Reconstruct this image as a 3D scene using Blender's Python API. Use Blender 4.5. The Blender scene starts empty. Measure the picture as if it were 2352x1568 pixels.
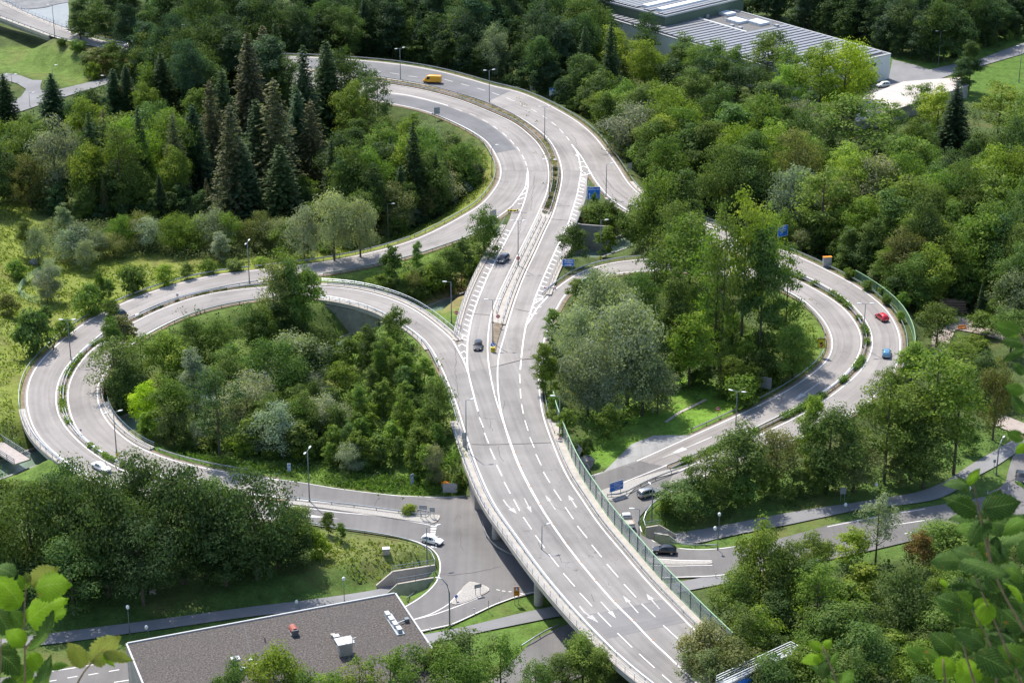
import bpy, math, random
import numpy as np
from mathutils import Vector, Matrix
from mathutils.bvhtree import BVHTree
from mathutils.kdtree import KDTree
random.seed(7); RNG = np.random.default_rng(11)
SC = bpy.context.scene; COL = SC.collection
R = math.radians
# ---------------------------------------------------------------- camera
CAMZ, PITCH, FPX, CX, CY = 180.0, R(22.8), 4833.0, 1176.0, 784.0
CP, SP = math.cos(PITCH), math.sin(PITCH)
def ray(px, py):
    a = (px-CX)/FPX; b = (py-CY)/FPX
    return Vector((a, CP - b*SP, -SP - b*CP))
def P(px, py, z=0.0):
    d = ray(px, py); t = (z-CAMZ)/d.z
    return Vector((d.x*t, d.y*t, z))
def proj(v):
    x, y, z = v[0], v[1], v[2]-CAMZ
    dep = y*CP - z*SP
    up = y*SP + z*CP
    return (CX+FPX*x/dep, CY-FPX*up/dep, dep)
cd = bpy.data.cameras.new('camera'); cam = bpy.data.objects.new('camera', cd); COL.objects.link(cam)
cam.location = (0, 0, CAMZ); cam.rotation_euler = (R(90)-PITCH, 0, 0)
cd.sensor_width = 36; cd.sensor_fit = 'HORIZONTAL'; cd.lens = 36*FPX/2352; cd.clip_start = .1; cd.clip_end = 20000
cd.dof.use_dof = True; cd.dof.focus_distance = 430; cd.dof.aperture_fstop = 20
SC.camera = cam
# ---------------------------------------------------------------- light
SUN = Vector((-.27, .47, .84)).normalized()
w = bpy.data.worlds.new('World'); SC.world = w; w.use_nodes = True
nt = w.node_tree; nt.nodes.clear()
sky = nt.nodes.new('ShaderNodeTexSky'); sky.sky_type = 'NISHITA'; sky.sun_disc = False
sky.sun_elevation = math.asin(SUN.z); sky.sun_rotation = math.atan2(SUN.x, SUN.y)
sky.altitude = 500; sky.air_density = 1.0; sky.dust_density = 1.5
bg = nt.nodes.new('ShaderNodeBackground'); bg.inputs[1].default_value = SKY_STRENGTH = .15
ow = nt.nodes.new('ShaderNodeOutputWorld')
nt.links.new(sky.outputs[0], bg.inputs[0]); nt.links.new(bg.outputs[0], ow.inputs[0])
sd = bpy.data.lights.new('sun', 'SUN'); sd.energy = 3.8; sd.angle = R(.9); sd.color = (1, .955, .88)
so = bpy.data.objects.new('sun', sd); COL.objects.link(so)
so.rotation_euler = SUN.to_track_quat('Z', 'Y').to_euler(); so.location = (0, 400, 300)
vs = SC.view_settings; vs.view_transform = 'Standard'; vs.look = 'None'; vs.gamma = 1; vs.exposure = .70
cy = SC.cycles
cy.max_bounces = 6; cy.diffuse_bounces = 3; cy.glossy_bounces = 2; cy.transmission_bounces = 4; cy.transparent_max_bounces = 8
cy.volume_bounces = 0; cy.use_adaptive_sampling = True; cy.adaptive_threshold = .02
cy.caustics_reflective = False; cy.caustics_refractive = False; cy.sample_clamp_indirect = 4
SC.render.use_persistent_data = False
# ---------------------------------------------------------------- materials
def newmat(name):
    m = bpy.data.materials.new(name); m.use_nodes = True
    n = m.node_tree.nodes; l = m.node_tree.links
    b = n.get('Principled BSDF')
    return m, n, l, b
def rgb(c): return (c[0], c[1], c[2], 1)
def ramp(n, l, fac, stops):
    r = n.new('ShaderNodeValToRGB'); e = r.color_ramp.elements
    while len(e) > 1: e.remove(e[-1])
    e[0].position = stops[0][0]; e[0].color = rgb(stops[0][1])
    for p, c in stops[1:]:
        k = e.new(p); k.color = rgb(c)
    l.new(fac, r.inputs[0]); return r.outputs[0]
def noise(n, l, scale, detail=4, rough=.6, vec=None, dist=0):
    t = n.new('ShaderNodeTexNoise'); t.inputs['Scale'].default_value = scale; t.inputs['Detail'].default_value = detail
    t.inputs['Roughness'].default_value = rough; t.inputs['Distortion'].default_value = dist
    if vec is not None: l.new(vec, t.inputs['Vector'])
    return t.outputs['Fac']
def wpos(n):
    g = n.new('ShaderNodeNewGeometry'); return g.outputs['Position']
def mix(n, l, fac, a, b, mode='MIX'):
    x = n.new('ShaderNodeMix'); x.data_type = 'RGBA'; x.blend_type = mode
    if isinstance(fac, float): x.inputs[0].default_value = fac
    else: l.new(fac, x.inputs[0])
    for s, v in ((6, a), (7, b)):
        if isinstance(v, tuple): x.inputs[s].default_value = rgb(v)
        else: l.new(v, x.inputs[s])
    return x.outputs[2]
def maprange(n, l, v, a, b, c=0., d=1.):
    x = n.new('ShaderNodeMapRange'); l.new(v, x.inputs[0])
    for i, q in enumerate((a, b, c, d)): x.inputs[1+i].default_value = q
    return x.outputs[0]
def math_(n, l, op, a, b=None):
    x = n.new('ShaderNodeMath'); x.operation = op
    for i, v in enumerate((a, b)):
        if v is None: continue
        if isinstance(v, (int, float)): x.inputs[i].default_value = v
        else: l.new(v, x.inputs[i])
    return x.outputs[0]
MATS = {}
def plain(name, col, rough=.7, metal=0., var=.12, scale=1.5, spec=.5, coat=0.):
    """solid colour with procedural mottling"""
    if name in MATS: return MATS[name]
    m, n, l, b = newmat(name)
    f = noise(n, l, scale, 5, .65, wpos(n))
    c = ramp(n, l, f, [(.3, tuple(x*(1-var) for x in col)), (.7, tuple(min(1, x*(1+var)) for x in col))])
    l.new(c, b.inputs['Base Color']); b.inputs['Roughness'].default_value = rough; b.inputs['Metallic'].default_value = metal
    b.inputs['Specular IOR Level'].default_value = spec
    if coat: b.inputs['Coat Weight'].default_value = coat
    MATS[name] = m; return m
def asphalt(name, base, warm=(1, 1, 1), var=.18, streak=.10, crack=True):
    if name in MATS: return MATS[name]
    m, n, l, b = newmat(name)
    uv = n.new('ShaderNodeUVMap').outputs[0]; pos = wpos(n)
    fine = noise(n, l, 9, 3, .8, pos); big = noise(n, l, .09, 5, .6, pos)
    mp = n.new('ShaderNodeMapping'); l.new(uv, mp.inputs[0]); mp.inputs['Scale'].default_value = (1.15, .012, 1)
    st = noise(n, l, 1.0, 2, .5, mp.outputs[0])
    mp2 = n.new('ShaderNodeMapping'); l.new(uv, mp2.inputs[0]); mp2.inputs['Scale'].default_value = (.35, .05, 1)
    st2 = noise(n, l, 1.0, 4, .6, mp2.outputs[0])
    v = math_(n, l, 'ADD', maprange(n, l, fine, .25, .75, 1-var*.7, 1+var*.7), maprange(n, l, big, .3, .7, -var, var))
    v = math_(n, l, 'ADD', v, maprange(n, l, st, .3, .7, -streak, streak))
    v = math_(n, l, 'ADD', v, maprange(n, l, st2, .3, .7, -streak, streak))
    if crack:
        vo = n.new('ShaderNodeTexVoronoi'); vo.feature = 'DISTANCE_TO_EDGE'; vo.inputs['Scale'].default_value = .085
        nd = n.new('ShaderNodeTexNoise'); nd.inputs['Scale'].default_value = .35; l.new(pos, nd.inputs['Vector'])
        ad = n.new('ShaderNodeVectorMath'); ad.operation = 'MULTIPLY_ADD'; l.new(nd.outputs['Color'], ad.inputs[0]); ad.inputs[1].default_value = (6, 6, 6); l.new(pos, ad.inputs[2])
        l.new(ad.outputs[0], vo.inputs['Vector'])
        cr = maprange(n, l, vo.outputs['Distance'], 0, .006, 1, 0)
        msk = maprange(n, l, noise(n, l, .05, 3, .5, pos), .50, .58)
        cr = math_(n, l, 'MULTIPLY', cr, msk)
        v = math_(n, l, 'MULTIPLY', v, maprange(n, l, cr, 0, 1, 1, .55))
    sc = n.new('ShaderNodeVectorMath'); sc.operation = 'SCALE'; sc.inputs[0].default_value = tuple(base[i]*warm[i] for i in range(3)); l.new(v, sc.inputs['Scale'])
    l.new(sc.outputs[0], b.inputs['Base Color']); b.inputs['Roughness'].default_value = .88; b.inputs['Specular IOR Level'].default_value = .25
    MATS[name] = m; return m
M_ROAD = asphalt('asphalt_worn', (.282, .259, .241), streak=.12)
M_ROAD2 = asphalt('asphalt_grey', (.252, .236, .222), streak=.11)
M_DARK = asphalt('asphalt_newer', (.172, .170, .172), streak=.06, crack=False)
M_LOW = asphalt('asphalt_junction', (.172, .163, .157), streak=.06)
M_PATHM = asphalt('path_asphalt', (.225, .222, .222), streak=.02, crack=False)
def paintmat(name, col, under_, wear):
    m, n, l, b = newmat(name); pos = wpos(n); f = noise(n, l, 3.5, 6, .75, pos); g = noise(n, l, .25, 3, .5, pos)
    k = maprange(n, l, math_(n, l, 'ADD', f, math_(n, l, 'MULTIPLY', g, .5)), wear, wear+.22)
    l.new(mix(n, l, k, col, under_), b.inputs['Base Color']); b.inputs['Roughness'].default_value = .7; return m
M_PAINT = paintmat('road_paint', (.72, .70, .67), (.34, .32, .295), .80)
M_PAINTA = paintmat('arrow_paint', (.62, .60, .57), (.32, .30, .28), .66)
M_PAINTW = plain('road_paint_worn', (.62, .59, .52), .7, var=.2, scale=1.2)
M_DIRT = plain('verge_dirt', (.20, .155, .105), .95, var=.35, scale=.8)
M_CONC = plain('concrete', (.42, .38, .33), .9, var=.18, scale=.7)
M_CONCD = plain('concrete_aged', (.27, .255, .235), .9, var=.3, scale=.5)
M_STEEL = plain('galvanised_steel', (.42, .46, .50), .38, .75, var=.12, scale=2)
M_STEELD = plain('weathered_steel', (.16, .18, .20), .5, .6, var=.2)
M_POLE = plain('lamp_pole_grey', (.20, .22, .23), .5, .4, var=.1)
M_LAMPW = plain('lamp_head_white', (.82, .82, .80), .4, var=.04)
M_GREEN = plain('green_painted_steel', (.27, .43, .25), .5, var=.1)
M_DKGREY = plain('dark_grey_steel', (.07, .08, .085), .5, .3)
M_BLUE = plain('sign_blue', (.025, .17, .62), .4, var=.05)
M_WHITE = plain('sign_white', (.82, .82, .82), .4, var=.04)
M_RED = plain('sign_red', (.55, .02, .025), .45, var=.08)
M_YEL = plain('sign_yellow', (.85, .68, .02), .45, var=.05)
M_BLACK = plain('black_paint', (.015, .015, .016), .5, var=.1)
M_ORANGE = plain('orange_paint', (.85, .28, .02), .5, var=.08)
M_SIGNBK = plain('sign_back_aluminium', (.36, .38, .40), .5, .5, var=.1)
M_COBBLE = plain('cobble_paving', (.36, .34, .31), .9, var=.35, scale=4)
M_BARK = plain('bark', (.10, .078, .055), .95, var=.35, scale=3)
M_BARKP = plain('bark_pale', (.25, .22, .18), .95, var=.35, scale=3)
def glassmat(name, col, alpha):
    m, n, l, b = newmat(name); b.inputs['Base Color'].default_value = rgb(col); b.inputs['Roughness'].default_value = .08
    f = noise(n, l, .8, 4, .6, wpos(n)); l.new(maprange(n, l, f, .3, .7, max(0, alpha-.12), min(1, alpha+.12)), b.inputs['Alpha'])
    return m
M_BARGLASS = glassmat('barrier_glass', (.26, .33, .31), .52)
def watermat(name, col, rough=.12):
    m, n, l, b = newmat(name)
    f = noise(n, l, .15, 4, .6, wpos(n), .5)
    l.new(ramp(n, l, f, [(.3, tuple(x*.85 for x in col)), (.7, tuple(x*1.15 for x in col))]), b.inputs['Base Color'])
    b.inputs['Roughness'].default_value = rough
    bp = n.new('ShaderNodeBump'); bp.inputs['Strength'].default_value = .35; bp.inputs['Distance'].default_value = .1
    l.new(noise(n, l, 1.6, 4, .6, wpos(n)), bp.inputs['Height']); l.new(bp.outputs[0], b.inputs['Normal'])
    return m
M_CANALW = watermat('canal_water', (.17, .235, .175), .2)
M_RIVER = watermat('river_water', (.20, .225, .235), .6)
def leafmat():
    m, n, l, b = newmat('foliage')
    oi = n.new('ShaderNodeObjectInfo'); at = n.new('ShaderNodeAttribute'); at.attribute_name = 'tone'
    hs = n.new('ShaderNodeHueSaturation')
    l.new(maprange(n, l, at.outputs['Fac'], 0, 1, .518, .480), hs.inputs['Hue'])
    l.new(maprange(n, l, at.outputs['Fac'], 0, 1, .72, 1.38), hs.inputs['Value'])
    hs.inputs['Saturation'].default_value = 1.0
    rnd = maprange(n, l, oi.outputs['Random'], 0, 1, .82, 1.16)
    sc = n.new('ShaderNodeVectorMath'); sc.operation = 'SCALE'; l.new(oi.outputs['Color'], sc.inputs[0]); l.new(rnd, sc.inputs['Scale'])
    l.new(sc.outputs[0], hs.inputs['Color'])
    l.new(hs.outputs[0], b.inputs['Base Color']); b.inputs['Roughness'].default_value = .62; b.inputs['Specular IOR Level'].default_value = .12
    tr = n.new('ShaderNodeBsdfTranslucent')
    tc = mix(n, l, 1.0, hs.outputs[0], (1.08, 1.22, .50), 'MULTIPLY'); l.new(tc, tr.inputs[0])
    ms = n.new('ShaderNodeMixShader'); ms.inputs[0].default_value = .42
    l.new(b.outputs[0], ms.inputs[1]); l.new(tr.outputs[0], ms.inputs[2])
    l.new(ms.outputs[0], n.get('Material Output').inputs[0])
    return m
M_LEAF = leafmat()
# ---------------------------------------------------------------- mesh helpers
def link(o, parent=None):
    COL.objects.link(o)
    if parent is not None: o.parent = parent
    return o
class MB:
    def __init__(s): s.v = []; s.f = []; s.uv = []
    def add(s, vs, fs):
        k = len(s.v); s.v += [tuple(v) for v in vs]; s.f += [tuple(i+k for i in f) for f in fs]; return s
    def box(s, c, d, rot=None, taper=1.0):
        x, y, z = d[0]/2, d[1]/2, d[2]/2; t = taper
        vs = [Vector(p) for p in ((-x,-y,-z),(x,-y,-z),(x,y,-z),(-x,y,-z),(-x*t,-y*t,z),(x*t,-y*t,z),(x*t,y*t,z),(-x*t,y*t,z))]
        if rot is not None: vs = [rot @ v for v in vs]
        vs = [v+Vector(c) for v in vs]
        return s.add(vs, [(3,2,1,0),(4,5,6,7),(0,1,5,4),(1,2,6,5),(2,3,7,6),(3,0,4,7)])
    def beam(s, a, b, w, h=None, up=Vector((0,0,1))):
        a = Vector(a); b = Vector(b); h = h or w; d = (b-a)
        if d.length < 1e-6: return s
        d.normalize(); sd = d.cross(up)
        if sd.length < 1e-4: sd = Vector((1,0,0))
        sd.normalize(); u = sd.cross(d)
        vs = [p + sd*i*w/2 + u*j*h/2 for p in (a, b) for i, j in ((-1,-1),(1,-1),(1,1),(-1,1))]
        return s.add(vs, [(3,2,1,0),(4,5,6,7),(0,1,5,4),(1,2,6,5),(2,3,7,6),(3,0,4,7)])
    def tube(s, pts, rs, n=8, cap=True):
        pts = [Vector(p) for p in pts]
        if not hasattr(rs, '__len__'): rs = [rs]*len(pts)
        vs = []; fs = []
        for i, p in enumerate(pts):
            d = (pts[min(i+1, len(pts)-1)] - pts[max(i-1, 0)]); d.normalize()
            a = d.orthogonal().normalized() if abs(d.z) < .9 else Vector((1,0,0)).cross(d).normalized()
            if abs(d.z) < .9: a = d.cross(Vector((0,0,1))).normalized()
            b = d.cross(a)
            for k in range(n):
                t = 2*math.pi*k/n; vs.append(p + (a*math.cos(t)+b*math.sin(t))*rs[i])
            if i:
                o = (i-1)*n
                for k in range(n): fs.append((o+k, o+(k+1)%n, o+n+(k+1)%n, o+n+k))
        if cap: fs.append(tuple(range(n-1, -1, -1))); fs.append(tuple(len(vs)-n+k for k in range(n)))
        return s.add(vs, fs)
    def sphere(s, c, r, nu=12, nv=8):
        if not hasattr(r, '__len__'): r = (r, r, r)
        vs = []; fs = []
        for j in range(nv+1):
            th = math.pi*j/nv
            for i in range(nu):
                ph = 2*math.pi*i/nu; vs.append((c[0]+r[0]*math.sin(th)*math.cos(ph), c[1]+r[1]*math.sin(th)*math.sin(ph), c[2]+r[2]*math.cos(th)))
        for j in range(nv):
            for i in range(nu): fs.append((j*nu+i, (j+1)*nu+i, (j+1)*nu+(i+1)%nu, j*nu+(i+1)%nu))
        return s.add(vs, fs)
    def prism(s, poly, z0, z1):
        n = len(poly); vs = [(p[0], p[1], z0) for p in poly] + [(p[0], p[1], z1) for p in poly]
        a = sum(poly[i][0]*poly[(i+1)%n][1]-poly[(i+1)%n][0]*poly[i][1] for i in range(n))
        fs = [tuple(range(n-1, -1, -1)), tuple(range(n, 2*n))] + [(i, (i+1)%n, n+(i+1)%n, n+i) for i in range(n)]
        if a < 0: fs = [tuple(reversed(f)) for f in fs]
        return s.add(vs, fs)
    def build(s, name, mat, parent=None, smooth=False, **props):
        me = bpy.data.meshes.new(name); me.from_pydata(s.v, [], s.f); me.materials.append(mat)
        if s.uv:
            ul = me.uv_layers.new(name='UVMap'); idx = np.empty(len(me.loops), dtype=np.int32); me.loops.foreach_get('vertex_index', idx)
            ul.data.foreach_set('uv', np.array(s.uv, dtype=np.float32)[idx].ravel())
        if smooth: me.polygons.foreach_set('use_smooth', [True]*len(me.polygons))
        o = link(bpy.data.objects.new(name, me), parent)
        for k, v in props.items(): o[k] = v
        return o
def empty(name, loc, rz=0., label=None, category=None, group=None):
    o = link(bpy.data.objects.new(name, None)); o.location = loc; o.rotation_euler = (0, 0, rz); o.empty_display_size = .3
    if label: o['label'] = label
    if category: o['category'] = category
    if group: o['group'] = group
    return o
def kids(o): return KIDS.get(o.name, [])
KIDS = {}
def tree_children(o):
    return [c for c in o.children]
def copy_tree(o, parent=None):
    c = link(o.copy(), parent)
    for ch in tree_children(o): copy_tree(ch, c)
    return c
# ---------------------------------------------------------------- polylines
def parse(sx, z=None):
    """'x,y[,z] x,y ...' view pixels -> list of world points; z filled in between knots"""
    pts = []
    for t in sx.split():
        q = [float(a) for a in t.split(',')]; pts.append(q)
    n = len(pts)
    zs = [p[2] if len(p) > 2 else None for p in pts]
    if z is not None: zs = [z]*n
    ks = [i for i in range(n) if zs[i] is not None]
    acc = [0]
    for i in range(1, n): acc.append(acc[-1]+math.hypot(pts[i][0]-pts[i-1][0], (pts[i][1]-pts[i-1][1])*2))
    out = []
    for i in range(n):
        if zs[i] is None:
            a = max([k for k in ks if k < i], default=None); b = min([k for k in ks if k > i], default=None)
            if a is None: zz = zs[b]
            elif b is None: zz = zs[a]
            else: t = (acc[i]-acc[a])/(acc[b]-acc[a]); zz = zs[a]+(zs[b]-zs[a])*t
        else: zz = zs[i]
        out.append(P(pts[i][0], pts[i][1], zz))
    return out
def catmull(pts, step=2.0):
    out = []
    n = len(pts)
    for i in range(n-1):
        p0 = pts[i-1] if i else pts[0]*2-pts[1]; p1 = pts[i]; p2 = pts[i+1]; p3 = pts[i+2] if i+2 < n else pts[-1]*2-pts[-2]
        # centripetal-ish: tangents limited
        L = (p2-p1).length; k = max(1, int(L/step))
        m1 = (p2-p0)/max(1e-6, (p1-p0).length+L)*L; m2 = (p3-p1)/max(1e-6, (p3-p2).length+L)*L
        for j in range(k):
            t = j/k; t2 = t*t; t3 = t2*t
            out.append(p1*(2*t3-3*t2+1)+m1*(t3-2*t2+t)+p2*(-2*t3+3*t2)+m2*(t3-t2))
    out.append(pts[-1].copy()); return out
def smooth(pts, it=6):
    """light smoothing of a dense polyline (removes tracing jitter)"""
    a = np.array([tuple(p) for p in pts])
    for _ in range(it):
        b = a.copy(); b[1:-1] = a[1:-1]*.5+(a[:-2]+a[2:])*.25; a = b
    return [Vector(p) for p in a]
def resample(pts, n):
    a = np.array([tuple(p) for p in pts]); d = np.r_[0, np.cumsum(np.linalg.norm(np.diff(a, axis=0), axis=1))]
    t = np.linspace(0, d[-1], n)
    return [Vector((np.interp(x, d, a[:,0]), np.interp(x, d, a[:,1]), np.interp(x, d, a[:,2]))) for x in t]
def plen(pts): return sum((pts[i+1]-pts[i]).length for i in range(len(pts)-1))
def offset(pts, d):
    """shift horizontally to the left of travel by d"""
    out = []
    for i, p in enumerate(pts):
        t = pts[min(i+1, len(pts)-1)]-pts[max(i-1, 0)]; t.z = 0
        if t.length < 1e-6: t = Vector((1,0,0))
        t.normalize(); out.append(p+Vector((-t.y, t.x, 0))*d)
    return out
def cut(pts, t0, t1):
    n = len(pts)-1; a = int(round(t0*n)); b = int(round(t1*n)); return pts[a:b+1]
def sec(pts, start=None, end=None):
    """part of a polyline between the points nearest to two view pixels"""
    def near(q):
        return min(range(len(pts)), key=lambda i: (proj(pts[i])[0]-q[0])**2+((proj(pts[i])[1]-q[1])*1.5)**2)
    a = near(start) if start else 0; b = near(end) if end else len(pts)-1
    return pts[a:b+1] if a <= b else pts[b:a+1]
def ribbon(L, Rr, uv=True, drop=0.):
    """mesh between two equal-length polylines; returns MB"""
    m = MB(); s = 0
    for i, (a, b) in enumerate(zip(L, Rr)):
        if i: s += ((L[i]-L[i-1]).length+(Rr[i]-Rr[i-1]).length)/2
        wd = (b-a).length; c = (a+b)/2
        m.v += [tuple(a), tuple(c), tuple(b)]; m.uv += [(0, s), (wd/2, s), (wd, s)]
        if i:
            o = 3*(i-1); m.f += [(o, o+1, o+4, o+3), (o+1, o+2, o+5, o+4)]
    # face up
    a, b, c = (Vector(m.v[k]) for k in m.f[0][:3])
    if (b-a).cross(c-a).z < 0: m.f = [tuple(reversed(f)) for f in m.f]
    return m
def line_mesh(pts, width, lift=.02, m=None):
    m = m or MB(); L = offset(pts, width/2); Q = offset(pts, -width/2)
    vs = []; fs = []
    for i in range(len(pts)):
        vs += [L[i]+Vector((0,0,lift)), Q[i]+Vector((0,0,lift))]
        if i: o = 2*(i-1); fs.append((o, o+1, o+3, o+2))
    return m.add(vs, fs)
from mathutils.geometry import tessellate_polygon
# ================================================================= traced edge lines (view pixels, height)
def TL(s, z=None): return smooth(catmull(parse(s, z), 1.5), 8)
RO_out = TL("700,131,4.8 783,136 863,142 938,151 1013,165 1088,185,4.6 1138,200 1176,207 1213,220 1251,237 1288,257 1326,280 1351,300,4.5 1371,320 1388,342 1406,365 1424,392 1441,419,4.5 1463,442 1488,461 1513,477 1533,486 1638,524,4.4 1696,543 1763,564,4.2 1796,574 1826,587 1864,603 1901,622 1939,641,3.8 1976,663 2009,687 2034,709 2051,734 2063,759,3.2 2068,782 2066,815,2.8 2055,850 2030,888,2.2 1990,925 1930,962,1.6 1860,995 1780,1028,.9 1690,1062 1610,1095,.3 1550,1122,.12 1510,1145,.12")
LO_out = TL("700,196,4.8 800,214 888,236 960,250,4.7 1023,272 1078,298 1110,318 1126,334 1138,355,4.6 1148,375 1151,392 1148,414 1133,439,4.6 1106,470 1076,489 1026,517,4.5 963,547 888,572,4.4 801,592 713,607 650,614 588,621,4.3 500,631 438,644 375,662,4.1 313,684 250,712 200,739,3.9 163,764 140,784 108,814,3.6 85,839 68,871 61,904,3.2 63,939 73,974 90,1004,2.8 113,1029 138,1049 173,1075,2.3 220,1100 290,1128,1.5 380,1152 480,1172,.6 580,1186 680,1197,.12")
LO_in = TL("1213,396,4.6 1208,429 1193,452,4.7 1176,474 1138,502 1100,527,4.6 1063,547 1013,564 938,589,4.4 863,607 801,619 738,630 660,639 588,647,4.3 500,662 425,679,4.1 363,699 313,722 250,754,3.8 210,784 180,812 155,836,3.5 140,861 130,891 128,921,3.1 133,951 150,981 175,1009,2.6 213,1041 258,1069 300,1089,1.8 360,1109 450,1131,.8 560,1148 658,1160,.12")
LI_out = TL("1074,857,6.2 1062,822 1043,784,5.9 1013,757 976,727,5.6 926,697 876,679,5.2 813,664 748,658,4.7 670,656 588,661,4.4 500,671 425,689,4.1 363,713 313,737,3.9 265,765 223,793,3.6 190,824 173,849 158,884,3.3 155,921 163,954,3.0 175,985 200,1012 235,1038,2.4 275,1060 330,1082,1.6 400,1102 485,1120,.8 570,1134 658,1143,.12")
LI_in = TL("1023,864,6.2 1003,821 980,784,5.9 951,760 913,737,5.6 876,716 813,696,5.1 738,683 660,681,4.6 588,687 500,702,4.2 425,724 380,744,3.9 330,770 285,805,3.5 255,835 236,859,3.3 224,884 222,909 228,934,3.0 240,961 260,984,2.6 288,1009 320,1030,2.1 370,1049 430,1067,1.3 475,1076 527,1085,.7 640,1102,.12")
M_L1 = TL("1213,396,4.6 1207,429 1192,452,4.7 1178,474 1174,500,4.8 1156,532 1126,587,5 1103,630 1081,680,5.4 1063,737,5.7 1055,775,5.85 1052,795,5.95 1062,822,6.1 1074,857,6.2")
M_R1 = TL("1350,394,4.6 1347,417,4.7 1346,442 1338,474,5 1326,504 1307,550 1288,589,5.2 1276,614 1263,644,5.4 1255,664 1254,678,5.6 1238,701 1215,739,5.8 1208,750 1201,782,6 1200,825,6.2")
M_L2 = TL("1023,864,6.2 1038,901 1051,934 1063,976 1074,1009,6.5 1086,1046 1103,1089 1126,1141 1148,1178 1181,1222 1215,1270 1253,1320 1293,1368 1331,1411 1371,1453 1408,1490 1452,1530 1503,1570 1560,1612,6.5 1640,1680")
M_R2 = TL("1242,821,6.2 1237,846 1238,884 1243,934 1252,971 1268,1014,6.5 1288,1064 1311,1109 1336,1144 1355,1175 1391,1223 1426,1263 1463,1308 1501,1351 1551,1401 1591,1443 1616,1466 1651,1501 1700,1548 1760,1600,6.5 1850,1680")
RI_out = TL("1200,825,6.2 1201,782,6 1208,750,5.8 1215,739 1238,701,5.6 1258,680 1276,664,5.3 1316,635 1351,618,4.9 1421,601 1476,596,4.5 1563,594 1651,603,4.1 1730,615 1796,629,3.9 1839,647 1876,667 1914,689,3.6 1944,714 1966,742,3.3 1978,767 1981,784 1976,807,2.9 1961,836 1938,862,2.4 1914,883 1870,912,1.8 1824,937 1764,967,1.1 1690,1003 1640,1024,.6 1576,1050 1526,1070,.12")
RI_in = TL("1242,821,6.2 1246,795 1252,772,5.9 1262,745 1280,705,5.6 1301,672,5.3 1325,655 1351,642,4.9 1420,627 1500,621,4.3 1600,624 1700,639,4.0 1760,653 1809,667,3.8 1839,684 1864,704 1886,727,3.5 1901,749 1911,772 1913,792,3.1 1911,808 1901,828 1884,845,2.6 1851,869 1814,894,2 1764,921 1701,951,1.2 1651,974 1601,996,.7 1526,1030,.3 1463,1058,.12")
RO_in = TL("1350,394,4.55 1358,400 1376,427 1396,449,4.6 1426,474 1471,500,4.4 1560,535 1640,562,4.3 1696,580 1741,597,4.1 1785,611 1826,624 1864,640,3.9 1901,659 1939,684 1971,713,3.4 1989,736 2001,760 2005,784,3 2001,811 1989,836 1964,865,2.4 1926,896 1889,924,1.8 1849,947 1809,969,1.3 1764,990,.9 1690,1023 1640,1044,.5 1581,1072,.2 1551,1086,.12")
N_up = TL("-70,-22,6 0,6 50,30 100,51 150,70 200,85,6 238,95 325,110,5.6 388,116 512,124 620,128,5 700,131,4.8")
N_lo = TL("-70,14,6 0,38 50,57 100,75 138,89 213,105,6 258,114 325,124,5.6 400,134 512,150 620,178,5 700,196,4.8")
ML_rt = TL("700,164,4.8 800,178 876,191 913,196 963,205 1013,217 1063,232 1113,252 1176,280 1206,302,4.7 1231,325 1248,350 1258,375 1261,407 1256,442,4.85 1243,474 1226,512 1201,562,5.1 1176,612 1146,675,5.5 1128,722 1123,752 1120,784,6.0 1120,816 1126,859 1138,914,6.3 1156,969 1173,1024,6.5")
MR_lt = TL("700,158,4.8 800,169 900,182 988,197 1013,204 1063,218 1113,234 1176,260 1213,282 1251,310,4.7 1271,335 1283,360 1291,392 1291,412 1283,450,4.85 1271,490 1251,532 1231,577,5.1 1208,625 1188,675,5.5 1170,730 1155,784,6.0 1147,809 1143,839 1143,884 1147,924,6.3 1158,974 1176,1024,6.5")
SAMPLES = []      # (x, y, z, is_bank) road surface samples that shape the ground
TRI_U = [[], []]; TRI_L = [[], []]
def reg(mb, low=True):
    for T in ([TRI_U, TRI_L] if low else [TRI_U]):
        k = len(T[0]); T[0] += mb.v; T[1] += [tuple(i+k for i in f) for f in mb.f]
def strip(name, A, B, mat, margin=(.5, .5), bank=True, low=True, verge=(1.0, 1.0), label=None, grass=None, samp=True):
    verge = tuple(v*.75 for v in verge)
    """road surface between two edge lines, asphalt margin beyond each, verge strip beyond that"""
    n = max(8, int(max(plen(A), plen(B))/2.2)); A = resample(A, n); B = resample(B, n)
    mid = A[n//2]; s = 1 if (offset(A, 1)[n//2]-B[n//2]).length > (mid-B[n//2]).length else -1
    Ao = offset(A, s*margin[0]); Bo = offset(B, -s*margin[1])
    m = ribbon(Ao, Bo); o = m.build(name, mat, kind='structure'); reg(m, low)
    for (e, sg, vw, tag) in ((Ao, s, verge[0], 'a'), (Bo, -s, verge[1], 'b')):
        if vw:
            v = ribbon([p+Vector((0,0,-.02)) for p in e], [p+Vector((0,0,-.10)) for p in offset(e, sg*vw)])
            v.build('verge', M_DIRT, kind='structure')
    if samp:
        for a, b in zip(offset(Ao, s*1.2), offset(Bo, -s*1.2)):
            k = max(2, int((b-a).length/2.2)+1)
            for j in range(k):
                q = a.lerp(b, j/(k-1)); SAMPLES.append((q.x, q.y, q.z, bank))
    return Ao, Bo
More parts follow.
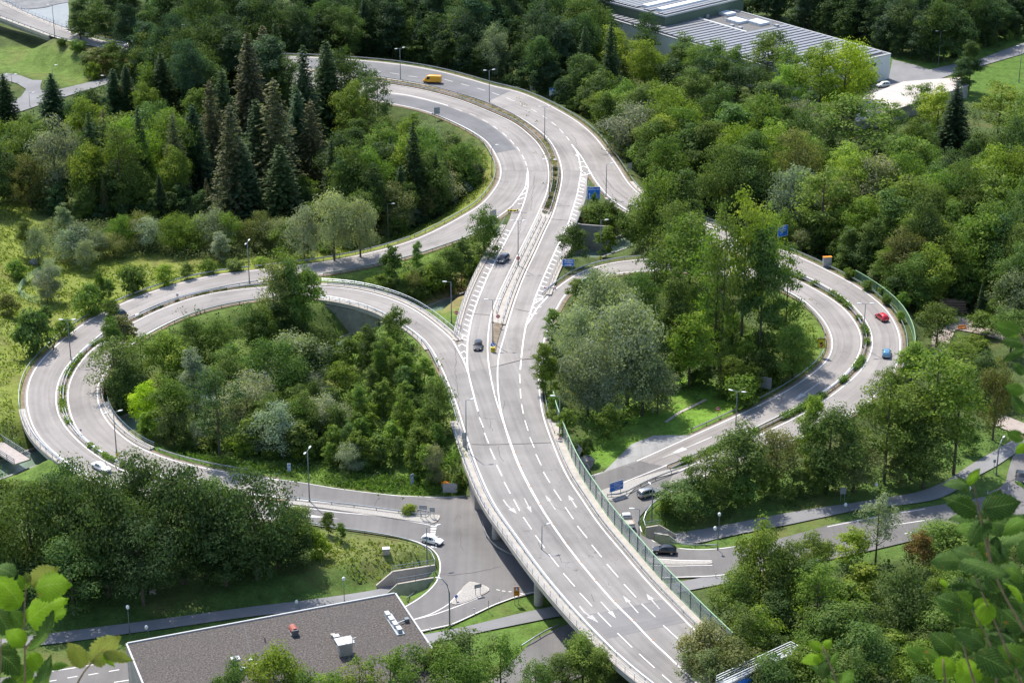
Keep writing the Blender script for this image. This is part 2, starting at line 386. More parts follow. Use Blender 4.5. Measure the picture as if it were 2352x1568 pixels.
def flat(name, s, z, mat, low=True, samp=True, lift=0.):
    pts = parse(s, z); m = MB(); tr = tessellate_polygon([pts]); m.v = [tuple(p) for p in pts]
    m.f = []
    for t in tr:
        a, b, c = (pts[i] for i in t)
        m.f.append(tuple(t) if (b-a).cross(c-a).z > 0 else tuple(reversed(t)))
    m.uv = [(p.x, p.y) for p in pts]
    o = m.build(name, mat, kind='structure'); reg(m, low)
    if samp:
        xs = [p.x for p in pts]; ys = [p.y for p in pts]
        x = min(xs)
        while x < max(xs):
            y = min(ys)
            while y < max(ys):
                if inside(x, y, pts): SAMPLES.append((x, y, z, True))
                y += 2.6
            x += 2.6
        q = pts+[pts[0]]
        for i in range(len(pts)):
            L = (q[i+1]-q[i]).length
            for j in range(int(L/2)+1): v = q[i].lerp(q[i+1], j/(L/2+1e-6) if L > 2 else 0); SAMPLES.append((v.x, v.y, z, True))
    return o
def inside(x, y, poly):
    c = False; n = len(poly); j = n-1
    for i in range(n):
        yi, yj = poly[i][1], poly[j][1]
        if (yi > y) != (yj > y) and x < (poly[j][0]-poly[i][0])*(y-yi)/(yj-yi)+poly[i][0]: c = not c
        j = i
    return c
# ---- elevated network
strip('road', N_up, N_lo, M_ROAD2, bank=False, verge=(0, 0), samp=False)
Nu2 = sec(N_up, (150, 70)); Nl2 = sec(N_lo, (138, 89))
for a, b in zip(resample(offset(Nu2, 1.5), 60), resample(offset(Nl2, -1.5), 60)):
    for j in range(6): q = a.lerp(b, j/5); SAMPLES.append((q.x, q.y, q.z, True))
strip('road', sec(LO_out, None, (1151,392)), sec(RO_out, None, (1424,392)), M_ROAD)
strip('road', sec(LO_out, (1151,392)), LO_in, M_ROAD)
strip('road', sec(RO_out, (1424,392)), RO_in, M_ROAD)
strip('road', M_L1, M_R1, M_ROAD, margin=(.15, .15), verge=(0, 0))
strip('road', LI_in, LI_out, M_ROAD, margin=(.5, 0.4))
strip('road', RI_in, RI_out, M_ROAD, margin=(.5, .4))
# seams between the surfaces are closed by slightly lower sheets
def seam(a, b, c, d, drop=.015):
    A = pixw([a, b]); B = pixw([d, c]); m = ribbon(resample([p-Vector((0,0,drop)) for p in A], 12), resample([p-Vector((0,0,drop)) for p in B], 12)); m.build('road', M_ROAD, kind='structure'); reg(m)
def pixw(q): return [P(x, y, z) for x, y, z in q]
seam((1150,384,4.58),(1425,384,4.5),(1434,404,4.5),(1152,402,4.58))
seam((1002,812,6.0),(1245,808,6.1),(1240,850,6.17),(1026,872,6.17), .02)
# main carriageway over the junction: bank only down to the abutment
a2 = resample(M_L2, 160); b2 = resample(M_R2, 160)
strip('road', M_L2, M_R2, M_ROAD2, margin=(.55, .55), bank=True, low=False, verge=(0, 0), samp=False)
for i in range(160):
    if i < 47:
        for j in range(12): q = a2[i].lerp(b2[i], j/11); SAMPLES.append((q.x, q.y, q.z, True))
# ---- lower network
flat('junction_road', "640,1101 688,1107 763,1120 838,1130 913,1138 988,1141 1045,1141 1098,1135 1220,1118 1351,1094 1401,1079 1463,1058 1526,1070 1551,1086 1550,1122 1510,1145 1486,1166 1470,1185 1465,1201 1474,1228 1508,1247 1551,1259 1601,1263 1648,1261 1780,1239 1900,1206 2039,1178 2174,1156 2262,1140 2420,1116 2420,1188 2090,1242 1950,1275 1800,1305 1636,1324 1508,1328 1350,1343 1230,1361 1176,1374 1138,1388 1088,1412 1038,1435 958,1453 925,1464 700,1502 309,1567 0,1625 -80,1640 -80,1570 0,1556 118,1538 270,1514 600,1452 860,1404 930,1391 976,1361 1001,1336 1010,1308 1008,1281 988,1257 958,1245 913,1234 838,1222 763,1212 680,1199 658,1160 658,1143", .125, M_LOW)
flat('access_road', "1195,1500 1222,1471 1266,1448 1330,1422 1480,1385 1600,1430 1400,1520 1290,1575 1200,1640 1060,1700 1130,1560", .10, M_LOW)
flat('side_road', "2352,1022 2326,1049 2316,1079 2311,1104 2294,1121 2262,1134 2300,1138 2420,1116 2480,1060 2480,960", .13, M_LOW)
def path(name, a, b, mat=M_PATHM, z=.1, verge=(0, 0)): return strip(name, TL(a, z), TL(b, z), mat, margin=(0, 0), verge=verge)
cycA = catmull(parse("-60,1475,.1 0,1467,.1 125,1452,-.1 288,1431 425,1413,-.5 588,1391 713,1376,-1.2 865,1353,-2.1 902,1341,-2.4 1002,1325,-2.4"), 2)
cycB = catmull(parse("-60,1497,.1 0,1488,.1 125,1477,-.1 300,1453 375,1443,-.5 588,1413 663,1406,-1.1 780,1391,-1.6 893,1374,-2.3 912,1370,-2.4 999,1354,-2.4"), 2)
strip('cycle_path', cycA, cycB, M_PATHM, margin=(0, 0), verge=(.25, 0))
prA = catmull(parse("1470,1226,-2.4 1530,1226,-2.4 1560,1222 1626,1212,-1.2 1701,1198,-.5 1814,1176,0 1979,1151,.1 2039,1141 2101,1131 2164,1109,.1 2189,1094 2239,1061 2290,1032 2324,1011 2400,965,.1"), 2)
prB = catmull(parse("1480,1256,-2.4 1540,1252,-2.4 1600,1247,-1.8 1680,1229,-.8 1814,1203,0 1904,1184,0 1979,1169,.1 2051,1161 2150,1146,.1 2205,1120 2239,1096 2289,1069 2339,1036 2420,990,.1"), 2)
strip('cycle_path', prA, prB, M_PATHM, margin=(0, 0), verge=(.25, 0))
path('footpath', "963,1458 1038,1445 1113,1428 1176,1411 1246,1396 1400,1366 1526,1341 1720,1306", "976,1480 1040,1466 1088,1453 1176,1436 1238,1423 1400,1392 1546,1362 1740,1324")
flat('gravel_path', "2145,724 2210,727 2262,747 2340,768 2400,800 2400,815 2300,780 2240,764 2195,756 2180,790 2176,830 2140,835 2140,780", .1, plain('light_gravel', (.36, .30, .26), .95, var=.2, scale=.6))
flat('gravel_path', "2285,945 2330,962 2420,1000 2400,1020 2320,990 2280,975", .1, MATS['light_gravel'])
flat('yard_road', "17,168 45,173 75,184 97,184 93,196 93,206 112,211 200,190 260,176 262,188 150,222 60,252 20,264 -60,290 -60,262 30,234 48,222 60,205 40,192 10,184 -30,180", .1, M_PATHM)
flat('yard_road', "2050,137 2100,149 2135,160 2200,146 2241,140 2290,121 2360,95 2380,110 2346,125 2246,154 2190,170 2140,188 2080,196 2040,205 1990,215 1940,225 2000,195 2040,185", .1, M_PATHM)
# ================================================================= ground height field
CAN_A, CAN_B = P(60, 1060, -2), P(1388, 574, -2)
cd_ = (CAN_B-CAN_A); cd_.z = 0; cd_.normalize(); cn_ = Vector((-cd_.y, cd_.x, 0))
CAN_A2 = CAN_A-cd_*60; CAN_B2 = CAN_B+cd_*45
CAN_L = (CAN_B2-CAN_A2).dot(cd_)
def canal_d(x, y):
    rx, ry = x-CAN_A2.x, y-CAN_A2.y
    s = rx*cd_.x+ry*cd_.y; d = abs(rx*cn_.x+ry*cn_.y)
    return s, d
kd = KDTree(len(SAMPLES))
for i, s_ in enumerate(SAMPLES): kd.insert((s_[0], s_[1], 0), i)
kd.balance()
def sstep(a, b, x): t = min(1, max(0, (x-a)/(b-a))); return t*t*(3-2*t)
def base_h(x, y):
    h = -.08
    # rising meadow beyond the left loop
    px, py, _ = proj((x, y, 0))
    h += 4.2*sstep(150, -60, px-(py-700)*.15)*sstep(430, 560, py)*sstep(1120, 980, py)
    # river bed far top left
    h -= 3.2*sstep(190, 120, px)*sstep(78, 30, py-px*.22)
    h += .35*math.sin(x*.11+1.3)*math.sin(y*.093)
    return h
def height_raw(x, y):
    h = base_h(x, y)
    co, i, d = kd.find((x, y, 0))
    zn = SAMPLES[i][2]; s = max(0, d-1.6)/1.7
    h = min(max(h, zn-.22-s), zn-.22+s)
    if d < 1.6: h = zn-.22
    s_, dc = canal_d(x, y)
    if 0 < s_ < CAN_L:
        if dc < 3.7: h = -3.6
        elif dc < 10: h = min(h, -1.75+(dc-3.7)/6.3*(h+1.75)) if h > -1.75 else h
    return h
xs = list(np.arange(-206, 207, 1.7)); ys = list(np.arange(246, 812, 1.7))
xs = [-4000, -1500, -700, -400, -280, -230]+xs+[230, 280, 400, 700, 1500, 4000]
ys = [-300, 0, 120, 190, 225]+ys+[830, 870, 950, 1100, 1500, 2500, 5000, 9000]
GX, GY = np.array(xs, float), np.array(ys, float)
GH = np.array([[height_raw(x, y) for x in xs] for y in ys])
def gh(x, y):
    i = int(np.searchsorted(GX, x))-1; j = int(np.searchsorted(GY, y))-1
    i = min(max(i, 0), len(xs)-2); j = min(max(j, 0), len(ys)-2)
    u = (x-GX[i])/(GX[i+1]-GX[i]); v = (y-GY[j])/(GY[j+1]-GY[j])
    return float((GH[j,i]*(1-u)+GH[j,i+1]*u)*(1-v)+(GH[j+1,i]*(1-u)+GH[j+1,i+1]*u)*v)
def G(px, py, extra=0.):
    """world point on the ground seen at a view pixel (ray marched down to height field + extra)"""
    z = 6.
    for _ in range(14):
        v = P(px, py, z); z = .5*z+.5*(gh(v.x, v.y)+extra)
    v = P(px, py, z); return Vector((v.x, v.y, gh(v.x, v.y)+extra))
# ground colour zones (what grows there), as a vertex attribute
def poly(s): return [tuple(float(a) for a in t.split(',')) for t in s.split()]
ZONES = [
 (poly("-900,380 50,440 90,500 110,570 200,570 330,580 450,590 640,585 800,560 1000,495 1090,455 1112,330 1050,285 990,258 1040,250 1180,400 1100,490 800,602 560,630 330,690 180,770 80,860 60,980 80,1030 -900,1130"), (.195, .235, .050)),
 (poly("0,110 60,105 130,105 200,125 235,160 245,182 150,200 100,190 60,176 10,165 -40,160"), (.125, .185, .045)),
 (poly("90,92 260,112 330,130 260,178 235,160 200,125 120,104"), (.20, .185, .075)),
 (poly("1335,960 1480,850 1640,880 1710,930 1690,950 1500,1035 1400,1075 1330,1060"), (.150, .265, .040)),
 (poly("740,770 960,740 1020,850 1070,1010 1100,1140 980,1145 560,1085 420,1060 560,1000"), (.130, .205, .042)),
 (poly("560,640 800,620 1090,535 1150,520 1060,750 980,725 880,668 740,648"), (.135, .20, .042)),
 (poly("300,940 420,990 560,1050 420,1062 330,1035 300,1005"), (.075, .155, .028)),
 (poly("-300,1390 300,1340 680,1200 1010,1270 1010,1380 900,1470 -300,1620"), (.085, .145, .034)),
 (poly("700,1210 960,1240 1005,1285 900,1320 740,1290"), (.165, .19, .06)),
 (poly("1480,1130 2400,960 2400,1250 1480,1340"), (.095, .155, .036)),
 (poly("900,1370 1300,1340 1300,1480 1000,1600 940,1500"), (.105, .175, .036)),
 (poly("2030,135 2400,60 2400,260 2200,230 2090,200"), (.095, .165, .034)),
 (poly("1780,670 1880,700 1915,790 1880,860 1760,920 1700,940 1760,820"), (.13, .19, .04)),
 (poly("-60,1000 60,990 190,1090 120,1130 -60,1100"), (.11, .175, .038)),
 (poly("235,860 240,780 330,740 500,690 640,675 740,680 900,730 960,780 740,780 560,860 330,960"), (.115, .165, .042)),
 (poly("1130,560 1140,600 1040,720 960,690 1010,660"), (.25, .185, .09)),
]
def zone_col(px, py):
    c = (.078, .108, .036)
    for pl, q in ZONES:
        if inside(px, py, pl): c = q
    return c
def ground():
    nx, ny = len(xs), len(ys)
    v = [(xs[i], ys[j], GH[j,i]) for j in range(ny) for i in range(nx)]
    f = [(j*nx+i, j*nx+i+1, (j+1)*nx+i+1, (j+1)*nx+i) for j in range(ny-1) for i in range(nx-1)]
    m = MB(); m.v = v; m.f = f; reg(m)
    mt, n, l, b = newmat('ground_cover')
    at = n.new('ShaderNodeVertexColor'); at.layer_name = 'cover'
    pos = wpos(n)
    f1 = noise(n, l, .35, 6, .7, pos); f2 = noise(n, l, 2.2, 4, .7, pos); f3 = noise(n, l, .06, 4, .6, pos)
    s1 = n.new('ShaderNodeVectorMath'); s1.operation = 'SCALE'; l.new(at.outputs[0], s1.inputs[0])
    l.new(math_(n, l, 'MULTIPLY', maprange(n, l, f1, .3, .7, .62, 1.35), maprange(n, l, f2, .3, .7, .75, 1.25)), s1.inputs['Scale'])
    c = mix(n, l, maprange(n, l, f3, .52, .68, 0, .55), s1.outputs[0], (.17, .145, .06))
    c = mix(n, l, maprange(n, l, noise(n, l, .9, 5, .7, pos), .60, .72, 0, .35), c, (.16, .13, .08))
    l.new(c, b.inputs['Base Color']); b.inputs['Roughness'].default_value = 1; b.inputs['Specular IOR Level'].default_value = .1
    bp = n.new('ShaderNodeBump'); bp.inputs['Strength'].default_value = .8; bp.inputs['Distance'].default_value = .25
    l.new(f2, bp.inputs['Height']); l.new(bp.outputs[0], b.inputs['Normal'])
    o = m.build('ground', mt, smooth=True, kind='structure')
    ca = o.data.color_attributes.new('cover', 'FLOAT_COLOR', 'POINT')
    cols = np.ones((len(v), 4), dtype=np.float32)
    for k, p in enumerate(v):
        if p[1] < 200: continue
        px, py, _ = proj(p)
        if -900 < px < 3200 and -300 < py < 1800: cols[k,:3] = zone_col(px, py)
        else: cols[k,:3] = (.07, .10, .034)
    # soften the borders between the kinds of cover
    c3 = cols.reshape(ny, nx, 4)
    for _ in range(2): c3[1:-1,1:-1] = (c3[1:-1,1:-1]*2+c3[:-2,1:-1]+c3[2:,1:-1]+c3[1:-1,:-2]+c3[1:-1,2:])/6
    ca.data.foreach_set('color', c3.ravel())
ground()
BV_U = BVHTree.FromPolygons(TRI_U[0], TRI_U[1]); BV_L = BVHTree.FromPolygons(TRI_L[0], TRI_L[1])
def hit(px, py, low=False):
    d = ray(px, py).normalized()
    h = (BV_L if low else BV_U).ray_cast(Vector((0, 0, CAMZ)), d)
    return h[0] if h[0] is not None else P(px, py, 0)
def under(x, y, low=False):
    h = (BV_L if low else BV_U).ray_cast(Vector((x, y, 60)), Vector((0, 0, -1)))
    return h[0].z if h[0] is not None else 0.
def near_road(x, y): return kd.find((x, y, 0))[2]
# canal: water sheet and concrete walls
wl = 2.25
a0, b0 = CAN_A2, CAN_B2
m = MB(); m.add([a0+cn_*3.4, a0-cn_*3.4, b0-cn_*3.4, b0+cn_*3.4], [(0, 1, 2, 3)]); m.v = [(v[0], v[1], -wl) for v in m.v]
m.build('canal_water', M_CANALW, kind='structure')
for sg in (1, -1):
    m = MB(); q0 = a0+cn_*3.55*sg; q1 = b0+cn_*3.55*sg; q0.z = q1.z = -2.35; m.beam(q0, q1, .5, 1.5); o = m.build('canal_wall', M_CONCD)
    o['label'] = 'low concrete wall along the %s bank of the green canal' % ('far' if sg > 0 else 'near'); o['category'] = 'canal wall'
# river, gravel bank
flat('river_water', "-300,-90 165,-90 262,-80 262,20 240,60 170,62 90,60 40,30 -100,0", -1.6, M_RIVER, samp=False)
flat('gravel_bank', "-200,-90 165,-90 162,4 130,10 105,17 70,21 45,20 20,5 -60,-14", -1.45, plain('river_gravel', (.20, .198, .20), .95, var=.3, scale=.35), samp=False)
# ================================================================= paint
def pix(s, low=False, dens=6):
    """polyline laid on whatever road surface is seen at those pixels"""
    q = poly(s); out = []
    for i in range(len(q)-1):
        k = max(1, int(math.hypot(q[i+1][0]-q[i][0], (q[i+1][1]-q[i][1])*2)/dens/2))
        for j in range(k): out.append(hit(q[i][0]+(q[i+1][0]-q[i][0])*j/k, q[i][1]+(q[i+1][1]-q[i][1])*j/k, low))
    out.append(hit(q[-1][0], q[-1][1], low)); return out
EL = .27
def edge_line(pts, wd=EL, mat=M_PAINT, name='edge_line', lift=.025):
    m = line_mesh(pts, wd, 0); m.v = [(v[0], v[1], (max(v[2], under(v[0], v[1])) if abs(under(v[0], v[1])-v[2]) < .5 else v[2])+lift) for v in m.v]; m.build(name, mat, kind='structure')
edge_line(N_up); edge_line(N_lo)
edge_line(RO_out); edge_line(LO_out); edge_line(sec(LO_in, (1176, 474))); edge_line(sec(LI_out, (1043, 784))); edge_line(LI_in)
edge_line(ML_rt); edge_line(MR_lt, lift=.028); edge_line(sec(RI_in, (1262,745))); edge_line(sec(RI_out, (1215,739), (1526,1070)))
edge_line(sec(RO_in, (1376,427))); edge_line(M_R2); edge_line(M_L2); edge_line(sec(RI_in, None, (1262,745)))
def paint(name, segs, wd=.16, low=False, mat=M_PAINT, lift=.03, sm=0):
    m = MB()
    for s in segs:
        p = pix(s, low)
        if sm: p = smooth(catmull(p, 1.5), sm)
        line_mesh(p, wd, lift, m)
    m.build(name, mat, kind='structure')
# double centre line south of the median
paint('centre_line', ["1173,1024 1185,1057 1200,1090 1220,1129 1248,1176 1268,1206 1298,1249 1333,1294 1368,1336 1410,1384 1453,1426 1495,1471 1528,1501 1563,1535 1610,1578 1660,1625", "1176,1023 1188,1056 1203,1089 1223,1127 1251,1176 1271,1206 1301,1249 1336,1294 1371,1336 1413,1384 1456,1426 1498,1471 1531,1501 1566,1535 1613,1578 1663,1625"], .15, sm=3)
# gore lines of the left hatch, then lane dashes
paint('lane_line', ["1202,782 1208,747 1217,722 1231,679 1246,642 1263,604 1281,564 1293,539 1306,512 1318,472 1326,447 1333,407 1335,392 1332,372 1326,350 1313,332", "1195,849 1198,815 1202,782"], .3, sm=2)
paint('lane_line', ["1212,392 1214,405 1213,429 1206,459 1193,494 1173,532 1146,584 1121,632 1098,687 1083,732 1074,782 1073,821 1074,849 1081,879 1091,919 1098,944"], .3, sm=2)
paint('lane_line', ["1212,392 1208,429 1193,452 1176,474", "1313,332 1336,360 1351,387 1364,410 1376,427", "1041,784 1053,806 1068,834 1075,856", "1258,682 1238,702 1216,739 1208,748"], .3, sm=2)
paint('lane_line', ["888,213 938,219 988,231 1029,243"], .45, sm=2)
paint('lane_dashes', ["1045,250 1062,256","1078,261 1093,267","1108,275 1121,282","1133,290 1143,297","1154,305 1164,314","1171,321 1181,332","1187,338 1194,348","1199,356 1204,366","1206,371 1210,381","1211,386 1212,394",
 "823,157 842,160","855,162 874,165","896,168 917,171","938,175 959,178","1021,183 1040,188","1059,193 1077,198","1096,203 1114,208","1130,213 1147,219","1163,225 1182,233","1193,238 1207,245","1220,251 1233,258","1246,266 1257,273","1267,281 1277,289","1285,297 1294,306","1301,314 1308,323"], .2)
paint('lane_dashes', ["1193.5,859 1194.7,880","1194.7,893 1196.5,915","1198,928 1202,950","1205.5,965 1213,989","1217,1004 1227,1028","1231,1043 1243,1068","1248,1083 1263,1108.5","1272,1123.5 1289,1149","1298,1164 1317,1191.5","1326,1207 1348.5,1235","1359,1250.5 1382,1279","1394,1295 1420,1325","1433,1341 1461,1371","1474,1386 1505.5,1416.5","1523.5,1435.5 1557,1466","1585,1489 1620,1520",
 "1101,958 1110,981.5","1112.5,993.5 1122.5,1018","1125.5,1029.5 1137,1055","1140.5,1067 1153,1093","1158,1106.5 1172,1133","1180,1146.5 1194,1173","1202,1187 1221,1215","1230,1229 1251,1258","1260.5,1272 1283.5,1301","1294,1316 1320,1346","1331.5,1361 1360,1391.5","1373,1406.5 1403.5,1438","1418,1453 1452,1486","1468,1501 1503.5,1533","1521,1548.5 1545,1570"], .2)
# hatching bars between the through line and the parapets
def hatch(inner, outer, ks, wd=.42, skew=.6):
    """bars from the inner line to the outer line; inner/outer dense world polylines"""
    m = MB(); L = plen(inner)
    a = resample(inner, int(L/.5)); b = resample(outer, int(plen(outer)/.5))
    s = 0; nxt = 0
    i = 0
    while i < len(a):
        p = a[i]; j = min(range(len(b)), key=lambda k: (b[k]-p).length_squared)
        t = a[min(i+1, len(a)-1)]-a[i-1 if i else 0]; t.normalize()
        j2 = min(len(b)-1, max(0, j+int(skew/.5)))
        q = b[j2]
        if 1.0 < (q-p).length < 9:
            d = (q-p); e = d.normalized()
            line_mesh([p+e*.1, p.lerp(q, .5), q-e*.25], wd, .03, m)
        i += int(ks/.5)
    m.build('hatch_bars', M_PAINT, kind='structure')
thL = pix("1173,532 1146,584 1121,632 1098,687 1083,732 1074,782"); ouL = pix("1160,528 1128,587 1105,630 1083,680 1065,737 1057,775")
hatch(thL, ouL, 3.05, skew=-1.5)
thR = pix("1335,392 1333,407 1326,447 1318,472 1306,512 1293,539 1281,564 1263,604 1246,642 1231,679 1225,700"); ouR = pix("1346,396 1345,417 1343,442 1335,474 1324,504 1304,550 1286,589 1274,614 1261,644 1252,668 1249,684")
hatch(thR, ouR, 3.05, skew=1.5)
paint('hatch_bars', ["1226,687 1236,692 1251,689","1221,704 1232,709 1243,704","1215,718 1223,724 1233,719","1211,731 1216,735 1222,732",
 "1063,768 1061,778 1073,781","1052,795 1061,790 1073,796","1057,812 1066,806 1073,812","1064,826 1068,821 1073,824","1043,770 1051,783",
 "1176,478 1195,482","1180,468 1200,468","1186,460 1205,454","1194,450 1208,443","1201,438 1210,432",
 "1327,373 1341,372","1330,386 1340,382 1350,386","1334,404 1346,402 1357,398 1352,392","1335,412 1346,415","1322,356 1330,361"], .4)
# expansion joints
paint('joint', ["1148,1041 1090,1011"] and ["1083,1020 1120,1021 1160,1020 1200,1019 1267,1016","1180,487 1210,489","1261,503 1310,507","1073,720 1105,722 1125,724","1185,710 1215,716"], .22, mat=plain('joint_tar', (.10, .08, .075), .8), lift=.035)
# darker, newer asphalt
def patch(s, mat=M_DARK, lift=.012, low=False, name='asphalt_patch'):
    q = poly(s); nq = []
    for i in range(len(q)):
        a, b = q[i], q[(i+1) % len(q)]; k = max(1, int(math.hypot(b[0]-a[0], b[1]-a[1])/14))
        nq += [(a[0]+(b[0]-a[0])*j/k, a[1]+(b[1]-a[1])*j/k) for j in range(k)]
    pts = [hit(x, y, low)+Vector((0, 0, lift)) for x, y in nq]
    tr = tessellate_polygon([[Vector((p.x, p.y, 0)) for p in pts]]); m = MB(); m.v = [tuple(p) for p in pts]; m.uv = [(p.x, p.y) for p in pts]
    for t in tr:
        a, b, c = (pts[i] for i in t); m.f.append(tuple(t) if (b-a).cross(c-a).z > 0 else tuple(reversed(t)))
    m.build(name, mat, kind='structure')
def band(name, A, B, mat, lift=.012):
    n = max(6, int(plen(A)/2)); A = resample(A, n); B = resample(B, n); K = 5; m = MB()
    for i in range(n):
        for k in range(K+1):
            q = A[i].lerp(B[i], k/K); z = under(q.x, q.y); m.v.append((q.x, q.y, z+lift)); m.uv.append((k*1.6, i*2.))
            if i and k: o = i*(K+1)+k; m.f.append((o, o-1, o-K-2, o-K-1))
    a, b, c = (Vector(m.v[k]) for k in m.f[0][:3])
    if (b-a).cross(c-a).z < 0: m.f = [tuple(reversed(f)) for f in m.f]
    m.build(name, mat, kind='structure')
band('asphalt_patch', pix("700,133 783,138 863,144 938,153 1013,167 1088,187 1138,202 1172,209"), pix("700,157 800,168 900,181 988,196 1013,203 1063,217 1100,229 1118,235"), M_DARK)
band('asphalt_patch', pix("888,216 938,222 988,234 1029,246 1078,264 1121,284 1155,310 1185,343"), pix("800,216 888,238 960,252 1023,274 1078,300 1110,320 1124,334 1140,352"), M_DARK)
band('asphalt_patch', pix("1338,1412 1420,1398 1520,1376"), pix("1395,1466 1470,1450 1577,1428"), asphalt('asphalt_patched', (.205, .196, .19), streak=.05, crack=False))
patch("1352,1096 1388,1082 1410,1060 1450,1020 1500,1000 1560,998 1596,999 1528,1032 1466,1060 1403,1081", asphalt('asphalt_layby', (.30, .295, .285), crack=False), lift=.016)
# arrows
def arrow(s, wd=.3, head=(.9, 2.6), low=False, name='road_arrow'):
    """straight-ish arrow: shaft polyline then arrow head at its end; sizes in metres"""
    p = pix(s, low); m = MB(); line_mesh(p, wd, .03, m)
    e = p[-1]; t = (p[-1]-p[-2]).normalized(); sd = Vector((-t.y, t.x, 0)).normalized()
    m.add([e+sd*head[0]/1+Vector((0,0,.03)), e-sd*head[0]+Vector((0,0,.03)), e+t*head[1]+Vector((0,0,.03))], [(0, 1, 2)])
    a, b, c = (Vector(m.v[k]) for k in m.f[-1])
    if (b-a).cross(c-a).z < 0: m.f[-1] = tuple(reversed(m.f[-1]))
    m.build(name, M_PAINTA, kind='structure')
def arr(s_, wd=.22, head=(.42, 2.4), low=False): arrow(s_, wd, head, low)
arr("1204,1143 1214,1163"); arr("1156,1147 1165,1160 1174,1168", .26, (.55, 2.2)); arr("1276,1170 1262,1150"); arr("1324,1165 1313,1148", .26, (.5, 2))
arr("1380,1381 1401,1404"); arr("1331,1391 1342,1405 1354,1414", .28, (.6, 2.6)); arr("1466,1407 1444,1382"); arr("1515,1398 1496,1376", .24, (.5, 2))
arrow("1636,1003 1600,1018 1574,1029", .32, (.7, 6.5)); arrow("1886,876 1845,905", .32, (.65, 5.)); arrow("676,1181 686,1182", .3, (.7, 8))
def crack(s_, wd=.09, low=False):
    p = catmull(pix(s_, low), 1.0); q = []
    for i_, v in enumerate(p): q.append(v+Vector((random.gauss(0, .13), random.gauss(0, .13), 0)))
    line_mesh(q, wd, .028).build('crack_seal', MATS['joint_tar'], kind='structure')
for c_ in ("1312,309 1320,318 1326,333","1227,404 1226,432 1222,452 1219,484","1047,795 1046,850 1052,905 1055,938","1098,944 1108,985 1115,1018","1144,1022 1148,1045 1154,1060","1126,964 1130,980 1131,990","1108,960 1138,962","1043,262 1040,270","1390,410 1404,430 1440,458 1470,485","1384,415 1410,452 1452,488","1140,430 1160,437","960,300 980,302","1196,462 1199,500 1190,540","1147,560 1144,590 1136,620","1162,920 1156,940","1235,1245 1243,1260","1283,1272 1290,1290","1357,1365 1364,1380","1206,1219 1219,1219","1540,1038 1576,1052","1800,900 1790,930","430,1100 470,1090","1950,560 1990,600"): crack(c_)
for c_ in ("1043,1200 1052,1180 1060,1190","1056,1215 1058,1245 1064,1262","1030,1320 1080,1316 1150,1300","960,1145 990,1150","870,1142 860,1165","1066,1340 1074,1352"): crack(c_, .08, True)
# lower junction paint
paint('edge_line', ["640,1101 688,1107 763,1120 838,1130 913,1138 988,1141 1045,1141 1098,1135",
 "658,1143 735,1152 813,1159 860,1165", "658,1160 726,1169 778,1176 838,1181 913,1191 988,1205",
 "680,1197 763,1211 838,1220 913,1232 958,1243 988,1256 1005,1272 1012,1295 1010,1316 1003,1336 985,1356 960,1376 930,1393",
 "1551,1120 1510,1146 1486,1166 1470,1185 1467,1201 1476,1228 1508,1246 1551,1258 1601,1262 1648,1260 1720,1250",
 "1463,1058 1401,1079 1351,1094 1300,1105", "1526,1070 1476,1090 1430,1108",
 "943,1424 990,1410 1030,1388 1062,1352 1075,1341 1090,1336", "943,1424 1000,1410 1055,1390 1105,1369",
 "958,1450 1038,1433 1088,1410 1138,1386 1176,1373 1201,1363 1230,1359 1350,1341 1508,1326 1636,1322 1800,1303",
 "1471,1277 1500,1282 1560,1286 1636,1287", "1483,1297 1540,1299 1636,1297", "118,1541 200,1528 270,1516", "262,1566 309,1559", "1900,1209 1971,1195 2039,1182 2125,1168"], .22, low=True, lift=.02, sm=2)
paint('lane_dashes', ["155,1556 178,1552","203,1549 226,1545","250,1541 274,1537","98,1566 130,1561","2046,1206 2139,1192","2078,1225 2096,1222","1140,1353 1148,1355","1153,1356 1161,1357","1168,1358 1175,1358","1195,1362 1201,1362"], .22, low=True, lift=.02)
paint('junction_bars', ["989,1208 1003,1208","989,1213 1002,1214","989,1219 1001,1220","989,1224 1000,1225","990,1254 1004,1256"], .55, low=True, lift=.02)
# traffic islands
def island(name, s, z0, h, mat, low=True, kerb=True):
    pts = parse(s, z0); pts = smooth(catmull(pts+[pts[0]], .7), 2)[:-1]
    m = MB(); m.prism([(p.x, p.y) for p in pts], z0, z0+h); o = m.build(name, M_CONC, kind='structure')
    inn = MB(); c = sum(pts, Vector())/len(pts)
    q = [c+(p-c)*(1-.35/max(.8, (p-c).length)) for p in pts]
    inn.prism([(p.x, p.y) for p in q], z0+h-.02, z0+h+.03); inn.build(name+'_paving', mat, kind='structure'); return o
island('traffic_island', "1079,1336 1095,1337 1112,1345 1127,1351 1127,1357 1110,1365 1085,1377 1055,1388 1035,1389 1035,1384 1052,1366 1066,1345", .13, .13, M_COBBLE)
island('traffic_island', "1475,1279 1510,1284 1560,1288 1640,1289 1640,1295 1560,1297 1500,1295 1478,1289", .13, .12, M_COBBLE)
island('traffic_island', "1372,1131 1388,1124 1500,1088 1551,1076 1566,1078 1551,1087 1508,1098 1458,1122 1440,1142 1425,1150 1400,1150 1378,1142", .13, .12, M_COBBLE)
island('traffic_island', "1003,1183 1012,1180 1010,1190 1002,1201 992,1204 960,1199 900,1190 826,1179 740,1167 660,1156 660,1147 740,1156 900,1172", .13, .12, M_COBBLE)
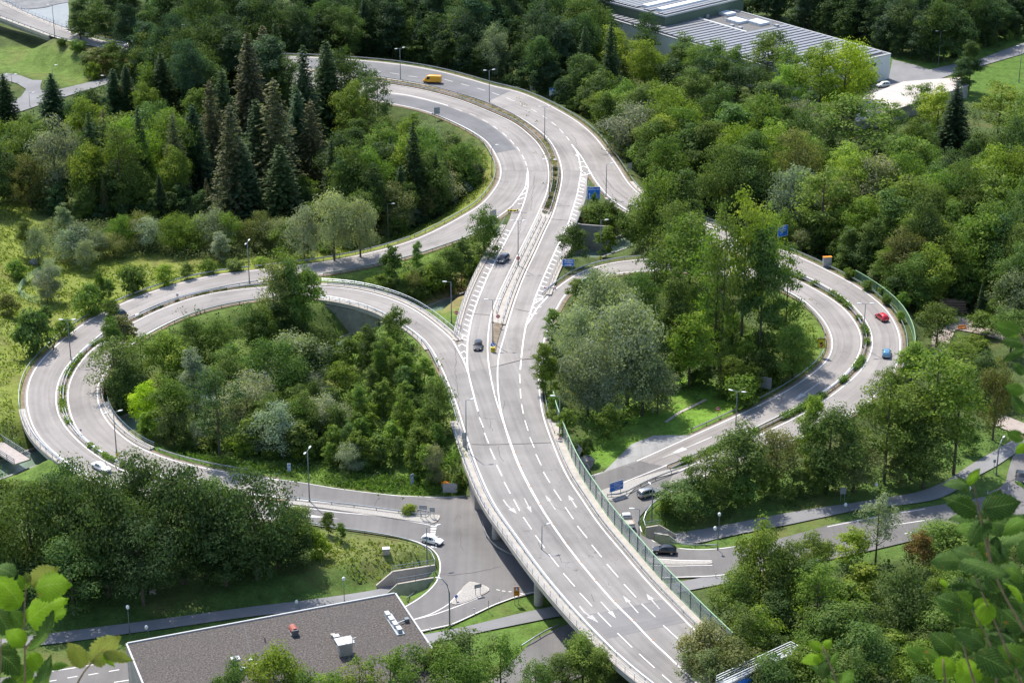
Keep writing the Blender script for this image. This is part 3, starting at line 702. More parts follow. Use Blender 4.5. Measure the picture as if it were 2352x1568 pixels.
# median on the main carriageway
def median(a, b, mat, lift, inset, name):
    n = int(plen(a)/2); A = resample(a, n); B = resample(b, n); L = []; Q = []
    for p, q in zip(A, B):
        d = (q-p); e = d.normalized(); k = min(inset, d.length*.4); L.append(p+e*k+Vector((0,0,lift))); Q.append(q-e*k+Vector((0,0,lift)))
    m = ribbon(L, Q); k = len(m.v)
    m.add([tuple(Vector(v)-Vector((0,0,lift+.02))) for v in m.v[:k]], [])
    for i in range(k//3-1):
        o = 3*i; m.f += [(o, k+o, k+o+3, o+3), (o+2, o+5, k+o+5, k+o+2)]
    m.uv = m.uv+m.uv
    return m.build(name, mat, kind='structure')
median(sec(ML_rt, (700,164), (1241,480)), sec(MR_lt, (700,158), (1271,490)), M_DIRT, .14, .55, 'median_strip')
median(sec(ML_rt, (1241,480), (1125,740)), sec(MR_lt, (1271,490), (1166,745)), M_CONC, .22, .45, 'median_kerb')
median(sec(ML_rt, (1125,740), (1120,808)), sec(MR_lt, (1166,745), (1148,805)), M_DIRT, .18, 1.1, 'median_strip')
# ================================================================= bridge structures
def deck(label, A, B, low=1.0, kerb=(1.6, 1.6), thick=1.0, mat=M_CONC, name='road_bridge', sides=(1,1), hgt=.18):
    """concrete slab under a road with raised kerbs beyond its asphalt margins; A and B outer asphalt edges"""
    n = max(4, int(plen(A)/2)); A = resample(A, n); B = resample(B, n)
    s = 1 if (offset(A, 1)[n//2]-B[n//2]).length > (A[n//2]-B[n//2]).length else -1
    Ao = offset(A, s*kerb[0]); Bo = offset(B, -s*kerb[1]); dz = lambda L, z: [p+Vector((0,0,z)) for p in L]
    root = empty(name, sum(A, Vector())/n, 0, label, 'bridge')
    inv = -root.location
    def put(mb, nm, mt): mb.v = [tuple(Vector(v)+inv) for v in mb.v]; mb.uv = []; return mb.build(nm, mt, root)
    def loft(rings):
        m = MB(); k = len(rings)
        for i in range(n):
            m.v += [tuple(r[i]) for r in rings]
            if i:
                for j in range(k): o = (i-1)*k; m.f.append((o+j, o+(j+1)%k, o+k+(j+1)%k, o+k+j))
        m.f.append(tuple(range(k))); m.f.append(tuple(reversed(range((n-1)*k, n*k)))); return m
    put(loft([dz(A, -.04), dz(B, -.04), dz(offset(Bo, s*.5), -.15), dz(offset(Bo, s*.8), -thick), dz(offset(Ao, -s*.8), -thick), dz(offset(Ao, -s*.5), -.15)]), 'deck_slab', M_CONCD)
    for E, Eo, sg, kb, on in ((A, Ao, s, kerb[0], sides[0]), (B, Bo, -s, kerb[1], sides[1])):
        if on: put(loft([dz(offset(E, sg*.02), hgt), dz(Eo, hgt), dz(Eo, -.75), dz(offset(Eo, -sg*.35), -.75), dz(offset(Eo, -sg*.35), -.2), dz(offset(E, sg*.02), -.2)]), 'kerb_beam', mat)
    return root, Ao, Bo
# ================================================================= foliage prototypes
def quads_mesh(name, C, N, size, tone, asp=.62):
    """one small leaf-cluster quad per centre C, facing N (numpy arrays)"""
    n = len(C); N = N/np.maximum(1e-6, np.linalg.norm(N, axis=1, keepdims=True))
    r = RNG.normal(size=(n, 3)); T = np.cross(N, r); T /= np.maximum(1e-6, np.linalg.norm(T, axis=1, keepdims=True)); Bv = np.cross(N, T)
    s = size[:, None]*.5
    a = C+T*s; b = C+Bv*s*asp+T*s*.1; c = C-T*s; d = C-Bv*s*asp-T*s*.15
    V = np.stack([a, b, c, d], axis=1).reshape(-1, 3).astype(np.float32)
    me = bpy.data.meshes.new(name); me.vertices.add(4*n); me.vertices.foreach_set('co', V.ravel())
    me.loops.add(4*n); me.loops.foreach_set('vertex_index', np.arange(4*n, dtype=np.int32))
    me.polygons.add(n); me.polygons.foreach_set('loop_start', np.arange(0, 4*n, 4, dtype=np.int32)); me.polygons.foreach_set('loop_total', np.full(n, 4, dtype=np.int32))
    me.update(calc_edges=True)
    at = me.attributes.new('tone', 'FLOAT', 'FACE'); at.data.foreach_set('value', np.clip(tone, 0, 1).astype(np.float32))
    me.materials.append(M_LEAF); return me
def sph(n):
    v = RNG.normal(size=(n, 3)); return v/np.linalg.norm(v, axis=1, keepdims=True)
def lobes_crown(H, W, zb, nl, per, lobe=(.24, .40), leaf=.46, top=1.0, fine=0., drop=.18, holes=0.):
    """crown of overlapping leafy lobes inside an uneven envelope: height H, width W, crown base zb"""
    zc = (H+zb)/2; hz = (H-zb)/2; C = []; N = []; T = []
    ls = []
    for i in range(nl):
        v = sph(1)[0]; u = RNG.uniform(.42, .97)
        if i < nl*.25: v[2] = abs(v[2])
        c = np.array([v[0]*W*.5*u, v[1]*W*.5*u, zc+v[2]*hz*u]); f = 1-abs((c[2]-zc)/hz)*.25
        if c[2] > zc: c[:2] *= (1-.25*(c[2]-zc)/hz*top)
        r = RNG.uniform(*lobe)*W*.5*f; ls.append((c, r, RNG.uniform(.25, .75)))
    ls.append((np.array([0, 0, zc+hz*.55]), W*.17, .6))
    for c, r, tn in ls:
        k = int(per*(r/(W*.16))**2); v = sph(k); v[:, 2] = np.where(v[:, 2] < -.3, -v[:, 2], v[:, 2])
        k2 = max(1, k//7); tc = sph(k2); tc[:, 2] = np.where(tc[:, 2] < -.2, -tc[:, 2]*.6, tc[:, 2])
        tuft = c+tc*r*RNG.uniform(.72, 1.12, (k2, 1)); tt = RNG.normal(tn, .17, k2)
        ii = np.repeat(np.arange(k2), 7)[:k]; kk = len(ii)
        p = tuft[ii]+RNG.normal(size=(kk, 3))*.055*W*(.5+.5*r/(W*.16))*np.array([1, 1, .6])
        p[:, 2] -= drop*np.abs(RNG.normal(size=kk))*r*.4
        n = (p-c)/r+RNG.normal(size=(kk, 3))*.38+np.array([0, 0, .30])
        C.append(p); N.append(n); T.append(tt[ii]+RNG.normal(0, .08, kk))
    C = np.concatenate(C); N = np.concatenate(N); T = np.concatenate(T)
    if holes:
        hc = sph(int(holes)); hc = np.stack([hc[:,0]*W*.42, hc[:,1]*W*.42, zc+hc[:,2]*hz*.85], 1)
        keep = np.ones(len(C), bool)
        for h in hc: keep &= np.linalg.norm((C-h)/np.array([1,1,1.2]), axis=1) > W*.115
        C, N, T = C[keep], N[keep], T[keep]
    return C, N, T, RNG.uniform(.65, 1.35, len(C))*leaf
def spruce_crown(H, W, leaf=.5, sparse=1.):
    C = []; N = []; T = []; S = []
    z = .06*H
    while z < H*.985:
        f = 1-z/H; rr = W*.5*(f**.68)*RNG.uniform(.8, 1.1)+.15; nb = max(6, int(16*(.4+f)*sparse)); ph = RNG.uniform(0, 6.28)
        for b in range(nb):
            a = ph+6.283*b/nb+RNG.normal(0, .12); L = rr*RNG.uniform(.72, 1.12); k = max(2, int(L/.26)); t = np.linspace(.15, 1, k); tn = RNG.uniform(.3, .7)
            base = np.stack([np.cos(a)*t*L, np.sin(a)*t*L, z-.32*t**1.2*L+.10*L*t**3], 1)
            for rep in range(2):
                p = base+RNG.normal(size=(k, 3))*np.array([.14, .14, .08])
                C.append(p); N.append(np.tile([np.cos(a)*.35, np.sin(a)*.35, 1.], (k, 1))+RNG.normal(size=(k, 3))*.35); T.append(tn+.25*(t-.5)+RNG.normal(0, .08, k)); S.append(np.full(k, leaf)*RNG.uniform(.7, 1.25, k))
        z += H*.028*RNG.uniform(.8, 1.2)
    k = 30; C.append(np.stack([RNG.normal(0, .08, k), RNG.normal(0, .08, k), RNG.uniform(.93*H, H, k)], 1)); N.append(sph(k)+np.array([0,0,.3])); T.append(np.full(k, .6)); S.append(np.full(k, leaf*.6))
    return np.concatenate(C), np.concatenate(N), np.concatenate(T), np.concatenate(S)
def trunk_mesh(H, r, limbs=5, spread=2.5, top=.8, mat=None, lean=0.):
    m = MB(); pts = [(math.sin(i*1.3)*lean*.3+lean*i*.12, math.cos(i*1.7)*lean*.2, H*top*i/6-.6*(i == 0)) for i in range(7)]
    m.tube(pts, [r*(1-.82*i/6) for i in range(7)], 7)
    for i in range(limbs):
        z = H*(.28+.45*i/max(1, limbs)); a = i*2.4+.5; rr = r*(1-z/H)*.6
        m.tube([(0, 0, z), (math.cos(a)*spread*.5, math.sin(a)*spread*.5, z+H*.06), (math.cos(a)*spread, math.sin(a)*spread, z+H*.15)], [rr, rr*.6, rr*.25], 5)
    me = bpy.data.meshes.new('trunk'); me.from_pydata(m.v, [], m.f); me.materials.append(mat or M_BARK); return me
PROTO = {}
def proto(key, H, W, crown, trunk): PROTO.setdefault(key, []).append((H, W, quads_mesh('crown', crown[0], crown[1], crown[3], crown[2]), trunk))
for i in range(6): proto('broad', 18, 11, lobes_crown(18, 11, 1.6, 52, 230, (.17, .40), .44), trunk_mesh(18, .30, 5, 3))
for i in range(3): proto('big', 16, 14.5, lobes_crown(16, 14.5, .6, 84, 300, (.13, .31), .42), trunk_mesh(16, .34, 6, 4))
for i in range(3): proto('airy', 20, 10, lobes_crown(20, 10, 3.5, 48, 160, (.18, .30), .42, holes=9), trunk_mesh(20, .26, 7, 3.2, .92))
for i in range(2): proto('tall', 20, 7.5, lobes_crown(20, 7.5, 1.2, 48, 190, (.26, .42), .42), trunk_mesh(20, .24, 4, 2))
for i in range(3): proto('willow', 13, 11, lobes_crown(13, 11, .8, 50, 230, (.22, .36), .36, drop=.8), trunk_mesh(13, .3, 5, 3))
for i in range(3): proto('spruce', 22, 8, spruce_crown(22, 8, .62), trunk_mesh(22, .25, 0, 0, .98))
proto('spruce_bare', 22, 8, spruce_crown(22, 8, .52, .75), trunk_mesh(22, .25, 0, 0, .98, M_BARKP))
for i in range(3): proto('sapling', 8, 4.2, lobes_crown(8, 4.2, .4, 30, 100, (.28, .44), .36), trunk_mesh(8, .09, 4, 1.2, .9))
for i in range(3): proto('shrub', 3.4, 4.2, lobes_crown(3.4, 4.2, -.3, 26, 75, (.30, .48), .34), trunk_mesh(2.6, .07, 3, .8, .8))
# foliage colours; blue also puts distance haze into the far crowns
COLS = dict(dark=(.076,.126,.042), blue=(.062,.106,.052), mid=(.120,.180,.046), green=(.152,.224,.044), bright=(.210,.292,.046), yell=(.264,.347,.044), olive=(.182,.204,.072),
            silver=(.265,.305,.200), grey=(.235,.262,.160), spr=(.060,.100,.042), brown=(.130,.135,.062), lime=(.330,.462,.031), rust=(.275,.182,.066))
KIND = dict(big=('broadleaf_tree','tree'), broad=('broadleaf_tree','tree'), airy=('ash_tree','tree'), tall=('poplar_tree','tree'), willow=('willow_tree','tree'), spruce=('spruce_tree','conifer'), spruce_bare=('spruce_tree','conifer'), sapling=('young_tree','young tree'), shrub=('shrub','shrub'))
CNAME = dict(dark='dark green', blue='deep blue-green', mid='mid green', green='fresh green', bright='bright green', yell='yellow-green', olive='olive green', silver='silver-leaved', grey='grey-leaved', spr='dark', brown='brownish thinning', lime='vivid lime-green', rust='rust-tinged')
TREES = []      # records for labels
def plant(key, x, y, h, w, col, zone):
    if key == 'broad' and w > 12.5: key = 'big'
    z = gh(x, y)-.1; P_ = PROTO[key]; v = P_[random.randrange(len(P_))]
    TREES.append(dict(key=key, x=x, y=y, z=z, h=h, w=w, col=col, zone=zone, v=v))
def hero(key, px, yt, yb, wpx, col, zone):
    b = G(px, yb); s = proj(b)[2]/FPX
    lo, hi = .5, 60
    for _ in range(24):
        m_ = (lo+hi)/2
        if proj(b+Vector((0,0,m_)))[1] > yt: lo = m_
        else: hi = m_
    wpx = wpx*(1.3 if key[:3] == 'spr' else 1.); plant(key, b.x, b.y, lo*1.02, wpx*s, col, zone); HERO.append((px, yt, yb, wpx, .78 if key[:3] == 'spr' else .55))
HERO = []
# ---- raster of what must stay visible (roads, lawns, roofs) in view space, 8 px cells
RW, RH = 300, 204
NROAD = 0
OPEN = [poly(s) for s in (
 "-900,450 50,470 80,540 110,600 160,590 220,640 330,620 430,640 380,660 313,684 200,739 163,764 90,800 60,880 70,1010 -900,1100",
 "0,110 60,105 130,110 200,140 240,160 235,180 150,200 100,190 60,176 10,165 -40,160", "100,95 230,112 240,150 150,120",
 "1370,1020 1450,960 1500,900 1580,885 1640,895 1690,930 1690,950 1500,1035 1400,1075 1360,1060",
 "1411,-60 1690,-60 1690,25 2048,122 2045,185 2000,182 1990,150 1900,100 1760,75 1700,120 1610,140 1575,112 1530,70 1500,60 1411,20",
 "2040,130 2200,150 2260,115 2360,85 2360,160 2250,230 2200,190 2100,200 2040,190", "1925,190 2080,190 2110,240 2060,262 1970,285",
 "-300,1400 300,1370 700,1300 1010,1270 1010,1380 970,1568 -300,1700", "1560,1205 1700,1185 1900,1150 2150,1110 2280,1020 2352,960 2352,1140 2150,1150 1640,1235",
 "700,1215 880,1240 1000,1280 900,1330 740,1300", "1480,1195 1540,1200 1650,1200 1640,1240 1500,1230", "0,1005 70,1010 140,1060 60,1090 -20,1070",
 "980,690 1060,680 1060,740 1010,725", "1090,300 1126,334 1145,392 1125,440 1070,490 1020,517 888,570 740,600 740,588 880,552 1005,500 1060,460 1108,420 1128,390 1112,340", "1330,560 1345,520 1380,535 1385,565 1345,600", "1340,600 1400,560 1385,590 1350,625", "2150,690 2290,750 2352,790 2352,830 2190,790 2150,740", "60,470 110,490 200,508 640,505 690,520 690,592 330,640 150,640", "1866,765 1908,765 1908,832 1866,832", "430,1030 560,1045 800,1075 1075,1095 1080,1140 900,1136 640,1100 430,1066", "1500,1325 1600,1325 1600,1345 1520,1365")]
mask = np.zeros((RH, RW), bool)
_k = len(TRI_U[0])-len(xs)*len(ys)
for j in range(RH):
    for i in range(RW):
        px, py = i*8+4-16, j*8+4-16
        h = BV_U.ray_cast(Vector((0, 0, CAMZ)), ray(px, py).normalized())
        if h[0] is None: continue
        if TRI_U[1][h[2]][0] < _k or near_road(h[0].x, h[0].y) < 1.2: mask[j, i] = True
        else:
            for q in OPEN:
                if inside(px, py, q): mask[j, i] = True; break
def masked(px, py):
    i = int((px+16)/8); j = int((py+16)/8)
    return 0 <= i < RW and 0 <= j < RH and mask[j, i]
OVER = [poly(s) for s in ("240,90 560,90 790,130 905,205 905,270 780,230 500,190 260,130", "1450,440 1700,400 1850,540 1840,700 1790,720 1500,680 1460,600", "1580,1010 1780,910 2000,840 2080,780 2200,760 2400,860 2300,1000 2150,1100 1800,1160 1500,1190 1490,1140",
 "140,1060 280,1050 420,1060 520,1090 690,1130 690,1230 -60,1340 -60,1080", "1640,1230 1800,1160 2060,1170 2110,1240 2400,1180 2400,1620 1500,1620 1540,1440 1650,1420", "530,1560 600,1480 700,1500 880,1470 1180,1430 1200,1500 1290,1460 1400,1500 1450,1600 530,1600", "1250,660 1350,640 1330,700 1250,860 1235,820")]
def blocked(px, py):
    if not masked(px, py): return False
    for q in OVER:
        if inside(px, py, q): return False
    return True
def fill(zone, pl, mixk, hr, dx, dy, cap=None, wr=(.42, .62), jit=.45):
    """trees whose tops stand on a jittered grid of view pixels inside pl; heights shrink until nothing that must show is hidden"""
    pl = poly(pl); x0 = min(p[0] for p in pl); x1 = max(p[0] for p in pl); y0 = min(p[1] for p in pl); y1 = max(p[1] for p in pl)
    y = y0; row = 0
    while y < y1:
        sc = .72+.5*(y/1568); x = x0+(row % 2)*dx*sc*.5
        while x < x1:
            px = x+random.uniform(-jit, jit)*dx*sc; py = y+random.uniform(-jit, jit)*dy*sc; x += dx*sc
            if not inside(px, py, pl): continue
            if any(abs(px-h[0]) < h[3]*.42 and h[1]-dy*.25 < py < h[1]+(h[2]-h[1])*h[4] for h in HERO): continue
            ks = [k for k, c, wt in mixk]; e = random.choices(mixk, [m_[2] for m_ in mixk])[0]
            key, col = e[0], e[1]; h = random.uniform(*hr); ok = False
            if key.startswith('spruce'): h *= 1.1
            while h > 2.2:
                b = P(px, py, h); gz = gh(b.x, b.y); b = P(px, py, h+gz)
                q = proj((b.x, b.y, gz)); wpx = h*(.3 if key[:3] == 'spr' else .34)*FPX/q[2]
                bad = near_road(b.x, b.y) < min(2.6, h*.3)
                if not bad:
                    for t in (.12, .35, .6, .85, 1.):
                        yy = py+(q[1]-py)*t
                        for sx_ in ((-.6, 0, .6) if t < 1 else (0,)):
                            if blocked(px+sx_*wpx, yy): bad = True; break
                        if bad: break
                if not bad: ok = True; break
                h *= .8
            if not ok: continue
            k2 = key
            if h < 4.2: k2 = 'shrub'
            elif h < 9 and key in ('broad', 'tall', 'airy'): k2 = 'sapling'
            wd = h*random.uniform(*wr)
            if k2 == 'shrub': wd = h*random.uniform(.9, 1.4)
            if k2 == 'spruce' or k2 == 'spruce_bare': wd = h*random.uniform(.26, .36)
            if key == 'tall' and k2 == 'tall': wd *= .72
            if key == 'willow': wd = h*random.uniform(.7, .95)
            plant(k2, b.x, b.y, h, wd, col, zone)
        y += dy*sc; row += 1
ZN = dict(B='the wood left of the upper bend', A='the dark wood behind the upper bend', C='the wood right of the carriageway', D='the far wood at the upper right', F='the thicket inside the left loop', E='the bushy strip beside the canal', G='the clump hiding the left ramp', H='the grove inside the right loop', J='the tree belt below the right loop', K='the wood in the lower right corner', L='the trees along the bottom edge', M='the meadow left of the loop', V='the planted median')
for a in (('willow',133,277,470,114,'grey','B'),('spruce',127,170,300,66,'spr','B'),('spruce',265,158,262,44,'spr','B'),('spruce',295,150,262,40,'spr','B'),('spruce',377,122,262,56,'spr','B'),('spruce',416,106,245,56,'spr','B'),
 ('spruce_bare',492,185,400,64,'brown','B'),('spruce',600,228,470,84,'spr','B'),('spruce',565,330,520,84,'spr','B'),('spruce',452,240,430,66,'spr','B'),('spruce',690,205,430,70,'spr','B'),('spruce',505,66,210,54,'spr','B'),('spruce',650,335,525,86,'spr','B'),('spruce',520,160,380,70,'spr','B'),('spruce_bare',720,230,440,70,'brown','B'),('spruce_bare',540,240,520,90,'brown','B'),('spruce_bare',640,182,480,105,'brown','B'),('spruce',755,95,300,76,'spr','B'),('spruce',703,106,330,70,'spr','B'),('spruce',578,76,300,70,'brown','B'),('spruce',610,60,220,56,'brown','B'),('spruce',18,172,300,60,'spr','B'),
 ('airy',845,142,305,62,'dark','B'),('airy',870,160,330,66,'dark','B'),('willow',700,472,600,78,'grey','B'),('willow',768,424,600,96,'silver','B'),('willow',828,444,592,84,'grey','B'),('willow',173,519,603,92,'silver','B'),('willow',118,598,690,60,'silver','M'),('willow',110,628,696,58,'grey','M'),('tall',508,532,602,40,'silver','B'),('willow',652,494,588,50,'silver','B'),('tall',152,468,560,42,'grey','B'),
 ('willow',90,520,612,56,'grey','M'),('willow',200,548,622,50,'silver','M'),('tall',62,500,590,36,'olive','M'),('sapling',430,600,640,30,'green','M'),('shrub',380,612,655,40,'bright','M'),('shrub',480,598,628,34,'green','M'),('shrub',540,596,622,36,'olive','M'),('shrub',600,590,612,34,'bright','M'),('shrub',255,690,735,40,'mid','M'),('shrub',150,735,775,40,'green','M'),('shrub',40,600,640,46,'green','M'),('shrub',20,680,725,44,'olive','M'),('shrub',305,610,674,58,'mid','M'),('shrub',205,660,724,66,'green','M'),('shrub',78,722,812,80,'mid','M'),('sapling',106,700,752,32,'mid','M'),('shrub',232,630,690,24,'mid','M'),('sapling',250,640,690,26,'mid','M'),
 ('airy',660,562,775,110,'green','F'),('airy',632,590,790,90,'olive','F'),('broad',700,610,790,90,'green','F'),('airy',680,580,800,90,'mid','F'),('airy',268,776,930,120,'mid','F'),('sapling',283,722,830,60,'olive','F'),('tall',262,728,860,50,'green','F'),('broad',2150,700,800,90,'mid','C'),('broad',2255,715,770,70,'green','C'),('airy',2320,700,820,110,'mid','C'),('shrub',2240,775,800,60,'green','C'),('tall',640,690,800,60,'dark','F'),('broad',340,878,990,74,'lime','F'),('willow',400,906,1020,80,'olive','F'),('tall',450,800,960,62,'silver','F'),('airy',505,838,1052,120,'dark','F'),('broad',640,772,940,140,'mid','F'),('broad',705,772,900,100,'dark','F'),('airy',330,760,900,90,'green','F'),('broad',300,830,960,90,'mid','F'),
 ('broad',910,705,804,58,'green','F'),('broad',790,825,920,64,'bright','F'),('broad',800,772,850,60,'green','F'),('broad',760,755,830,60,'mid','F'),('sapling',830,760,820,44,'bright','F'),('tall',186,-6,92,50,'dark','A'),('shrub',178,92,118,36,'green','B'),('shrub',142,88,106,24,'mid','B'),('broad',232,104,160,50,'olive','B'),('broad',262,96,170,56,'green','B'),('shrub',205,118,150,40,'olive','B'),('broad',290,108,180,56,'mid','B'),('shrub',216,146,182,36,'green','B'),('shrub',1950,616,641,24,'green','J'),('shrub',1992,644,668,24,'mid','J'),('shrub',2036,676,701,22,'green','J'),('shrub',2068,716,738,18,'bright','J'),('broad',1960,140,260,90,'mid','C'),('airy',1680,100,220,80,'green','C'),('broad',1560,100,200,60,'mid','C'),('broad',222,10,100,60,'mid','A'),('broad',180,44,86,44,'mid','A'),('broad',252,20,98,60,'dark','A'),('tall',876,790,915,40,'green','F'),('broad',1008,870,1000,74,'mid','F'),('willow',1000,1010,1120,44,'grey','F'),('willow',806,1010,1085,56,'silver','F'),('sapling',976,820,890,40,'green','F'),('tall',850,745,860,44,'mid','F'),
 ('broad',1112,476,630,74,'mid','E'),('sapling',900,562,660,42,'mid','E'),('tall',958,552,640,26,'green','E'),('broad',1035,560,690,66,'mid','E'),('sapling',1060,545,660,50,'mid','E'),
 ('broad',1316,515,612,66,'mid','H'),('broad',1366,464,522,64,'green','H'),('sapling',1364,440,500,16,'green','H'),('broad',1400,460,530,54,'mid','H'),('broad',1452,470,582,64,'mid','H'),('sapling',1392,515,590,46,'green','H'),('airy',1530,560,640,60,'dark','H'),
 ('airy',1580,470,760,150,'green','H'),('airy',1700,424,840,120,'bright','H'),('airy',1655,455,860,100,'green','H'),('airy',1745,440,800,90,'bright','H'),('airy',1640,520,850,120,'green','H'),('airy',1500,560,760,90,'mid','H'),('tall',1742,520,860,90,'mid','H'),('airy',1800,560,830,90,'green','H'),('tall',1550,620,870,80,'mid','H'),('airy',1470,600,800,90,'mid','H'),
 ('willow',1385,612,840,150,'silver','H'),('willow',1325,700,860,110,'silver','H'),('willow',1440,665,930,165,'silver','H'),('willow',1350,765,955,125,'silver','H'),('willow',1475,790,955,125,'grey','H'),('willow',1400,820,960,110,'silver','H'),('broad',1582,718,892,112,'bright','H'),('tall',1248,782,905,46,'green','H'),('tall',1270,705,800,40,'green','H'),('tall',1322,640,700,38,'green','H'),('sapling',1265,818,910,46,'bright','H'),
 ('broad',1820,748,872,96,'green','H'),('shrub',1706,866,930,78,'green','H'),('broad',1400,930,1020,58,'green','H'),('broad',1510,840,950,80,'grey','H'),
 ('airy',1600,88,200,80,'mid','C'),('airy',1625,110,230,70,'dark','C'),('broad',1545,130,230,80,'dark','C'),('broad',1440,110,200,70,'green','C'),('airy',1500,120,210,60,'mid','C'),('airy',1760,75,215,90,'mid','C'),('airy',1800,95,230,80,'green','C'),('airy',1850,105,240,80,'green','C'),('broad',1690,150,250,80,'dark','C'),('broad',1660,130,240,70,'mid','C'),('airy',1730,140,250,70,'dark','C'),('airy',2110,185,280,80,'green','C'),('airy',2040,235,330,90,'green','C'),('airy',2290,185,330,130,'bright','C'),('broad',1590,160,260,80,'mid','C'),('broad',2150,200,320,80,'yell','C'),('airy',1570,70,190,66,'mid','C'),('airy',1590,95,215,60,'green','C'),('broad',1480,70,170,64,'dark','C'),('airy',1650,85,220,76,'green','C'),('willow',1815,378,545,115,'silver','C'),('willow',1700,374,470,115,'silver','C'),('broad',1405,65,190,90,'yell','C'),('broad',1480,90,220,95,'bright','C'),('broad',1935,88,280,130,'yell','C'),('airy',1880,92,280,110,'bright','C'),('airy',1770,60,200,100,'mid','C'),('broad',1810,150,272,90,'bright','C'),('spruce',2188,195,345,66,'spr','C'),('broad',2060,452,545,76,'yell','C'),('tall',2110,480,550,58,'silver','C'),('airy',1950,205,380,190,'green','C'),('tall',2225,90,210,44,'dark','D'),('tall',2205,130,220,46,'dark','D'),
 ('spruce',1287,46,155,44,'rust','A'),('airy',1487,18,130,62,'spr','A'),('willow',1138,64,180,66,'grey','A'),('shrub',962,82,130,60,'mid','A'),('broad',960,84,140,62,'mid','A'),
 ('airy',2135,790,1090,190,'bright','J'),('airy',2030,868,1110,150,'green','J'),('broad',2090,880,1100,150,'green','J'),('airy',2190,840,1090,150,'green','J'),('broad',1690,978,1150,140,'mid','J'),('broad',1580,1098,1190,120,'mid','J'),('tall',1858,900,1110,60,'bright','J'),('willow',1780,980,1120,110,'olive','J'),('willow',2280,830,1010,90,'olive','J'),('airy',2200,770,900,120,'green','J'),('broad',1900,930,1130,130,'mid','J'),('broad',1960,1010,1130,120,'olive','J'),('broad',2120,970,1120,130,'mid','J'),('tall',2092,785,880,70,'bright','J'),
 ('broad',1955,1215,1300,80,'yell','K'),('airy',2010,1130,1300,90,'grey','K'),('broad',2170,1205,1300,150,'green','K'),('airy',1870,1290,1500,120,'bright','K'),('broad',2060,1300,1500,130,'mid','K'),('broad',1740,1200,1440,110,'green','K'),('broad',1620,1430,1600,130,'olive','K'),('airy',1700,1380,1560,100,'mid','K'),('broad',1690,1462,1640,120,'olive','K'),('broad',1765,1500,1660,110,'mid','K'),('airy',1610,1480,1650,120,'olive','K'),('broad',1690,1310,1480,110,'green','K'),('broad',1790,1240,1450,110,'mid','K'),('broad',2110,1220,1330,60,'rust','K'),
 ('broad',635,1478,1690,130,'bright','L'),('airy',830,1510,1700,110,'bright','L'),('airy',1080,1440,1580,150,'mid','L'),('airy',960,1480,1640,110,'mid','L'),('broad',1338,1462,1580,110,'green','L'),('broad',1290,1500,1600,90,'mid','L'),('broad',1380,1500,1600,80,'green','L'),('broad',545,1520,1720,90,'mid','L'),('airy',720,1530,1720,110,'mid','L'),('airy',900,1480,1690,120,'green','L'),('broad',1010,1470,1620,90,'mid','L'),('airy',1150,1455,1600,90,'green','L'),('broad',770,1545,1740,110,'bright','L'),('airy',1230,1500,1640,90,'mid','L'),('broad',1050,1500,1680,140,'green','L'),('sapling',755,1172,1228,28,'green','L'),('sapling',783,1200,1245,24,'green','L'),('shrub',730,1225,1280,50,'yell','L'),('sapling',704,1195,1240,20,'mid','L'),
 ('broad',420,1060,1340,190,'dark','G'),('broad',590,1085,1330,190,'dark','G'),('broad',250,1080,1370,200,'dark','G'),('broad',640,1208,1308,120,'mid','G'),('broad',80,1100,1350,210,'mid','G'),('broad',520,1180,1345,160,'dark','G'),('broad',330,1180,1390,190,'dark','G'),('broad',170,1230,1410,150,'mid','G'),('broad',-10,1060,1300,150,'mid','G'),
 ('broad',186,511,600,63,'silver','B'),('willow',226,534,592,69,'grey','B'),('willow',262,530,589,69,'olive','B'),('willow',281,492,577,65,'green','B'),('willow',320,490,571,72,'olive','B'),('willow',342,492,576,74,'silver','B'),('willow',400,500,581,72,'green','B'),('willow',415,491,571,71,'green','B'),('willow',457,492,573,89,'green','B'),('willow',497,482,575,85,'silver','B'),('willow',525,486,576,69,'green','B'),('willow',569,506,569,67,'olive','B'),('willow',601,484,569,59,'olive','B'),('willow',627,496,575,89,'olive','B'),('broad',659,506,592,66,'green','B'),('broad',-13,1279,1359,87,'dark','G'),('willow',23,1301,1371,83,'blue','G'),('broad',75,1303,1373,93,'dark','G'),('broad',121,1294,1379,102,'dark','G'),('willow',156,1283,1369,110,'mid','G'),('broad',202,1273,1361,107,'blue','G'),('broad',246,1256,1361,99,'blue','G'),('willow',286,1259,1347,103,'mid','G'),('broad',331,1253,1347,96,'dark','G'),('broad',383,1253,1345,105,'mid','G'),('willow',428,1248,1339,92,'blue','G'),('broad',472,1255,1334,100,'dark','G'),('broad',512,1235,1318,109,'dark','G'),('willow',561,1234,1311,95,'dark','G'),('broad',604,1243,1307,80,'dark','G'),('broad',638,1211,1307,98,'blue','G'),('willow',684,1223,1300,85,'dark','G'),('broad',160,1060,1330,170,'dark','G'),('broad',500,1095,1300,150,'mid','G'),('broad',340,1045,1300,150,'dark','G'),('broad',680,1150,1290,90,'mid','G'),
 ('shrub',940,1158,1182,32,'bright','V')):
    hero(*a)
MIXD = [('broad','dark',4),('broad','blue',3),('tall','blue',2),('airy','dark',2),('spruce','spr',1.4),('broad','mid',1.2)]  # blue entries tint the far woods in place of haze in the air
MIXB = [('broad','mid',3),('broad','green',2.2),('airy','mid',2),('tall','dark',1.6),('broad','dark',2.4),('spruce','spr',2.2),('spruce_bare','brown',1.2),('airy','green',1.6),('broad','olive',.8),('broad','bright',.7)]
MIXC = [('broad','mid',3),('broad','green',3),('airy','green',2),('tall','mid',1.4),('broad','dark',2),('broad','olive',1.2),('broad','bright',1.3),('willow','grey',.5),('spruce','spr',.3)]
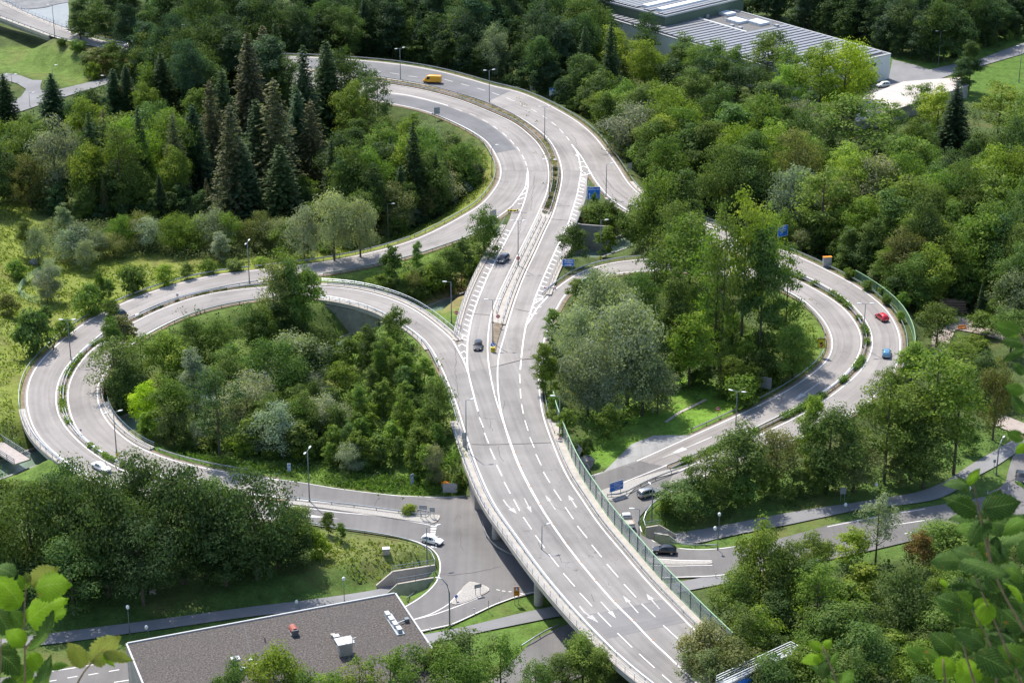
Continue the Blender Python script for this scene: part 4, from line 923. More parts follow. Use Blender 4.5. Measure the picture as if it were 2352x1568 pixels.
fill('A', "165,20 200,-60 1400,-70 1405,40 1440,120 1330,250 1220,190 1100,150 950,118 800,112 700,100 560,95 430,85 330,80 230,60", MIXD, (10, 25), 54, 32, wr=(.5, .7))
fill('D', "1690,-70 2400,-70 2400,90 2240,110 2090,112 2050,110 1900,72 1700,10", MIXD, (14, 22), 54, 32, wr=(.5, .7))
fill('B', "-60,190 20,215 60,250 105,190 240,165 330,108 560,100 790,150 900,205 905,245 1000,262 1110,285 1122,330 1120,400 1050,450 1000,485 870,535 740,575 640,570 330,555 200,545 90,560 70,470 -60,440", MIXB, (9, 25), 52, 31, wr=(.45, .66))
fill('B', "885,240 905,245 1000,262 1100,290 1122,330 1120,400 1050,450 960,490 870,530 760,560 790,500 800,380 880,300", [('broad','olive',3),('broad','green',2),('willow','grey',1.2),('broad','mid',2),('tall','green',1)], (6, 12), 46, 27, wr=(.5, .75))
fill('C', "1400,130 1500,150 1600,150 1720,150 1850,190 1960,290 2100,250 2352,190 2430,200 2430,780 2300,720 2150,690 2085,720 1990,625 1900,580 1790,545 1560,490 1440,365 1360,265 1300,225", MIXC, (9, 24), 54, 34, wr=(.5, .7))
fill('E', "700,640 800,625 900,600 1000,575 1060,545 1120,530 1090,600 1055,650 990,690 900,665", [('broad','mid',2),('broad','green',2),('shrub','bright',2),('willow','olive',1)], (3, 7), 30, 20)
fill('F', "240,770 330,750 420,730 600,700 740,705 870,735 920,755 560,1075 440,1045 330,960 250,900", [('broad','mid',3),('broad','green',3),('airy','mid',2),('willow','silver',.7),('broad','bright',.8),('broad','dark',.6)], (7, 14), 52, 34, wr=(.5, .7))
fill('F', "720,860 900,750 990,840 1060,1000 1070,1100 1000,1125 560,1060 560,1000", [('broad','mid',1.5),('broad','green',3),('tall','green',2),('broad','bright',2),('willow','grey',.4),('tall','mid',1.4)], (4.5, 10.5), 42, 30, wr=(.42, .6))
fill('G', "-60,1090 180,1080 300,1085 480,1100 640,1120 690,1200 700,1250 600,1290 400,1310 170,1330 -60,1290", [('broad','dark',3),('broad','mid',2),('broad','blue',1)], (9, 16), 80, 42, wr=(.6, .8))
fill('H', "1460,620 1700,560 1830,640 1860,720 1880,790 1850,860 1760,905 1640,880 1520,880 1440,960 1370,1000 1310,1050 1270,960 1262,870 1450,700", [('broad','green',2),('broad','mid',3),('tall','mid',1),('airy','green',1)], (5, 13), 56, 40, wr=(.5, .7))
fill('J', "1560,1090 1600,1040 1700,975 1800,915 1990,860 2060,810 2220,760 2352,840 2340,900 2280,950 2230,1030 2150,1060 1900,1090 1600,1150 1520,1170", [('broad','mid',3),('broad','green',2),('airy','green',2),('broad','olive',1),('broad','dark',1)], (8, 16), 66, 42, wr=(.55, .75))
fill('K', "1640,1290 1700,1240 1850,1210 2000,1230 2100,1250 2300,1190 2420,1200 2420,1600 1520,1600 1560,1450 1650,1420", [('broad','mid',3),('broad','green',3),('airy','mid',2),('broad','bright',1),('broad','olive',1),('tall','dark',1)], (8, 16), 72, 44, wr=(.6, .8))
fill('L', "600,1540 900,1530 1180,1500 1200,1560 1400,1530 1450,1600 560,1620", [('airy','mid',2),('broad','green',2)], (6, 11), 70, 44, wr=(.6, .8))
fill('M', "60,490 200,560 420,600 330,640 160,690 60,700 0,640 -30,560", [('shrub','mid',2),('shrub','grey',2),('shrub','olive',1)], (2.5, 5), 46, 26)
# cap: keep the biggest of each kind
cnt = {}
TREES.sort(key=lambda t: -(t['h']*t['w'])/proj((t['x'], t['y'], t['z']))[2]**2)
kept = []; REST = []
for t in TREES:
    k = KIND[t['key']][0]; cnt[k] = cnt.get(k, 0)+1
    if cnt[k] <= 300: kept.append(t)
    else: REST.append(t)
TREES = kept
SC['tree_counts'] = str(cnt)
# ---- labels: kind, colour, wood and place within it
ORD = ['first','second','third','fourth','fifth','sixth','seventh','eighth','ninth','tenth','11th','12th','13th','14th','15th','16th','17th','18th','19th','20th','21st','22nd','23rd','24th','25th','26th','27th','28th','29th','30th']
def ordn(i): return ORD[i] if i < len(ORD) else '%dth' % (i+1)
KN = dict(big='wide-crowned', broad='broadleaf', airy='loose-crowned', tall='narrow', willow='willow', spruce='spruce', spruce_bare='spruce', sapling='sapling', shrub='bush')
buck = {}
for t in TREES:
    q = proj((t['x'], t['y'], t['z']+t['h'])); t['q'] = q; t['row'] = int(q[1]//56)
    buck.setdefault((t['zone'], t['key'].split('_')[0], t['col']), []).append(t)
for (zn, kk, col), L in buck.items():
    tag = KN[kk]; nm = CNAME[col]
    rows = {}
    for t in L: rows.setdefault(t['row'], []).append(t)
    rk = sorted(rows)
    for ri, r in enumerate(rk):
        rr = sorted(rows[r], key=lambda t: t['q'][0])
        for i, t in enumerate(rr):
            if len(L) == 1: lab = 'the only %s %s in %s' % (nm, tag, ZN[zn])
            elif len(rk) == 1: lab = '%s %s, %s from left in %s' % (nm, tag, ordn(i), ZN[zn])
            elif len(rr) == 1: lab = '%s %s, %s from the back in %s' % (nm, tag, ordn(ri), ZN[zn])
            else: lab = '%s %s, row %d, %s from left, %s' % (nm, tag, ri+1, ordn(i), ZN[zn])
            t['label'] = lab[:1].upper()+lab[1:]
for t in TREES:
    nm, cat = KIND[t['key']]; H, W, cm, tm = t['v']
    r = empty(nm, (t['x'], t['y'], t['z']), random.uniform(0, 6.28), t['label'], cat, {'tree': 'trees in and around the interchange', 'conifer': 'conifers among the broadleaf woods', 'young tree': 'young trees on the loops', 'shrub': 'shrubs on the verges'}[cat])
    r.scale = (t['w']/W*1.12, t['w']/W*1.12, t['h']/H)
    c = link(bpy.data.objects.new('crown', cm), r); j = random.uniform(.90, 1.12)
    bc = COLS[t['col']]; c.color = (bc[0]*j*random.uniform(.88, 1.12), bc[1]*j, bc[2]*j*random.uniform(.85, 1.15), 1)
    link(bpy.data.objects.new('trunk', tm), r)
# the farthest, smallest trees read as one wood
def far_wood():
    V = []; TN = []; CL = []
    for t in REST:
        H, W, cm, tm = t['v']; n = len(cm.vertices); a = np.empty(n*3, dtype=np.float32); cm.vertices.foreach_get('co', a); a = a.reshape(-1, 4, 3)
        tn = np.empty(len(a), dtype=np.float32); cm.attributes['tone'].data.foreach_get('value', tn)
        k = RNG.random(len(a)) < .42; a = a[k]; tn = tn[k]; c = a.mean(axis=1, keepdims=True); a = c+(a-c)*1.5
        an = random.uniform(0, 6.28); ca, sa = math.cos(an), math.sin(an); s = t['w']/W*1.12
        b = np.stack([(a[...,0]*ca-a[...,1]*sa)*s+t['x'], (a[...,0]*sa+a[...,1]*ca)*s+t['y'], a[...,2]*t['h']/H+t['z']], -1)
        V.append(b.reshape(-1, 3)); TN.append(tn); j = random.uniform(.85, 1.15); bc = COLS[t['col']]; CL.append(np.tile([bc[0]*j, bc[1]*j, bc[2]*j, 1], (len(tn), 1)))
    if not V: return
    V = np.concatenate(V).astype(np.float32); TN = np.concatenate(TN); CL = np.concatenate(CL).astype(np.float32); n = len(TN)
    me = bpy.data.meshes.new('far_wood'); me.vertices.add(4*n); me.vertices.foreach_set('co', V.ravel()); me.loops.add(4*n); me.loops.foreach_set('vertex_index', np.arange(4*n, dtype=np.int32))
    me.polygons.add(n); me.polygons.foreach_set('loop_start', np.arange(0, 4*n, 4, dtype=np.int32)); me.polygons.foreach_set('loop_total', np.full(n, 4, dtype=np.int32)); me.update(calc_edges=True)
    me.attributes.new('tone', 'FLOAT', 'FACE').data.foreach_set('value', TN); me.attributes.new('leafcol', 'FLOAT_COLOR', 'FACE').data.foreach_set('color', CL.ravel())
    m2 = M_LEAF.copy(); m2.name = 'far_foliage'; n_, l_ = m2.node_tree.nodes, m2.node_tree.links
    a2 = n_.new('ShaderNodeAttribute'); a2.attribute_name = 'leafcol'
    oi = next(x for x in n_ if x.type == 'OBJECT_INFO')
    for lk in list(l_):
        if lk.from_node == oi and lk.from_socket.name == 'Color': l_.new(a2.outputs['Color'], lk.to_socket)
    me.materials.append(m2); o = link(bpy.data.objects.new('far_wood', me)); o['label'] = 'dark wood filling the background behind the individual trees'; o['category'] = 'wood'; o['kind'] = 'stuff'
far_wood()
# ---- uncountable cover: undergrowth in the woods, tall grass on the meadows
def scatter(name, label, cat, n_try, polys, fn, leaf, col, dens_noise=True, avoid=1.3, clump=1, spread=.5, upn=.6, hh=.5):
    C = []; N = []; T = []; S = []
    bb = []
    for s in polys:
        pl = poly(s); w_ = [P(x, y, 1.) for x, y in pl]; bb.append((pl, w_))
    areas = [max(1, (max(v.x for v in w_)-min(v.x for v in w_))*(max(v.y for v in w_)-min(v.y for v in w_))) for _, w_ in bb]
    tot = sum(areas)
    for (pl, w_), ar in zip(bb, areas):
        x0 = min(v.x for v in w_); x1 = max(v.x for v in w_); y0 = min(v.y for v in w_); y1 = max(v.y for v in w_)
        for _ in range(int(n_try*ar/tot)):
            x = random.uniform(x0, x1); y = random.uniform(y0, y1)
            if not inside(x, y, w_) or near_road(x, y) < avoid: continue
            s_, dc = canal_d(x, y)
            if dc < 4.6 and 0 < s_ < CAN_L: continue
            if dens_noise and (math.sin(x*.31+2*math.sin(y*.17))+math.sin(y*.27+1.7*math.sin(x*.13)))*.5 < random.uniform(-1.3, .4): continue
            z = gh(x, y); tn = random.uniform(.2, .8)
            hgt = random.uniform(.4, 1.)*hh
            for k in range(clump):
                C.append((x+random.gauss(0, spread), y+random.gauss(0, spread), z+random.uniform(.1, 1)*hgt)); N.append((random.gauss(0, 1), random.gauss(0, 1)-.3, upn*2)); T.append(tn+random.gauss(0, .1)); S.append(leaf*random.uniform(.6, 1.4))
    me = quads_mesh(name, np.array(C), np.array(N), np.array(S), np.array(T)); o = link(bpy.data.objects.new(name, me)); o.color = (*col, 1)
    o['label'] = label; o['category'] = cat; o['kind'] = 'stuff'
    print(name, len(C)); return o
scatter('undergrowth', 'leafy undergrowth filling the woods between the trunks', 'undergrowth', 22000, ["-60,200 60,255 240,190 330,140 790,200 905,290 1050,330 1075,400 990,480 740,570 330,560 120,560 60,440 -60,380",
  "1400,180 1960,290 2352,220 2420,780 2150,700 1990,640 1790,560 1560,500 1440,380 1340,270", "240,790 420,740 740,720 930,770 1060,1010 1070,1120 560,1090 330,980", "1460,640 1830,660 1880,800 1760,910 1520,910 1320,1070 1262,880", "1560,1100 1800,960 2240,850 2352,950 2150,1120 1520,1195", "1640,1330 2350,1230 2400,1640 1480,1660", "-60,1150 690,1190 720,1290 170,1400 -60,1340", "165,60 1400,60 1340,250 1100,160 700,110", "1700,60 2400,60 2400,100 2090,118"], None, .55, (.080,.130,.038), clump=13, spread=.75, hh=1.9, dens_noise=False)
scatter('low_scrub', 'fresh green scrub covering the banks inside the left loop', 'scrub', 9000, ["560,1000 740,800 930,770 1030,880 1075,1120 560,1090", "700,645 900,610 1100,530 1140,560 1060,680 990,700 880,668", "1080,330 1125,350 1120,410 1000,510 880,560 900,530 1050,440", "1190,250 1260,330 1265,400 1240,480"], None, .42, (.12,.20,.038), clump=9, spread=.5, hh=1.0)
scatter('tall_grass', 'yellow-green tall grass on the meadow left of the loop', 'grass', 60000, ["-300,400 60,450 110,570 330,600 640,590 1000,505 1110,430 1150,400 1100,490 800,602 560,630 330,690 180,770 80,860 60,980 80,1030 -300,1130", "1780,680 1890,710 1905,790 1860,860 1740,920 1700,935 1800,830", "700,1215 960,1245 1000,1290 880,1310 740,1290", "1345,225 1440,400 1425,380 1330,250", "1040,262 1122,325 1150,395 1130,440 1080,480 1000,515 870,560 860,545 990,485 1050,440 1090,390 1070,330"], None, .5, (.21,.255,.055), clump=4, spread=.35, upn=.25, hh=.6)
scatter('thicket', 'olive green thicket between the low willows above the left ramp', 'thicket', 2600, ['100,505 200,512 700,505 720,580 600,592 480,590 330,586 200,590 120,600'], None, .42, (.17,.20,.075), clump=16, spread=.75, hh=2.8, avoid=2.6)
scatter('tall_weeds', 'bright tall weeds along the lower edge inside the left loop', 'weeds', 7000, ['400,1020 560,1050 800,1080 1075,1090 1082,1140 900,1136 640,1100 400,1062'], None, .4, (.15,.25,.04), clump=8, spread=.4, upn=.4, hh=1.1)
scatter('wild_flowers', 'white meadow flowers scattered in the tall grass', 'flowers', 3400, ["-300,620 60,640 400,600 340,690 180,770 60,870 50,1000 -300,1100", "860,1240 960,1245 985,1280 900,1320 860,1300"], None, .22, (.75,.74,.60), clump=3, spread=.5, upn=1.5, hh=.7)

def hedge(name, label, A, B, n_, col, hh, wdt=.8, leaf=.34, gap=.0):
    """low planting along the middle of the strip between two road lines"""
    A = resample(A, 200); B = resample(B, 200); C = []; N = []; T = []; S = []
    for _ in range(n_):
        t = random.random()*199; i = int(t); f = t-i
        a = A[i].lerp(A[min(199, i+1)], f); b = min(B, key=lambda q: (q-a).length_squared); w_ = (b-a).length
        if math.sin(i*.21)+math.sin(i*.083+1) < gap: continue
        m_ = a.lerp(b, random.uniform(.5-wdt*.3, .5+wdt*.3)); tn = random.uniform(.2, .9)
        for k in range(8): C.append((m_.x+random.gauss(0, .28), m_.y+random.gauss(0, .28), m_.z-.1+random.uniform(.05, 1)*hh)); N.append((random.gauss(0, 1), random.gauss(0, 1), 1.2)); T.append(tn+random.gauss(0, .1)); S.append(leaf*random.uniform(.6, 1.3))
    if not C: return
    me = quads_mesh(name, np.array(C), np.array(N), np.array(S), np.array(T)); o = link(bpy.data.objects.new(name, me)); o.color = (*col, 1); o['label'] = label; o['category'] = 'planting'; o['kind'] = 'stuff'
hedge('median_planting', 'straggly yellow-green growth along the median of the upper bend', sec(ML_rt, (780,174), (1241,480)), sec(MR_lt, (780,167), (1271,490)), 900, (.22,.24,.07), .5, gap=-1.2)
hedge('median_planting', 'dark bushes on the narrow end of the planted median', sec(ML_rt, (1255,385), (1232,500)), sec(MR_lt, (1291,392), (1262,510)), 420, (.10,.12,.045), .9, .5)
hedge('median_planting', 'green tufts between the lanes at the far left of the loop', sec(LO_in, (260,748), (158,990)), sec(LI_out, (275,758), (175,985)), 700, (.16,.24,.045), .9, .5, gap=-.3)
hedge('median_planting', 'green bushes between the lanes at the bottom of the left loop', sec(LO_in, (195,1028), (330,1099)), sec(LI_out, (215,1022), (350,1088)), 420, (.17,.27,.045), 1.0, .5, gap=-.2)
hedge('median_planting', 'low weeds between the lanes along the top of the left loop', sec(LO_in, (640,640), (290,730)), sec(LI_out, (640,657), (300,742)), 300, (.18,.22,.06), .5, .5, gap=.1)
hedge('median_planting', 'thick green hedge between the lanes of the right loop', sec(RI_out, (1810,632), (1978,800)), sec(RO_in, (1826,624), (2003,800)), 1000, (.14,.22,.04), 1.1, .7)
hedge('median_planting', 'thick green hedge between the lanes of the lower right ramp', sec(RI_out, (1970,820), (1530,1068)), sec(RO_in, (1998,815), (1551,1086)), 1700, (.13,.22,.045), 1.2, .7)
# ================================================================= decks, walls, rails
def run(parent_name, pts, label, cat, group=None):
    c = pts[len(pts)//2]; return empty(parent_name, (c.x, c.y, c.z), 0, label, cat, group)
def sub(mb, name, mat, root, **k):
    mb.v = [tuple(Vector(v)-root.location) for v in mb.v]; return mb.build(name, mat, root, **k)
POST = {}
def post_mesh(key, h, w, mat, d=None):
    if key not in POST:
        m = MB(); m.box((0, 0, h/2-.1), (w, d or w, h+.2)); me = bpy.data.meshes.new('post'); me.from_pydata(m.v, [], m.f); me.materials.append(mat); POST[key] = me
    return POST[key]
def put_posts(root, pts, step, me, dz=0.):
    n = max(2, int(plen(pts)/step)+1)
    if n > 100: n = 100
    for p in resample(pts, n):
        o = link(bpy.data.objects.new('post', me), root); o.location = p+Vector((0, 0, dz))-root.location
def face_side(pts, d): return offset(pts, d)
def guardrail(line, off, label, h=.72, step=4.0, z=-.05, double=False, mat=None):
    """W-beam rail along a road line, off metres to its left (negative: right)"""
    n = max(3, int(plen(line)/2.)); p = [q+Vector((0, 0, z)) for q in offset(resample(line, n), off)]
    root = run('guardrail', p, label, 'guardrail', 'steel guardrails along the ramps')
    m = MB()
    for sg in ((-1, 1) if double else (0,)):
        c = offset(p, sg*.16)
        for (zz, ww) in ((h-.05, .10), (h-.20, .06)):
            A = [q+Vector((0,0,zz+.075)) for q in offset(c, ww/2)]; B = [q+Vector((0,0,zz+.075)) for q in offset(c, -ww/2)]
            C = [q-Vector((0,0,.13)) for q in B]; D = [q-Vector((0,0,.13)) for q in A]
            o0 = len(m.v)
            for i in range(n):
                m.v += [tuple(A[i]), tuple(B[i]), tuple(C[i]), tuple(D[i])]
                if i:
                    o = o0+(i-1)*4
                    for j in range(4): m.f.append((o+j, o+(j+1)%4, o+4+(j+1)%4, o+4+j))
    sub(m, 'rail', mat or M_STEEL, root)
    put_posts(root, p, max(step, plen(p)/99), post_mesh('gp', h, .11, M_STEELD)); return root
def handrail(line, off, label, h=1.1, step=2.6, z=.18, bars=(1.05, .62), group='metal handrails on the bridges'):
    n = max(3, int(plen(line)/2.)); p = [q+Vector((0, 0, z)) for q in offset(resample(line, n), off)]
    root = run('handrail', p, label, 'handrail', group)
    m = MB()
    for zz in bars: m.tube([q+Vector((0,0,zz)) for q in p], .045 if zz == bars[0] else .03, 5)
    sub(m, 'rail', M_STEEL, root); put_posts(root, p, step, post_mesh('hp%.1f' % h, h, .07, M_STEELD)); return root
def sgn(A, B):
    """+1 if B lies to the left of A's travel, else -1"""
    i = len(A)//2; t = A[i+1]-A[i]; q = min(B, key=lambda v: (v-A[i]).length_squared)-A[i]
    return 1 if t.x*q.y-t.y*q.x > 0 else -1
sLO = sgn(LO_out, LO_in); sLI = sgn(LI_in, LI_out); sRO = sgn(RO_out, RO_in); sRI = sgn(RI_in, RI_out); sM = sgn(M_L2, M_R2)
sLOi = sgn(LO_in, LO_out); sLIo = sgn(LI_out, LI_in); sROi = sgn(RO_in, RO_out); sRIo = sgn(RI_out, RI_in)
# bridge slabs
def slab(label, a, b, **k): return deck(label, a, b, **k)
s_ = sgn(M_L2, M_R2)
main_root, mA, mB = slab('long grey concrete road bridge crossing over the lower junction', offset(sec(M_L2, (1060,965), (1560,1612)), -s_*.55), offset(sec(M_R2, (1250,965), (1760,1600)), s_*.55), kerb=(1.75, 2.1), thick=1.15)
# piers below the main bridge
for (x, y, lab) in ((1140, 1235, 'a'), (1237, 1388, 'b')):
    q = hit(x, y, True); top = under(q.x, q.y) if under(q.x, q.y) > 3 else 6.4
    m = MB(); m.tube([(q.x, q.y, -.1), (q.x, q.y, 5.5)], .78, 20); sub(m, 'pier', M_CONC, main_root, smooth=False)
for (x, y) in ((1250, 1330), (1330, 1290), (1190, 1160), (1290, 1130)):
    q = hit(x, y, True); m = MB(); m.tube([(q.x, q.y, -.1), (q.x, q.y, 5.5)], .78, 16); sub(m, 'pier', M_CONC, main_root)
# abutment of the main bridge on the north side
A0 = offset(sec(M_L2, (1085,1040), (1106,1095)), -s_*1.4); B0 = offset(sec(M_R2, (1290,1066), (1312,1110)), s_*1.4)
m = MB(); pl = [(A0[0].x, A0[0].y), (A0[-1].x, A0[-1].y), (B0[-1].x, B0[-1].y), (B0[0].x, B0[0].y)]; m.prism(pl, -.2, 5.6); sub(m, 'abutment', M_CONC, main_root)
# canal bridges
slab('concrete bridge carrying the outer left ramp over the canal at the frame edge', offset(sec(LO_out, (61,940), (215,1098)), -sLO*.5), offset(sec(LO_in, (130,951), (275,1077)), -sLOi*.5), kerb=(1.3, .6), thick=.9)
slab('concrete bridge carrying the inner left ramp over the canal', offset(sec(LI_in, (226,930), (345,1040)), -sLI*.5), offset(sec(LI_out, (160,950), (290,1066)), -sLIo*.5), kerb=(1.5, .6), thick=.9)
slab('curved concrete bridge of the left loop beside the upper canal crossing', offset(sec(LI_in, (990,800), (735,683)), -sLI*.5), offset(sec(LI_out, (1045,785), (735,656)), -sLIo*.4), kerb=(1.1, 1.5), thick=.9)
slab('concrete bridge of the main carriageway over the canal between the signs', offset(sec(M_L1, (1166,516), (1055,780)), -sgn(M_L1, M_R1)*.15), offset(sec(M_R1, (1312,540), (1254,680)), -sgn(M_R1, M_L1)*.15), kerb=(1.3, 1.3), thick=1.0)
slab('concrete bridge of the right ramp behind the trees over the canal', offset(sec(RO_out, (1441,419), (1650,530)), -sRO*.5), offset(sec(RO_in, (1400,455), (1600,550)), -sROi*.5), kerb=(1.3, 1.1), thick=.9)
slab('long concrete river bridge at the upper left corner', offset(sec(N_up, None, (150,70)), sgn(N_up, N_lo)*-.0), offset(sec(N_lo, None, (120,83)), 0), kerb=(1.6, 1.2), thick=2.0, mat=M_CONC)
# retaining walls (abutment faces) next to the canal
def wall(label, s, z0, thick=.5, mat=M_CONCD, name='retaining_wall', zb=None):
    pts = parse(s); m = MB(); L = offset(pts, thick/2); Q = offset(pts, -thick/2)
    for i, p in enumerate(pts):
        b = zb if zb is not None else -2.6
        m.v += [tuple(L[i]), tuple(Q[i]), (Q[i].x, Q[i].y, b), (L[i].x, L[i].y, b)]
        if i: o = 4*(i-1); m.f += [(o, o+1, o+5, o+4), (o+1, o+2, o+6, o+5), (o+3, o, o+4, o+7), (o+2, o+3, o+7, o+6)]
    m.f += [(3, 2, 1, 0), tuple(len(m.v)-4+k for k in range(4))]
    c = pts[0]; r = m.build(name, mat); r['label'] = label; r['category'] = 'wall'; return r
wall('tall pale concrete retaining wall under the left loop bridge', "700,700,3.9 762,702,4.0 870,722,4.3", 0)
wall('dark stained concrete wall under the right ramp trees by the canal', "1322,512,4.6 1336,515,4.5 1400,520,4.3", 0)
# underpass at the lower left
def uwall(label, top, zb, thick=.35):
    return wall(label, top, 0, thick, M_CONC, 'underpass_wall', zb)
uwall('back concrete wall of the left cycle underpass under a handrail', "864,1343,-1.7 902,1311,.35 1000,1296,.35", -2.6)
uwall('front concrete wall of the left cycle underpass with stepped end', "890,1360,-1.6 912,1340,.3 996,1325,.3", -2.6)
uwall('back concrete wall of the right cycle underpass near the dark hatchback', "1483,1210,.35 1515,1205,.35 1552,1226,-1.6", -2.6)
uwall('front concrete wall of the right cycle underpass below the short handrail', "1503,1223,.35 1536,1228,.3 1558,1245,-1.6", -2.6)
handrail([P(902,1311,.35), P(950,1304,.35), P(999,1296,.35)], 0, 'upper grey handrail on the left underpass back wall', z=0, bars=(1.05, .55), group='handrails round the underpasses')
handrail([P(912,1340,.3), P(955,1333,.3), P(996,1325,.3)], 0, 'lower grey handrail on the left underpass front wall', z=0, bars=(1.05, .55), group='handrails round the underpasses')
handrail([P(1483,1210,.35), P(1515,1205,.35)], 0, 'short grey handrail on the right underpass back wall', z=0, bars=(1.05, .55), group='handrails round the underpasses')
handrail([P(1503,1236,.35), P(1536,1230,.3)], 0, 'short grey handrail on the right underpass front wall', z=0, bars=(1.05, .55), group='handrails round the underpasses')
# guardrails
gr = guardrail
gr(sec(RO_out, (700,131), (1371,320)), -sRO*1.6, 'long guardrail on the outer side of the upper bend behind the yellow van')
gr(sec(RO_out, (1375,325), (1428,400)), -sRO*1.5, 'guardrail beside the grassy verge right of the upper fork')
gr(sec(RO_out, (1436,410), (1800,576)), -sRO*1.5, 'guardrail on the far side of the right ramp behind the trees')
gr(sec(RO_out, (1810,580), (2066,800)), -sRO*1.5, 'outer guardrail of the right loop passing the red car')
gr(sec(RO_out, (2066,815), (1700,1060)), -sRO*1.5, 'outer guardrail of the right loop hidden by the tree belt')
gr(sec(RO_in, (1384,435), (1640,562)), -sROi*1.1, 'inner guardrail of the right ramp above the canal trees')
gr(sec(RO_in, (1785,611), (2001,760)), -sROi*1.6, 'median guardrail inside the outer lane of the right loop')
gr(sec(RO_in, (2005,790), (1551,1086)), -sROi*1.3, 'median guardrail along the lower right ramp')
gr(sec(RI_out, (1264,680), (1476,596)), -sRIo*1.3, 'guardrail curving past the blue Weidach sign')
gr(sec(RI_out, (1500,595), (1790,627)), -sRIo*1.3, 'guardrail of the inner right loop behind the tall trees')
gr(sec(RI_out, (1800,630), (1981,784)), -sRIo*1.1, 'median guardrail outside the inner lane of the right loop')
gr(sec(RI_out, (1960,838), (1526,1066)), -sRIo*.9, 'median guardrail beside the planted strip of the lower right ramp')
gr(sec(RI_in, (1250,860), (1262,745)), -sRI*1.2, 'guardrail beside the willow at the right ramp merge')
gr(sec(RI_in, (1500,621), (1911,772)), -sRI*1.3, 'inside guardrail of the right loop by the trees')
gr(sec(RI_in, (1913,780), (1601,996)), -sRI*1.5, 'inside guardrail of the right loop above the lawn')
gr(sec(LO_out, (1000,263), (1122,330)), -sLO*1.3, 'guardrail under the bushes at the upper left bend')
gr(sec(LO_out, (1126,334), (963,547)), -sLO*1.5, 'outer guardrail of the left exit lane beside the grassy slope')
gr(sec(LO_out, (955,549), (588,621)), -sLO*1.6, 'outer guardrail of the left ramp past the grey willows')
gr(sec(LO_out, (580,622), (163,764)), -sLO*1.6, 'outer guardrail of the left ramp beside the flower meadow')
gr(sec(LO_out, (160,766), (63,940)), -sLO*1.6, 'outer guardrail at the left end of the big loop')
gr(sec(LO_out, (66,948), (200,1090)), -sLO*.9, 'guardrail on the canal bridge at the left frame edge')
gr(sec(LO_out, (220,1100), (560,1184)), -sLO*1.2, 'guardrail hidden behind the lower left tree clump')
gr(sec(LO_in, (1130,507), (745,629)), -sLOi*1.2, 'inner guardrail of the left ramp over the scrub strip')
gr(sec(LO_in, (588,647), (313,722)), -sLOi*.9, 'median guardrail of the left loop, upper outer one')
gr(sec(LO_in, (300,727), (128,921)), -sLOi*.9, 'median guardrail of the left loop, far left outer one')
gr(sec(LO_in, (129,940), (330,1099)), -sLOi*.9, 'median guardrail of the left loop, lower outer one')
gr(sec(LI_out, (1043,784), (748,658)), -sLIo*1.1, 'guardrail on the curved bridge of the left loop')
gr(sec(LI_out, (740,657), (313,736)), -sLIo*.9, 'median guardrail of the left loop, upper inner one')
gr(sec(LI_out, (300,744), (155,921)), -sLIo*.9, 'median guardrail of the left loop, far left inner one')
gr(sec(LI_out, (157,935), (350,1088)), -sLIo*.9, 'median guardrail of the left loop, lower inner one')
gr(sec(LI_in, (1018,853), (735,684)), -sLI*.9, 'inner guardrail on the curved left loop bridge')
gr(sec(LI_in, (725,683), (285,805)), -sLI*1.2, 'inner guardrail of the left loop above the thicket')
gr(sec(LI_in, (240,850), (342,1037)), -sLI*.9, 'inner guardrail of the left loop over the lower canal crossing')
gr(sec(LI_in, (350,1040), (560,1090)), -sLI*1.4, 'inner guardrail of the left loop running down to the junction')
gr(sec(M_L2, (1023,864), (1075,1012)), -s_*1.0, 'guardrail at the left merge above the saplings')
gr(sec(M_L2, (1078,1022), (1600,1640)), -s_*.75, 'left guardrail along the long main bridge', mat=M_STEEL)
gr(sec(M_R2, (1242,821), (1262,1000)), s_*1.0, 'right guardrail beside the first trees of the main road')
gr(sec(M_R2, (1266,1010), (1700,1548)), s_*.75, 'right guardrail along the main bridge in front of the glass fence')
sMt = sgn(ML_rt, MR_lt)
gr(sec(ML_rt, (760,171), (1255,370)), sMt*1.0, 'left median guardrail along the upper bend')
gr(sec(MR_lt, (760,165), (1285,370)), -sgn(MR_lt, ML_rt)*-1.0, 'right median guardrail along the upper bend')
gr(sec(ML_rt, (1258,385), (1236,490)), sMt*1.0, 'left median guardrail around the planted strip')
gr(sec(MR_lt, (1289,385), (1268,495)), -sgn(MR_lt, ML_rt)*-1.0, 'right median guardrail around the planted strip')
gr(sec(ML_rt, (1234,496), (1128,722)), sMt*1.1, 'left rail on the concrete median of the canal bridge', z=.2)
gr(sec(MR_lt, (1265,502), (1166,745)), -sgn(MR_lt, ML_rt)*-1.3, 'right rail on the concrete median of the canal bridge', z=.2)
# handrails on bridges
hr = handrail
hr(mA and sec(M_L2, (1066,985), (1600,1640)), -s_*2.15, 'long grey handrail on the left edge of the main bridge')
hr(sec(LI_out, (1040,784), (740,657)), -sLIo*1.9, 'outer handrail on the curved bridge of the left loop', z=.18)
hr(sec(LI_in, (985,790), (735,683)), -sLI*1.45, 'inner handrail on the curved bridge of the left loop', z=.18)
hr(sec(LO_out, (63,940), (205,1092)), -sLO*1.6, 'handrail on the outermost left ramp bridge at the frame edge')
hr(sec(LI_in, (228,925), (342,1037)), -sLI*1.85, 'handrail beside the lime green tree on the left loop')
hr(sec(RO_out, (1465,443), (1640,525)), -sRO*1.9, 'handrail outside the right ramp before the willows')
hr(sec(M_L1, (1170,510), (1056,778)), -sgn(M_L1, M_R1)*1.0, 'left parapet rail of the canal bridge on the main road')
hr(sec(M_R1, (1346,425), (1258,675)), -sgn(M_R1, M_L1)*.5, 'right parapet rail of the canal bridge on the main road')
